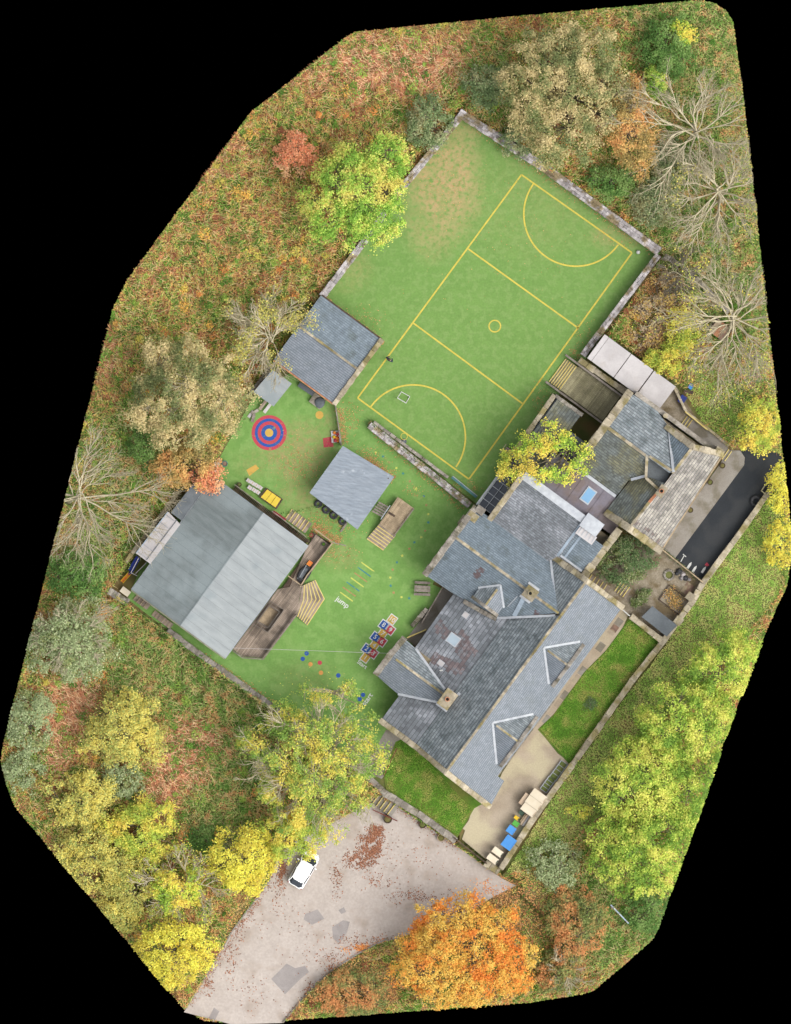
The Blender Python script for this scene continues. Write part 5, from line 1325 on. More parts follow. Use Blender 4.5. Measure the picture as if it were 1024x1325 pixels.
pa_ = empty('pallet_stack', W(683, 1061), 'pale pallets and boards beside the green bin', 'pallets')
for i in range(5): build(MB().bar(W(674 + i * 2.6, 1067 + i * 1.5, .5 + .04 * (i % 2)), W(683 + i * 2.6, 1054 + i * 1.5, .5 + .04 * (i % 2)), .2, .05), 'pallet_board', MAT[('beige', 'sheet_white')[i % 2]], pa_)
build(MB().box(W(681, 1061), 1.0, 1.0, .45, AU), 'pallet_frame', MAT['timber'], pa_)
for (cx, cy, lu, lb) in ((723, 997, 2.2, 'long metal planter frame full of brown seedlings'), (709, 1015, 1.7, 'shorter metal planter frame nearer the cream cupboards')):
    e = empty('planter_frame', W(cx, cy), lb, 'planter', 'planter frames by the long wall'); o = W(cx, cy)
    build(MB().box(W(cx, cy), lu, .8, .3, AU), 'soil_bed', MAT['soil'], e)
    for s in (-1, 1):
        build(MB().bar((o[0] - math.cos(AU) * lu / 2 - math.sin(AU) * .42 * s, o[1] - math.sin(AU) * lu / 2 + math.cos(AU) * .42 * s, .36), (o[0] + math.cos(AU) * lu / 2 - math.sin(AU) * .42 * s, o[1] + math.sin(AU) * lu / 2 + math.cos(AU) * .42 * s, .36), .1, .12), 'side_rail', MAT['steel'], e)
    for k in range(5):
        t = (k / 4 - .5) * lu
        build(MB().bar((o[0] + math.cos(AU) * t - math.sin(AU) * .42, o[1] + math.sin(AU) * t + math.cos(AU) * .42, .36), (o[0] + math.cos(AU) * t + math.sin(AU) * .42, o[1] + math.sin(AU) * t - math.cos(AU) * .42, .36), .06, .1), 'cross_bar', MAT['steel'], e)
# drain cover, rail on the front path
build(MB().box(W(795.5, 813, .0), .75, .75, .03, AU), 'drain_cover', MAT['brick'], None, label='square brown drain cover on the front path', cat='drain cover')
rl = empty('white_handrail', W(776, 818), 'white handrail along the front of the school', 'handrail')
build(MB().tube([W(785, 802, 1.0), W(767, 828, 1.0)], .05, 6), 'rail', MAT['white'], rl)
for p in ((785, 802), (767, 828)): build(MB().tube([W(*p, 0), W(*p, 1.0)], .05, 6), 'post', MAT['white'], rl)
rl2 = empty('white_gate_bar', W(807, 791), 'white bar between school corner and lawn wall', 'gate')
build(MB().tube([W(801, 785, .9), W(815, 797, .9)], .07, 6), 'bar', MAT['white'], rl2); build(MB().box(W(801, 785), .1, .1, 1.0), 'post', MAT['white'], rl2)
# steps
steps('upper entrance steps with yellow edges near the school corner', (478, 982), (18, 13), (8, -11), 4, .12, 0.0, MAT['concrete'])
lw = steps('lower steps with yellow edges from car park to path', (477, 1036), (12, -16), (29, 21), 6, .14, ZLOW, MAT['concrete'])
steps('three yellow edged steps beside the white stores', (880, 551), (9, -13), (10, 7), 3, .12, 0, MAT['concrete'])
steps('two yellow edged steps at the house corner', (934, 594), (9, -13), (7, 5), 2, .12, 0, MAT['concrete'])
steps('yellow edged steps under the garden bush', (795, 765), (9, -13), (14, 9.5), 4, .1, 0, MAT['deck'])
steps('mossy steps in the corner of the garden yard', (760, 752), (6, -9), (24, 16), 5, .06, 0, MAT['deck'])
rr_ = empty('red_handrail', W(505, 1062), 'red-brown handrail along the lower car park steps', 'handrail')
build(MB().bar(W(483, 1048, .1), W(514, 1062, .9), .1, .07), 'rail', MAT['red_metal'], rr_)
for t in (0, .5, 1): build(MB().box(W(483 + 31 * t, 1048 + 14 * t, ZLOW), .07, .07, .9 + .8 * t), 'post', MAT['red_metal'], rr_)
for i in range(14): build(MB().box(W(483 + 31 * i / 14, 1048 + 14 * i / 14, ZLOW + .1), .03, .03, .8 + .8 * i / 14), 'baluster', MAT['red_metal'], rr_)
rr2 = empty('red_fence_rail', W(505, 990), 'red-brown rail beside the upper entrance steps', 'handrail')
build(MB().bar(W(514, 968, .95), W(497, 1003, .95), .09, .07), 'rail', MAT['red_metal'], rr2)
for p in ((514, 968), (505, 986), (497, 1003)): build(MB().box(W(*p), .07, .07, .95), 'post', MAT['red_metal'], rr2)
# painted rockets on the tarmac
yard = bpy.data.objects['tarmac_yard']
for x, y, a in ((892.5, 731.3, 0), (899, 736, 0), (911, 737, 0)):
    d = (.55, -.83); n_ = (.83, .55); L, wd = 5.0, 1.5
    pts = [(x - d[0] * L - n_[0] * wd, y - d[1] * L - n_[1] * wd), (x - d[0] * L + n_[0] * wd, y - d[1] * L + n_[1] * wd), (x + d[0] * 1.5 + n_[0] * wd, y + d[1] * 1.5 + n_[1] * wd), (x + d[0] * L, y + d[1] * L), (x + d[0] * 1.5 - n_[0] * wd, y + d[1] * 1.5 - n_[1] * wd)]
    paint('painted_rocket', [pts], .007, MAT['white'], yard)
paint('painted_flame', [[(912, 731), (915, 727.5), (918, 731.5), (915, 733)]], .007, MAT['p_red'], yard)
paint('painted_arrow', strip_poly([(881, 727), (886, 718)], 1.0) + strip_poly([(884, 717), (888, 720.5)], 1.2), .007, MAT['white'], yard)
# yard odds and ends
bc = empty('blue_climber', W(886, 512), 'dark blue plastic play unit behind the white stores', 'play unit')
build(MB().box(W(883, 517), .9, .7, .8, AU), 'unit_body', MAT['dblue_pl'], bc); build(MB().box(W(894, 500), .6, .5, .5, AU), 'unit_body', MAT['blue_pl'], bc); build(MB().bar(W(885, 507, .6), W(897, 508, .6), .4, .1), 'shelf', MAT['timber_dark'], bc)
ph = empty('play_house', W(931, 427), 'brown timber play hut under the bare tree', 'play hut')
build(MB().box(W(932, 427, .3), 2.2, 1.6, 1.0, AV), 'hut_wall', MAT['timber_dark'], ph)
for i in range(3): build(MB().box(W(926 + i * 5.5, 423 + i * 4, 1.3), .6, 1.7, .08, AV), 'roof_board', MAT[('beige', 'terracotta', 'brick')[i]], ph)
tyre(911, 452, .3, 'tyre on the grass below the play hut', 'tyres by the play hut'); tyre(914, 444, .3, 'tyre nearest the brown play hut', 'tyres by the play hut')
bs = empty('beige_stool', W(914, 474), 'small beige board table on the grass below the bare tree', 'table'); build(MB().box(W(914, 474, .6), .6, .6, .06, .4), 'top', MAT['beige'], bs); build(MB().box(W(914, 474, .2), .12, .12, .4, .4), 'leg', MAT['timber_dark'], bs)
sp = empty('sand_pit', W(978, 477), 'square netted sand pit near the right edge of the survey', 'sand pit')
SP = [(976, 461), (996, 475), (982, 494), (962, 479)]
build(MB().prism([W(*p)[:2] for p in SP], .1, .3), 'pit_floor', MAT['deck'], sp)
for i in range(4): build(MB().bar(W(*SP[i], .36), W(*SP[(i + 1) % 4], .36), .12, .2), 'edge_beam', MAT['steel'], sp)
for t in (.33, .66):
    build(MB().bar(W(976 + 20 * t, 461 + 14 * t, .34), W(962 + 20 * t, 479 + 15 * t, .34), .05, .04), 'net_cord', MAT['sheet_white'], sp)
cf = empty('climbing_frame', W(985, 632), 'mossy green timber trellis frame at the yard wall end', 'frame')
for a, b in (((985, 635), (1004, 608)), ((992, 641), (1010, 614)), ((985, 635), (992, 641)), ((1004, 608), (1010, 614)), ((994, 622), (1001, 628))): build(MB().bar(W(*a, 1.2), W(*b, 1.2), .12, .1), 'beam', MAT['deck_moss'], cf)
for p in ((985, 635), (1004, 608), (992, 641), (1010, 614)): build(MB().box(W(*p), .12, .12, 1.15), 'post', MAT['deck_moss'], cf)
rc = empty('stone_ring', W(866, 744), 'ring of stones around the garden pool', 'stone ring')
for k in range(14):
    t0, t1 = 2 * math.pi * k / 14, 2 * math.pi * (k + .9) / 14
    stone('edge_stone', W(866 + 6.2 * math.cos(t0), 744 + 6.2 * math.sin(t0), .1), W(866 + 6.2 * math.cos(t1), 744 + 6.2 * math.sin(t1), .1), .26, .22, MAT['coping'], rc)
build(MB().lathe(W(866, 744, 0), [(.42, 0), (.42, .06), (.001, .07)], 16), 'pool_bed', MAT['soil'], rc)
for i, (x, y, r) in enumerate(((879, 739, .35), (884, 743, .3), (887, 748, .32), (882, 748, .26), (876, 742, .24), (892, 750, .22))):
    b_ = MB().lathe((0, 0, 0), [(r, 0), (r * .95, .18), (r * .5, .34), (.001, .38)], 9)
    b_.v = [(W(x, y)[0] + p[0] * random.uniform(.75, 1.2), W(x, y)[1] + p[1] * random.uniform(.75, 1.2), p[2]) for p in b_.v]
    build(b_, 'rock', MAT['rubble'] if i % 2 else MAT['rubber'], None, group='rocks in the garden yard', label=('dark rock nearest the pool end of the rockery', 'pale rock at the top of the rockery', 'dark rock at the lower end of the rockery', 'pale rock in the middle of the rockery', 'small dark rock beside the stone ring', 'small pale rock near the yard fence')[i], cat='rock')
build(MB().box(W(890, 762, .0), 1.3, 1.0, .04, AU), 'red_mat', MAT['brick'], None, label='faded red mat on the garden yard', cat='mat')
gb = empty('garden_bed', W(880, 775), 'timber edged garden bed in the garden yard', 'garden bed')
GB = [(866, 757), (893, 778), (880, 796), (853, 776)]
build(MB().prism([W(*p)[:2] for p in GB], 0, .1), 'bed_soil', MAT['gravel'], gb)
for i in range(4): build(MB().bar(W(*GB[i], .12), W(*GB[(i + 1) % 4], .12), .1, .16), 'edge_board', MAT['timber_dark'], gb)
# telegraph pole and overhead wire
tpz = empty('telegraph_pole', W(797, 1180, ZLOW), 'telegraph pole with pale cross arm among the lower right bushes', 'pole')
build(MB().tube([W(791, 1172, 0), W(791, 1172, 8.5)], [.16, .11], 10), 'mast', MAT['timber_grey'], tpz)
build(MB().bar(W(789, 1168, 8.3), W(812, 1192, 8.3), .14, .14), 'cross_arm', MAT['polycarb'], tpz)
for t in (.2, .5, .9): build(MB().lathe(W(789 + 23 * t, 1168 + 24 * t, 8.36), [(.06, 0), (.09, .08), (.05, .2), (.001, .22)], 8), 'insulator', MAT['white'], tpz)
cab = []
for i in range(17):
    t = i / 16; cab.append(W(302 + 232 * t, 838 + 8 * t, 3.3 + .9 * t - 1.2 * t * (1 - t)))
build(MB().tube(cab, .018, 5), 'overhead_cable', MAT['sheet_white'], None, label='thin pale cable slung from classroom to school gable', cat='cable')
# ------------------------------------------------------------------ vegetation
LK = 1.2
def pal(*cs):
    a = np.array([[lin(c) for c in q] for q in cs])
    g = a.mean(1, keepdims=True)
    return np.minimum(.78, (a * .9 + g * .1) * LK)
PAL = {
 'yg': pal((120, 160, 58), (142, 180, 64), (164, 192, 74), (184, 200, 84), (204, 204, 98), (206, 192, 90)),
 'oak': pal((116, 126, 78), (134, 140, 88), (154, 150, 98), (176, 164, 110), (190, 174, 120), (200, 182, 130)),
 'rust': pal((150, 134, 78), (172, 148, 84), (192, 160, 92), (206, 166, 96), (204, 150, 88)),
 'pink': pal((226, 152, 108), (214, 132, 88), (192, 122, 92), (232, 168, 122)),
 'maple': pal((218, 132, 44), (230, 146, 50), (240, 160, 56), (246, 172, 66), (244, 180, 74)),
 'yellow': pal((196, 184, 66), (214, 194, 60), (230, 206, 64), (242, 214, 76), (236, 204, 62)),
 'willow': pal((156, 168, 120), (136, 152, 104), (174, 182, 136), (118, 136, 84), (150, 156, 100)),
 'ywillow': pal((204, 190, 86), (186, 184, 96), (216, 200, 96), (158, 170, 88), (172, 164, 80)),
 'dark': pal((78, 112, 52), (92, 128, 60), (108, 142, 70), (128, 154, 84)),
 'olive': pal((104, 124, 80), (122, 140, 92), (142, 154, 106), (162, 166, 122), (150, 146, 100)),
 'hedge': pal((112, 146, 54), (134, 164, 58), (154, 180, 64), (172, 192, 72), (190, 200, 80), (206, 204, 90)),
 'ygold': pal((156, 176, 66), (182, 190, 70), (206, 198, 74), (224, 206, 80), (228, 190, 72)),
 'yglime': pal((134, 168, 58), (156, 186, 62), (180, 198, 66), (204, 204, 72), (222, 204, 74), (226, 190, 72)),
 'ashy': pal((120, 152, 66), (140, 166, 70), (160, 178, 74), (180, 188, 80), (202, 194, 80), (218, 196, 78)),
 'dry': pal((168, 150, 122), (186, 164, 126), (200, 172, 108), (212, 186, 96), (178, 140, 100), (150, 134, 108)),
 'orbush': pal((118, 132, 72), (142, 142, 80), (166, 146, 86), (184, 142, 84), (196, 136, 80)),
 'garden': pal((96, 122, 76), (118, 138, 92), (82, 108, 62), (146, 150, 108), (110, 126, 70)),
}
DENS = 1.0
def outside_cut(P):
    px = P[:, 0] / S + 512; py = 662.5 - P[:, 1] / S
    return inpoly(px, py, OUTLINE)
def leaf_quads(C, size, nrm_up=.9, aspect=.72, N=None, rg=rng):
    n = len(C)
    nv = rg.normal(size=(n, 3)); nv /= np.linalg.norm(nv, axis=1)[:, None]
    nv[:, 2] = np.abs(nv[:, 2]); nv[:, 2] += nrm_up
    if N is not None: nv += N
    nv /= np.linalg.norm(nv, axis=1)[:, None]
    r = rg.normal(size=(n, 3)); t = np.cross(nv, r); t /= np.linalg.norm(t, axis=1)[:, None] + 1e-9
    s = np.cross(nv, t)
    a = (size * .5 * rg.uniform(.65, 1.35, n))[:, None]; b = a * aspect
    V = np.stack([C - t * a, C + s * b - t * a * .1, C + t * a, C - s * b - t * a * .1], 1)
    return V
def canopy(px, py, rx, ry, z0, z1, palette, lsize=.2, dens=1.0, gap=.25, clump=.75, rot=0, lobes=.22, cloud=None, seed=0, per=None):
    """crown: clumps of leaves filling a dome; returns quads, colours and clump centres"""
    rg = np.random.default_rng(seed)
    cx, cy, _ = W(px, py); Rx, Ry = rx * S, ry * S
    area = math.pi * Rx * Ry
    clump = clump * .85; nc = max(8, int(area * 1.35 / (clump ** 2)))
    ph = rg.random(4) * 6.28
    a = rg.random(nc * 3) * 6.2832; rho = np.sqrt(rg.random(nc * 3))
    lim = 1 - lobes * (.5 + .5 * np.sin(3 * a + ph[0]) * .6 + .5 * np.sin(5 * a + ph[1]) * .4 + .35 * np.sin(9 * a + ph[2]))
    x = np.cos(a) * rho * lim * Rx; y = np.sin(a) * rho * lim * Ry
    gx, gy = x * math.cos(rot) - y * math.sin(rot), x * math.sin(rot) + y * math.cos(rot)
    keep = fbm((gx + cx) / 1.3 + 50 + seed, (gy + cy) / 1.3 + 50, 2) > gap
    gx, gy, rho = gx[keep][:nc], gy[keep][:nc], rho[keep][:nc]
    n = len(gx)
    dome = np.sqrt(np.clip(1 - rho ** 2 * .95, 0, 1))
    lump = .65 + .5 * fbm((gx + cx) / 2.4 + seed, (gy + cy) / 2.4 + 9, 2)
    zc = z0 + (z1 - z0) * dome * np.clip(lump * rg.uniform(.62, 1.08, n), 0, 1.15)
    CC = np.stack([gx + cx, gy + cy, zc], 1)
    cr = clump * rg.uniform(.45, 1.45, n)
    npl = per or max(5, int(dens * DENS * 42 * (clump / .75) ** 2 * (.25 / lsize) ** 1.6))
    idx = np.repeat(np.arange(n), npl)
    d = rg.normal(size=(len(idx), 3)); d /= np.linalg.norm(d, axis=1)[:, None]
    rr = rg.random(len(idx)) ** .6 * 1.2
    P = CC[idx] + d * (rr * cr[idx])[:, None] * np.array([1, 1, .62])
    k = outside_cut(P); P, d, idx = P[k], d[k], idx[k]
    V = leaf_quads(P, lsize, 1.0, N=d * .6, rg=rg)
    big = fbm(P[:, 0] / 1.5 + seed * 3, P[:, 1] / 1.5, 3)
    t = np.clip((big - .5) * 1.9 + .5 + rg.normal(0, .16, len(P)) + (rg.random(n) - .5)[idx] * .5, 0, .999)
    pi = (t * len(palette)).astype(int)
    col = palette[pi] * rg.uniform(.82, 1.15, len(P))[:, None]
    return V, col, CC
def branch(p0, p1, r0, r1, bend, seg, rr):
    p0, p1 = np.array(p0), np.array(p1); L = np.linalg.norm(p1 - p0)
    off = rr.normal(size=3) * bend * L; off[2] = abs(off[2]) * .6
    pts = []
    for i in range(seg + 1):
        t = i / seg
        pts.append(tuple(p0 + (p1 - p0) * t + off * (4 * t * (1 - t)) * .5 + rr.normal(size=3) * L * .012 * (0 < i < seg)))
    return pts, [r0 + (r1 - r0) * i / seg for i in range(seg + 1)]
def limbs(mb, base, z_fork, CC, nl, r_trunk, rr, tw=.035, frac=.7):
    base = np.array(base); fork = base + np.array([rr.normal() * .2, rr.normal() * .2, z_fork - base[2]])
    pts, rad = branch(base, fork, r_trunk, r_trunk * .75, .03, 3, rr); trunk = MB().tube(pts, rad, 8)
    if len(CC) == 0: return trunk
    sel = CC[rr.choice(len(CC), min(nl, len(CC)), replace=False)]
    nodes = []
    for c in sel:
        e = fork + (c - fork) * .8
        p, r = branch(fork, e, r_trunk * .45, r_trunk * .14, .10, 4, rr); mb.tube(p, r, 5, False)
        nodes += [np.array(q) for q in p[1:]]
    nodes = np.array(nodes)
    m = rr.choice(len(CC), int(len(CC) * frac), replace=False)
    for c in CC[m]:
        i = np.argmin(((nodes - c) ** 2).sum(1))
        if np.linalg.norm(nodes[i] - c) > 4: continue
        p, r = branch(nodes[i], c + np.array([0, 0, .1]), tw * 1.3, tw * .5, .12, 2, rr); mb.tube(p, r, 3, False)
    return trunk
def clip_mb(mb):
    if not mb.v: return mb
    P = np.array(mb.v); k = outside_cut(P)
    mb.f = [f for f in mb.f if all(k[i] for i in f)]
    return mb
NQ = [0]
def tree(name, label, cat, group, px, py, rx, ry, z0, z1, pl, bark='bark', lsize=.2, dens=1.0, gap=.25, clump=.75, rot=0, nl=12, tw=.035, seed=None, trunk=None, frac=.7, lobes=.22, r_trunk=None):
    seed = seed if seed is not None else int(px * 7 + py)
    rr = np.random.default_rng(seed)
    tx, ty = trunk or (px, py)
    zb = float(zground(np.array([tx]), np.array([ty]))[0]) - .1
    root = empty(name, W(tx, ty, zb), label, cat, group)
    V, C, CC = canopy(px, py, rx, ry, zb + z0, zb + z1, PAL[pl], lsize, dens, gap, clump, rot, seed=seed, lobes=lobes)
    mb = MB(); rt = r_trunk or max(.08, .03 * z1 + .02 * rx * S)
    t = limbs(mb, W(tx, ty, zb), zb + max(.4, z0 * .8), CC, nl, rt, rr, tw, frac)
    if outside_cut(np.array([W(tx, ty)]))[0]: build(t, 'trunk', MAT[bark], root, True)
    clip_mb(mb)
    if mb.f: build(mb, 'branches', MAT[bark], root, True, kind='stuff')
    NQ[0] += len(V)
    quads_obj('crown', V, C, MAT['leaf'], root)
    return root
def bare_tree(name, label, px, py, reach, h, bark='bark_pale', nl=9, leaves=None, seed=0, sector=None, twig=.03, lsize=.18, nleaf=0, r_trunk=.3, sub=7, group=None):
    """leafless tree seen from above: limbs fanning out, each forking into twigs"""
    rr = np.random.default_rng(seed)
    zb = float(zground(np.array([px]), np.array([py]))[0]) - .1
    root = empty(name, W(px, py, zb), label, 'tree', group)
    base = np.array(W(px, py, zb)); mb = MB(); tips = []
    fork = base + np.array([0, 0, h * .3])
    ln = rr.uniform(0, 6.28); lean = np.array([math.cos(ln), math.sin(ln), 0]) * reach * S * .22
    top = base + lean + np.array([0, 0, h * .62]); mid = base + lean * .3 + np.array([0, 0, h * .3])
    t = MB().tube([tuple(base), tuple(mid), tuple(top)], [r_trunk, r_trunk * .75, r_trunk * .4], 8)
    a0, a1 = sector or (0, 2 * math.pi)
    for i in range(nl):
        a = a0 + (a1 - a0) * (i + rr.uniform(.2, .8)) / nl; L = reach * S * rr.uniform(.55, 1.1)
        tt = rr.uniform(.1, 1.0); fork = mid + (top - mid) * tt
        end = base + lean * .5 + np.array([0, 0, h * .3]) + np.array([math.cos(a) * L, math.sin(a) * L, h * .7 * rr.uniform(.4, .95)])
        p, r = branch(fork + rr.normal(size=3) * .15, end, r_trunk * rr.uniform(.22, .42), .03, .16, 7, rr); mb.tube(p, r, 5, False)
        for k in range(sub):
            t_ = rr.uniform(.22, .98); j = min(6, int(t_ * 7)); q0 = np.array(p[j]) + (np.array(p[j + 1]) - np.array(p[j])) * (t_ * 7 - j)
            aa = a + rr.choice((-1, 1)) * rr.uniform(.15, .7); l2 = L * rr.uniform(.22, .58) * (1.15 - .6 * t_)
            e2 = q0 + np.array([math.cos(aa) * l2, math.sin(aa) * l2, l2 * rr.uniform(.1, .6)])
            p2, r2 = branch(q0, e2, .045 + .05 * (1 - t_), twig * .8, .12, 4, rr); mb.tube(p2, r2, 4, False)
            for m in range(7):
                j2 = rr.integers(1, 5); q1 = np.array(p2[j2]); a3 = aa + rr.choice((-1, 1)) * rr.uniform(.25, .9); l3 = l2 * rr.uniform(.25, .6)
                e3 = q1 + np.array([math.cos(a3) * l3, math.sin(a3) * l3, l3 * rr.uniform(0, .6)])
                p3, r3 = branch(q1, e3, twig, twig * .6, .12, 3, rr); mb.tube(p3, r3, 3, False); tips.append(e3)
                if m % 2 == 0:
                    a4 = a3 + rr.choice((-1, 1)) * rr.uniform(.3, .8); e4 = np.array(p3[1]) + np.array([math.cos(a4) * l3 * .6, math.sin(a4) * l3 * .6, .1]); p4, r4 = branch(p3[1], e4, twig * .8, twig * .55, .1, 2, rr); mb.tube(p4, r4, 3, False); tips.append(e4)
    if outside_cut(base[None])[0]: build(t, 'trunk', MAT[bark], root, True)
    clip_mb(mb); build(mb, 'branches', MAT[bark], root, True, kind='stuff')
    if leaves and nleaf:
        T = np.array(tips); T = T[fbm(T[:, 0] / 2.5 + seed, T[:, 1] / 2.5, 2) > .46]
        P = T[rr.integers(0, len(T), nleaf)] + rr.normal(size=(nleaf, 3)) * .28
        P = P[outside_cut(P)]; V = leaf_quads(P, lsize, .7, rg=rr); pl = PAL[leaves]
        C = pl[rr.integers(0, len(pl), len(P))] * rr.uniform(.85, 1.15, len(P))[:, None]
        quads_obj('leaves', V, C, MAT['leaf'], root)
    return root

WG = 'trees around the school'
tree('broadleaf_tree', 'bushy yellow-green tree overhanging the left wall of the pitch', 'tree', WG, 458, 262, 74, 70, 3.0, 10.0, 'yg', clump=.85, gap=.30, nl=14, trunk=(462, 280), lobes=.2)
tree('broadleaf_tree', 'yellow-green tree lobe reaching towards the pitch corner', 'tree', WG, 500, 205, 34, 32, 2.5, 7.5, 'yg', clump=.8, gap=.32)
tree('small_tree', 'small pink-orange tree at the left of the yellow-green tree', 'tree', WG, 383, 200, 30, 30, 1.2, 4.5, 'pink', gap=.3, clump=.6, lsize=.18)
tree('oak_tree', 'large olive-tan oak above the upper right pitch wall', 'tree', WG, 728, 122, 86, 100, 3.5, 13.0, 'oak', gap=.26, clump=.85, nl=16, bark='bark_dark', lobes=.15)
tree('beech_tree', 'narrow golden-tan tree on the right flank of the oak', 'tree', WG, 815, 165, 36, 72, 2.5, 9.0, 'rust', gap=.26, rot=.15, clump=.75)
tree('oak_tree', 'broad olive-tan oak left of the slate shelter', 'tree', WG, 243, 512, 88, 82, 3.0, 11.0, 'oak', gap=.34, clump=.8, nl=16, bark='bark_pale', lobes=.3)
tree('small_tree', 'orange-leaved tree leaning over the classroom corner', 'tree', WG, 243, 606, 48, 34, 2.0, 6.5, 'rust', gap=.34, clump=.65, bark='bark')
tree('orange_sapling', 'peach coloured sapling above the classroom roof corner', 'tree', WG, 270, 618, 26, 20, 3.2, 5.5, 'pink', gap=.42, clump=.5)
tree('conifer', 'small dark green conifer between oak and bare tree', 'tree', WG, 188, 574, 24, 34, .6, 4.5, 'dark', gap=.15, clump=.5, lsize=.15)
tree('broadleaf_tree', 'lime and gold tree rising through the school roofs', 'tree', WG, 712, 590, 58, 46, 4.8, 10.0, 'yglime', dens=.6, gap=.40, clump=.7, trunk=(740, 575), lobes=.35)
tree('broadleaf_tree', 'golden foliage hanging over the glazed lean-to', 'tree', WG, 668, 606, 26, 24, 4.0, 7.0, 'ygold', gap=.4, clump=.55, trunk=(664, 588))
tree('broadleaf_tree', 'big yellow-green tree beside the car park steps', 'tree', WG, 408, 990, 98, 108, 3.5, 12.0, 'ashy', dens=.7, gap=.40, clump=.75, nl=22, tw=.05, bark='bark_pale', lobes=.3)
tree('broadleaf_tree', 'yellow foliage spray over the playground text', 'tree', WG, 432, 896, 44, 34, 4.0, 8.0, 'ashy', dens=.35, gap=.55, clump=.55, nl=14, tw=.05, bark='bark_pale', frac=.95, lobes=.35)
tree('yellow_tree', 'bright yellow tree left of the parked car', 'tree', WG, 316, 1110, 52, 48, 2.5, 8.0, 'yellow', gap=.3, clump=.7)
tree('yellow_tree', 'yellow tree behind the parked car roof', 'tree', WG, 380, 1082, 46, 34, 3.4, 8.0, 'ygold', gap=.34, clump=.7)
tree('yellow_tree', 'bright yellow tree at the lower left survey edge', 'tree', WG, 228, 1232, 56, 48, 2.5, 8.0, 'yellow', gap=.3, clump=.7)
tree('willow_tree', 'thin lime-yellow tree between the two bright yellow trees', 'tree', WG, 226, 1152, 40, 34, 2.0, 6.5, 'yglime', gap=.42, clump=.6, bark='bark_pale', nl=16, tw=.045, frac=.9)
tree('willow_tree', 'pale yellow willow standing in the bracken', 'tree', WG, 163, 945, 62, 58, 1.5, 6.5, 'ywillow', gap=.3, clump=.7, lobes=.4)
tree('willow_tree', 'golden willow bush below the bracken willow', 'tree', WG, 106, 1032, 50, 42, 1.2, 5.0, 'ywillow', gap=.3, clump=.65, lobes=.35)
tree('willow_tree', 'lime-yellow willow bush right of the golden willow', 'tree', WG, 182, 1074, 58, 46, 1.5, 5.5, 'ygold', gap=.32, clump=.65, lobes=.35)
tree('willow_tree', 'straggling golden willow on the lower left survey edge', 'tree', WG, 122, 1108, 66, 52, 1.0, 5.0, 'ywillow', gap=.3, clump=.65)
tree('willow_tree', 'mixed yellow shrub at the foot of the left slope', 'tree', WG, 178, 1146, 54, 46, 1.0, 4.5, 'ywillow', gap=.36, clump=.6)
tree('willow_tree', 'grey-green willow at the left survey edge', 'tree', WG, 92, 830, 66, 60, 1.5, 6.5, 'willow', gap=.26, clump=.7, bark='bark_pale', nl=18, tw=.045, lobes=.3)
tree('dark_shrub', 'dark green bushy tree above the grey-green willow', 'tree', WG, 102, 742, 44, 32, 1.0, 4.5, 'dark', gap=.2, clump=.65)
tree('willow_tree', 'grey-green willow low on the left survey edge', 'tree', WG, 38, 935, 36, 46, 1.0, 4.5, 'willow', gap=.28, clump=.6)
tree('maple_tree', 'large glowing orange maple beside the car park', 'tree', WG, 600, 1232, 98, 80, 2.5, 9.5, 'maple', gap=.24, clump=.75, nl=16, lobes=.2)
HG = 'hedgerow trees along the right survey edge'
tree('hedgerow_tree', 'uppermost yellow-green hedgerow tree by the verge', 'tree', HG, 945, 866, 62, 54, 2.5, 9.0, 'hedge', gap=.22, clump=.8, lobes=.16)
tree('hedgerow_tree', 'yellow-green hedgerow tree second from the top', 'tree', HG, 888, 935, 68, 60, 2.5, 9.5, 'hedge', gap=.22, clump=.8, lobes=.16)
tree('hedgerow_tree', 'yellow-green hedgerow tree opposite the service yard', 'tree', HG, 836, 1012, 72, 64, 2.5, 9.5, 'hedge', gap=.22, clump=.8, lobes=.16)
tree('hedgerow_tree', 'yellow-green hedgerow tree cut by the right survey edge', 'tree', HG, 912, 1030, 60, 66, 2.5, 9.5, 'hedge', gap=.22, clump=.8, lobes=.16)
tree('hedgerow_tree', 'lowest full yellow-green hedgerow tree above the telegraph pole', 'tree', HG, 834, 1098, 80, 70, 2.5, 8.5, 'hedge', gap=.22, clump=.8, lobes=.16)
tree('dark_shrub', 'dark green bush at the lower right corner of the survey', 'shrub', HG, 845, 1178, 40, 36, .6, 3.5, 'dark', gap=.24, clump=.6)
tree('yellow_tree', 'yellow tree by the right end of the tarmac yard', 'tree', WG, 984, 552, 34, 40, 2.5, 7.0, 'ygold', gap=.3, clump=.65)
tree('yellow_tree', 'bright yellow tree outside the tarmac yard wall', 'tree', WG, 1012, 632, 20, 42, 1.5, 5.5, 'yellow', gap=.3, clump=.6)
tree('yellow_tree', 'bright yellow shrub lower on the right survey edge', 'tree', WG, 1010, 705, 22, 34, 1.2, 4.5, 'yellow', gap=.3, clump=.6)
SG = 'shrubs around the pitch and house'
tree('olive_shrub', 'green bush between the two willow bushes in the bracken', 'shrub', SG, 158, 1010, 32, 26, .5, 3.0, 'willow', gap=.28, clump=.6)
tree('olive_shrub', 'olive bush at the left survey corner', 'shrub', SG, 30, 1000, 30, 30, .4, 2.6, 'willow', gap=.3, clump=.55)
tree('yellow_shrub', 'golden scrub bush on the lower left survey edge', 'shrub', SG, 155, 1180, 34, 30, .4, 3.0, 'ywillow', gap=.34, clump=.55)
tree('dark_shrub', 'dark green bush beside the bare branched tree', 'shrub', SG, 262, 1085, 26, 22, .3, 2.2, 'dark', gap=.3, clump=.55)
tree('olive_shrub', 'olive bush at the foot of the oak near the pitch wall', 'shrub', SG, 668, 185, 26, 22, .5, 3.0, 'olive', gap=.28, clump=.55)
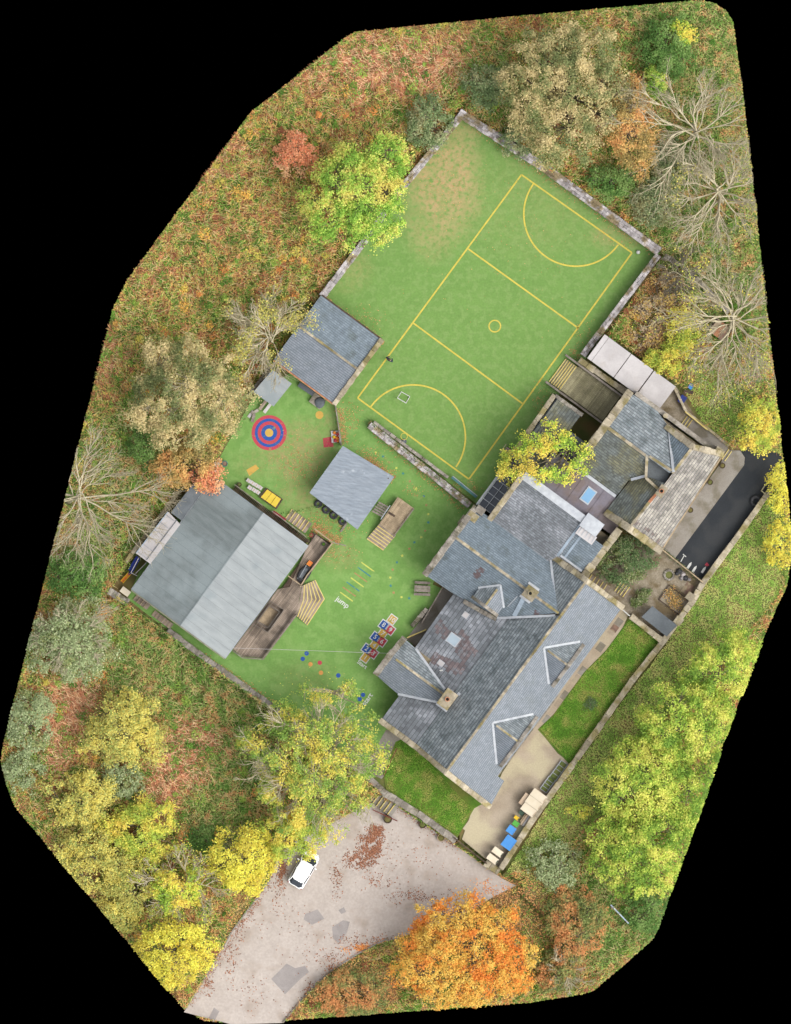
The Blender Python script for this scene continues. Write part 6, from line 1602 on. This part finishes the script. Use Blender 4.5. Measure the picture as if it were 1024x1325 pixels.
tree('olive_shrub', 'grey-green bush right of the golden-tan tree', 'shrub', SG, 868, 215, 26, 34, .5, 3.0, 'olive', gap=.3, clump=.55)
tree('yellow_shrub', 'yellow shrub below the play hut', 'shrub', SG, 880, 430, 24, 36, .8, 4.0, 'ygold', gap=.3, clump=.6)
tree('yellow_shrub', 'golden shrub against the white stores', 'shrub', SG, 858, 468, 28, 22, .6, 3.5, 'ygold', gap=.3, clump=.55)
tree('dry_shrub', 'dry straw and yellow shrub right of the pitch corner', 'shrub', SG, 838, 420, 30, 40, .3, 2.0, 'dry', dens=.6, gap=.4, clump=.55)
tree('yellow_shrub', 'pale yellow shrub just outside the pitch corner', 'shrub', SG, 868, 375, 32, 26, .3, 2.2, 'dry', dens=.6, gap=.4, clump=.55)
tree('dark_shrub', 'dark olive shrub left of the pitch top corner', 'shrub', SG, 556, 160, 32, 38, .8, 4.0, 'olive', gap=.24, clump=.6)
tree('dark_shrub', 'olive shrub between the pitch corner and the oak', 'shrub', SG, 628, 112, 32, 30, .8, 4.5, 'olive', gap=.22, clump=.6)
tree('dark_shrub', 'dark shrub below the oak at the pitch wall', 'shrub', SG, 790, 236, 38, 24, .6, 3.0, 'dark', gap=.24, clump=.6)
tree('dark_shrub', 'olive shrub between oak and bare trees', 'shrub', SG, 848, 262, 36, 34, .6, 3.6, 'olive', gap=.24, clump=.6)
tree('dark_shrub', 'green bush at the top right survey corner', 'shrub', SG, 862, 62, 40, 46, .6, 4.0, 'dark', gap=.26, clump=.65)
tree('lime_shrub', 'lime shrub below the top right green bush', 'shrub', SG, 846, 108, 18, 26, .8, 3.5, 'yg', gap=.3, clump=.5)
tree('lime_shrub', 'lime shrub inside the top right corner scrub', 'shrub', SG, 880, 45, 22, 18, .8, 3.6, 'yglime', gap=.4, clump=.5)
tree('garden_bush', 'wide grey-green bush filling the garden yard', 'shrub', SG, 806, 722, 44, 38, .5, 3.2, 'garden', gap=.28, clump=.55, lsize=.16)
tree('garden_bush', 'thin grey-green shrub beside the grey shed', 'shrub', SG, 829, 775, 18, 14, .2, 1.2, 'garden', gap=.45, clump=.4, lsize=.14)
tree('lawn_bush', 'small dark bush on the front lawn', 'shrub', SG, 764, 911, 9, 9, .1, .9, 'garden', gap=.15, clump=.3, lsize=.13)
tree('orange_shrub', 'orange shrub left of the telegraph pole', 'shrub', SG, 745, 1195, 44, 54, .6, 4.0, 'orbush', gap=.3, clump=.6)
tree('olive_shrub', 'olive and straw shrub above the orange shrub', 'shrub', SG, 718, 1118, 40, 34, .4, 3.0, 'willow', gap=.34, clump=.55)
tree('orange_shrub', 'orange bush left of the maple at the lower edge', 'shrub', SG, 452, 1286, 56, 34, .4, 3.0, 'orbush', gap=.32, clump=.6)
tree('olive_shrub', 'straw coloured shrub at the lower right survey edge', 'shrub', SG, 725, 1258, 36, 30, .4, 3.0, 'orbush', gap=.34, clump=.55)
tree('yellow_shrub', 'straggly yellow branch over the verge', 'shrub', SG, 748, 1050, 16, 9, 1.0, 2.2, 'ygold', gap=.45, clump=.4)
# leafless and half-leafless trees
bare_tree('bare_tree', 'pale leafless tree fanning across the left survey edge', 88, 650, 104, 8, nl=18, seed=3, r_trunk=.3, sub=10, twig=.019)
bare_tree('bare_tree', 'pale leafless tree nearest the top right corner', 895, 160, 96, 9, nl=17, seed=5, sub=10, twig=.018)
bare_tree('bare_tree', 'leafless tree with thick limb on the right survey edge', 935, 262, 84, 8, nl=17, seed=8, sub=10, leaves='ywillow', nleaf=900, twig=.019)
bare_tree('bare_tree', 'mossy leafless tree shading the play hut', 948, 428, 94, 9, nl=20, seed=12, sub=11, leaves='ygold', nleaf=1500, twig=.019)
bare_tree('bare_tree', 'half-bare ash with yellow tips beside the slate shelter', 350, 430, 58, 6, nl=18, seed=21, sub=10, leaves='ywillow', nleaf=2600, twig=.02, r_trunk=.16, sector=(R(15), R(285)))
bare_tree('bare_tree', 'leafless grey shrub just beyond the pitch corner', 876, 352, 30, 3, nl=10, seed=31, sub=6, bark='bark', r_trunk=.1, twig=.025)
bare_tree('bare_tree', 'bare branched tree between the yellow trees', 232, 1142, 60, 6, nl=9, seed=41, sub=7, bark='bark_pale', leaves='yglime', nleaf=900, r_trunk=.16)
bare_tree('bare_tree', 'pale bare limbs inside the big car park tree', 415, 975, 84, 11.5, nl=14, seed=43, sub=8, bark='bark_pale', r_trunk=.28)
bare_tree('bare_tree', 'pale bare limbs of the grey-green willow', 95, 812, 52, 6.5, nl=12, seed=47, sub=7, bark='bark_pale', r_trunk=.16)
bare_tree('bare_tree', 'thin bare bush at the straw shrub on the lower edge', 735, 1262, 30, 3.5, nl=10, seed=49, sub=6, bark='bark_pale', r_trunk=.08, twig=.019)

# ------------------------------------------------------------------ undergrowth, grass and fallen leaves (uncountable: stuff)
ZONES = [(905, 180, 50, 110, 3, .9), (900, 330, 60, 70, 3, .8), (960, 400, 30, 110, 3, .7), (860, 40, 60, 40, 3, .7), (200, 840, 70, 40, 3, .7), (300, 930, 60, 50, 3, .8), (290, 1050, 40, 50, 3, .8), (640, 110, 60, 50, 3, .6), (790, 1170, 50, 60, 3, .8), (330, 340, 60, 60, 3, .35), (230, 420, 90, 40, 3, .45),
  # px,py,rx,ry,kind,weight
 (250, 330, 130, 110, 1, .75), (300, 290, 70, 60, 1, .4), (470, 95, 110, 60, 0, .55), (560, 80, 90, 45, 0, .45), (300, 200, 50, 60, 0, .35), (190, 390, 40, 50, 0, .5), (215, 345, 34, 30, 0, .75), (280, 225, 30, 40, 0, .6),
 (255, 960, 60, 50, 0, .8), (225, 1020, 45, 50, 0, .8), (95, 905, 50, 30, 0, .8), (70, 960, 40, 50, 0, .7), (215, 850, 70, 40, 3, .5), (230, 900, 60, 30, 3, .5), (130, 460, 40, 50, 0, .6),
 (330, 960, 40, 60, 3, .6), (280, 1040, 50, 30, 3, .6), (640, 1150, 50, 25, 2, .9), (700, 1060, 40, 120, 4, .9), (790, 920, 40, 140, 4, 1.3), (860, 830, 50, 80, 4, 1.3), (940, 720, 50, 60, 4, 1.2), (985, 680, 30, 50, 4, .8), (930, 520, 60, 50, 4, 1.1), (980, 760, 30, 30, 2, .9),
 (860, 390, 50, 60, 2, .9), (450, 1275, 70, 40, 2, 1.2), (560, 1190, 80, 20, 2, 1.0), (310, 1200, 20, 60, 2, .8), (900, 60, 60, 60, 3, .8), (870, 250, 60, 60, 3, .7), (920, 350, 40, 60, 3, .7), (800, 1200, 60, 50, 3, .6), (700, 1200, 50, 60, 2, .5), (690, 1090, 30, 60, 2, .5), (110, 700, 60, 60, 3, .7), (160, 600, 60, 80, 3, .5), (380, 350, 40, 30, 2, .5)]
ZP = [pal((112, 122, 64), (136, 124, 72), (150, 100, 68), (134, 86, 60), (164, 106, 72), (182, 122, 82), (170, 104, 68), (196, 146, 102), (174, 136, 90)),            # bracken
      pal((88, 122, 46), (100, 138, 50), (114, 150, 56), (134, 160, 66), (156, 168, 78), (182, 176, 90), (204, 180, 92), (210, 160, 80), (194, 136, 84), (174, 116, 78), (150, 100, 70)),   # bramble mix
      pal((172, 120, 78), (196, 140, 80), (150, 110, 72), (214, 160, 84), (130, 104, 70), (182, 150, 92)),          # leaf litter
      pal((96, 130, 58), (112, 146, 66), (128, 152, 74), (148, 162, 90), (176, 164, 100), (186, 142, 90)),                # green scrub
      pal((122, 154, 62), (134, 164, 68), (148, 170, 80), (160, 172, 90), (174, 170, 100))]                              # grass
def scatter(n, lo=(0, 0), hi=(1024, 1325)):
    x = rng.uniform(lo[0], hi[0], n); y = rng.uniform(lo[1], hi[1], n)
    return x, y
VERGE = [(652, 1132), (745, 990), (862, 832), (908, 758), (1004, 628), (1022, 700), (1008, 770), (940, 850), (870, 920), (815, 980), (785, 1050), (735, 1090), (690, 1122)]
def zone_of(x, y):
    Wt = np.zeros((5, len(x))); Wt[1] = .42; Wt[3] = .18
    for (bx, by, rx, ry, k, s) in ZONES:
        Wt[k] += s * np.exp(-((x - bx) / rx) ** 2 - ((y - by) / ry) ** 2)
    for k in range(5): Wt[k] *= .12 + 1.2 * fbm(x / 24 + 40 * k, y / 24 + 7 * k, 3) + .9 * fbm(x / 6 + 20 * k, y / 6 + 9 * k, 2)
    vg = inpoly(x, y, VERGE); Wt[4] += np.where(vg, 9, 0)
    Wt *= np.exp(rng.normal(0, .28, Wt.shape))
    return Wt.argmax(0)
EXC = [SITE, PARK]
x, y = scatter(1250000)
ok = inpoly(x, y, OUTLINE)
for e_ in EXC: ok &= ~inpoly(x, y, e_)
x, y = x[ok], y[ok]
zk = zone_of(x, y)
mound = fbm(x / 13.0, y / 13.0, 3)
zg = zground(x, y)
NAMES = (('bracken', 'red-brown bracken covering the slopes', 'bracken'), ('bramble_scrub', 'tangled green, yellow and orange bramble scrub', 'scrub'), ('leaf_litter', 'brown leaf litter under trees and hedges', 'leaf litter'), ('green_undergrowth', 'dark green undergrowth among the trees', 'undergrowth'), ('verge_grass', 'mown grass verge outside the long wall', 'grass'))
for k in range(5):
    m = zk == k
    if k == 2: m &= rng.random(len(x)) < .75
    xx, yy = x[m], y[m]; n = len(xx)
    hh = (1.0, 1.5, .12, 1.4, .07)[k]; sz = (.3, .22, .15, .21, .17)[k]
    z = zg[m] + hh * (np.clip(mound[m] * 1.5 - .3, 0, 1)) * rng.uniform(.55, 1.1, n) + .03
    P = np.stack([(xx - 512) * S, (662.5 - yy) * S, z], 1)
    if k == 0:                                    # fronds lie in a combed direction
        V = leaf_quads(P, sz, .8, .3)
        ang = 1.2 + 2.5 * fbm(xx / 40, yy / 40, 2) + rng.normal(0, .45, n)
        d = np.stack([np.cos(ang), np.sin(ang), rng.normal(0, .3, n)], 1) * (sz * rng.uniform(.5, 1.2, n))[:, None]
        s_ = np.stack([-np.sin(ang), np.cos(ang), rng.normal(0, .5, n)], 1) * (sz * .16)
        V = np.stack([P - d, P + s_, P + d, P - s_], 1)
    else:
        V = leaf_quads(P, sz, (.8, .7, 1.5, .7, .8)[k], (.5, .42, .6, .5, .5)[k])
    pl = ZP[k]
    t = np.clip((fbm(xx / 9.0 + 3 * k, yy / 9.0, 4) - .5) * 2.2 + .47 + rng.normal(0, .2, n), 0, .999)
    C = np.minimum(.8, pl[(t * len(pl)).astype(int)] * rng.uniform(.86, 1.18, n)[:, None] * (1.08, 1.14, 1.05, 1.12, 1.2)[k])
    if k in (0, 1, 3):                            # arching stems lying over the leaves
        q = rng.random(n) < {0: .16, 1: .11, 3: .06}[k]; m_ = int(q.sum()); Pq = P[q] + np.array([0, 0, .08])
        ang = 1.2 + 3.5 * fbm(xx[q] / 30, yy[q] / 30, 2) + rng.normal(0, .7, m_); ln = rng.uniform(.3, .75, m_)[:, None]
        d = np.stack([np.cos(ang), np.sin(ang), rng.normal(0, .15, m_)], 1) * ln; s_ = np.stack([-np.sin(ang), np.cos(ang), np.zeros(m_)], 1) * .028
        d *= (outside_cut(Pq - d) & outside_cut(Pq + d))[:, None]
        V = np.concatenate([V, np.stack([Pq - d, Pq + s_ + np.array([0, 0, .08]), Pq + d, Pq - s_ + np.array([0, 0, .08])], 1)])
        sp_ = (pal((206, 160, 120), (176, 116, 84), (216, 180, 134)), pal((206, 184, 128), (190, 150, 96), (150, 160, 84), (176, 116, 80)), pal((170, 160, 104), (130, 150, 80), (190, 170, 120)))[{0: 0, 1: 1, 3: 2}[k]]
        C = np.concatenate([C, sp_[rng.integers(0, len(sp_), m_)] * rng.uniform(.85, 1.15, m_)[:, None]])
    if k in (0, 1, 3):                            # taller tussocks and bramble clumps, each of one tone
        nc = {0: 90, 1: 420, 3: 160}[k]; ci = rng.integers(0, n, nc); nl_ = 70
        rad = np.repeat(rng.uniform(.35, 1.05, nc), nl_); dd = rng.normal(size=(nc * nl_, 3)); dd /= np.linalg.norm(dd, axis=1)[:, None]; dd[:, 2] = np.abs(dd[:, 2])
        Pc = np.repeat(P[ci], nl_, 0) + dd * (rad * rng.random(nc * nl_) ** .4)[:, None] * np.array([1, 1, .75])
        tone = np.array([pal((84, 122, 46)), pal((106, 146, 54)), pal((140, 166, 66)), pal((196, 182, 78)), pal((218, 170, 72)), pal((206, 140, 70)), pal((150, 96, 66))])[:, 0]
        cc_ = tone[rng.integers(0, len(tone), nc)] if k == 1 else tone[rng.integers(0, 3, nc)]
        kk = outside_cut(Pc); Pc = Pc[kk]
        V = np.concatenate([V, leaf_quads(Pc, .22, .7, .5, N=dd[kk] * .6)]); C = np.concatenate([C, (np.repeat(cc_, nl_, 0) * rng.uniform(.75, 1.2, (nc * nl_, 1)))[kk]])
    NQ[0] += n
    o = quads_obj(NAMES[k][0], V, C, MAT['dryleaf' if k in (0, 2) else 'leaf'], None, 'stuff')
    tag(o, NAMES[k][1], NAMES[k][2])
# grass blades on the two lawns
def lawn_grass(name, label, polys, n, z, pl):
    xs = [p[0] for q in polys for p in q]; ys = [p[1] for q in polys for p in q]
    x, y = scatter(n, (min(xs), min(ys)), (max(xs), max(ys)))
    ok = np.zeros(len(x), bool)
    for q in polys: ok |= inpoly(x, y, q)
    x, y = x[ok], y[ok]; m = len(x)
    P = np.stack([(x - 512) * S, (662.5 - y) * S, np.full(m, z) + rng.uniform(.01, .09, m)], 1)
    V = leaf_quads(P, .13, .5, .45)
    t = np.clip((fbm(x / 12, y / 12, 3) - .5) * 2.2 + .5 + rng.normal(0, .2, m), 0, .999)
    C = pl[(t * len(pl)).astype(int)] * rng.uniform(.85, 1.15, m)[:, None]
    o = quads_obj(name, V, C, MAT['leaf'], None, 'stuff'); tag(o, label, 'grass'); NQ[0] += m
LP_ = pal((100, 148, 44), (112, 160, 48), (124, 168, 54), (138, 170, 64), (152, 166, 76), (170, 168, 88))
lawn_grass('lawn_grass', 'short bright green grass of the front lawn', [[(808, 812), (816, 803), (854, 832), (738, 986), (724, 972), (699, 943), (718, 924), (758, 869), (786, 841)]], 60000, .03, LP_)
lawn_grass('lawn_grass', 'green grass of the side lawn below the school gable', [[(514, 962), (528, 953), (558, 990), (598, 1034), (611, 1045), (592, 1080), (545, 1053), (503, 1020), (498, 1002)]], 26000, .03, LP_)
# fallen leaves
FL = [(455, 545, 16, 34, 260, 0), (470, 600, 40, 22, 300, 0), (420, 680, 60, 28, 900, 0), (385, 600, 45, 45, 700, 0), (480, 585, 34, 14, 160, 0), (535, 635, 20, 14, 80, 0), (470, 415, 40, 24, 160, 0), (640, 300, 180, 150, 260, 0), (575, 235, 45, 70, 420, 0), (800, 305, 40, 16, 160, 0), (760, 435, 26, 30, 150, 0), (745, 455, 12, 12, 120, 0), (700, 520, 14, 30, 120, 0), (605, 630, 30, 14, 160, 0), (440, 715, 30, 20, 240, 0), (400, 900, 60, 50, 200, 1),
      (482, 1094, 22, 26, 1500, 2), (466, 1112, 24, 15, 800, 2), (488, 1076, 12, 10, 500, 2), (366, 1128, 8, 26, 500, 2), (310, 1196, 8, 26, 260, 2), (270, 1262, 8, 30, 300, 2), (480, 1228, 40, 8, 700, 3), (400, 1288, 14, 20, 260, 2), (490, 1140, 30, 14, 120, 2), (540, 1160, 50, 14, 300, 2), (435, 1140, 10, 30, 160, 2), (350, 1190, 60, 30, 90, 2), (480, 1220, 60, 16, 400, 2), (360, 1150, 12, 40, 120, 2), (300, 1240, 14, 50, 140, 2), (420, 1230, 60, 40, 160, 2), (540, 1110, 80, 50, 160, 2), (610, 1175, 60, 16, 700, 3), (640, 1150, 40, 14, 320, 3), (330, 1290, 40, 30, 90, 2), (430, 1250, 12, 22, 180, 2), (660, 1180, 18, 22, 160, 3)]
FP = [pal((176, 120, 72), (190, 136, 88), (160, 104, 66), (150, 110, 70)), pal((226, 206, 76), (206, 190, 70), (188, 160, 80)), pal((122, 82, 60), (140, 94, 68), (104, 72, 56), (158, 110, 82), (132, 80, 58)), pal((210, 130, 52), (190, 110, 50), (160, 96, 56), (226, 150, 66))]
VV, CC_ = [], []
bl_mask = [[F(2, -105), F(308, -105), F(308, 73), F(2, 73)]]
for (px, py, rx, ry, n, k) in FL:
    a = rng.random(n) * 6.283; r = np.sqrt(rng.random(n)) * (.35 + rng.random(n) * .8)
    xx = px + rx * r * np.cos(a); yy = py + ry * r * np.sin(a)
    ok = inpoly(xx, yy, OUTLINE) & (fbm(xx / 7, yy / 7, 3) > .40 + rng.normal(0, .06, n)) & (inpoly(xx, yy, PITCH) | inpoly(xx, yy, PLAY) | inpoly(xx, yy, PARK))
    xx, yy = xx[ok], yy[ok]; z = np.where(inpoly(xx, yy, PARK), ZLOW, 0) + .03
    P = np.stack([(xx - 512) * S, (662.5 - yy) * S, z], 1)
    VV.append(leaf_quads(P, .1 if k < 2 else .15, 3.0, .7)); CC_.append(FP[k][rng.integers(0, len(FP[k]), len(xx))] * rng.uniform(.8, 1.15, len(xx))[:, None])
for (a, b, wd, n, k) in (((418, 385), (496, 445), 2.2, 700, 0), ((440, 528), (446, 575), 3, 260, 0), ((470, 592), (512, 618), 4, 420, 0), ((484, 560), (600, 660), 3, 300, 0), ((405, 680), (440, 702), 4, 500, 0), ((855, 332), (765, 455), 3, 320, 0),
                         ((600, 156), (846, 328), 2.5, 300, 0), ((350, 1140), (245, 1300), 3, 700, 2), ((500, 1218), (430, 1258), 3, 700, 3), ((430, 1258), (372, 1318), 3, 500, 2), ((505, 1040), (590, 1096), 2, 260, 2), ((262, 846), (395, 938), 2, 300, 0)):
    t = rng.random(n); dx, dy = b[0] - a[0], b[1] - a[1]; L_ = math.hypot(dx, dy); o_ = rng.normal(0, wd, n)
    xx = a[0] + dx * t - dy / L_ * o_; yy = a[1] + dy * t + dx / L_ * o_
    ok = (inpoly(xx, yy, PITCH) | inpoly(xx, yy, PLAY) | inpoly(xx, yy, PARK)) & inpoly(xx, yy, OUTLINE); xx, yy = xx[ok], yy[ok]
    P = np.stack([(xx - 512) * S, (662.5 - yy) * S, np.where(inpoly(xx, yy, PARK), ZLOW, 0) + .03], 1)
    VV.append(leaf_quads(P, .12, 3.0, .7)); CC_.append(FP[k][rng.integers(0, len(FP[k]), len(xx))] * rng.uniform(.8, 1.15, len(xx))[:, None])
o = quads_obj('fallen_leaves', np.concatenate(VV), np.concatenate(CC_), MAT['dryleaf'], None, 'stuff')
tag(o, 'fallen brown and yellow leaves drifted over turf and asphalt', 'leaves')
# plants in the double wall and the garden bed
VV, CC_ = [], []
for (a, b, wd, n, pl) in (((482, 549), (606, 650), 3, 700, 'garden'), ((866, 766), (880, 788), 12, 500, 'rust'), ((858, 712), (905, 750), 5, 160, 'garden'), ((440, 650), (366, 665), 3, 120, 'dark'), ((362, 667), (384, 690), 3, 300, 'dark')):
    t = rng.random(n); xx = a[0] + (b[0] - a[0]) * t + rng.normal(0, wd * .4, n); yy = a[1] + (b[1] - a[1]) * t + rng.normal(0, wd * .4, n)
    z = .95 if pl == 'garden' and wd == 3 else .15
    P = np.stack([(xx - 512) * S, (662.5 - yy) * S, z + rng.uniform(0, .2, n)], 1)
    VV.append(leaf_quads(P, .14, .6)); p_ = PAL[pl]; CC_.append(p_[rng.integers(0, len(p_), n)])
o = quads_obj('wall_plants', np.concatenate(VV), np.concatenate(CC_), MAT['leaf'], None, 'stuff')
tag(o, 'small leafy plants growing in wall tops and beds', 'plants')
print('QUADS', NQ[0])
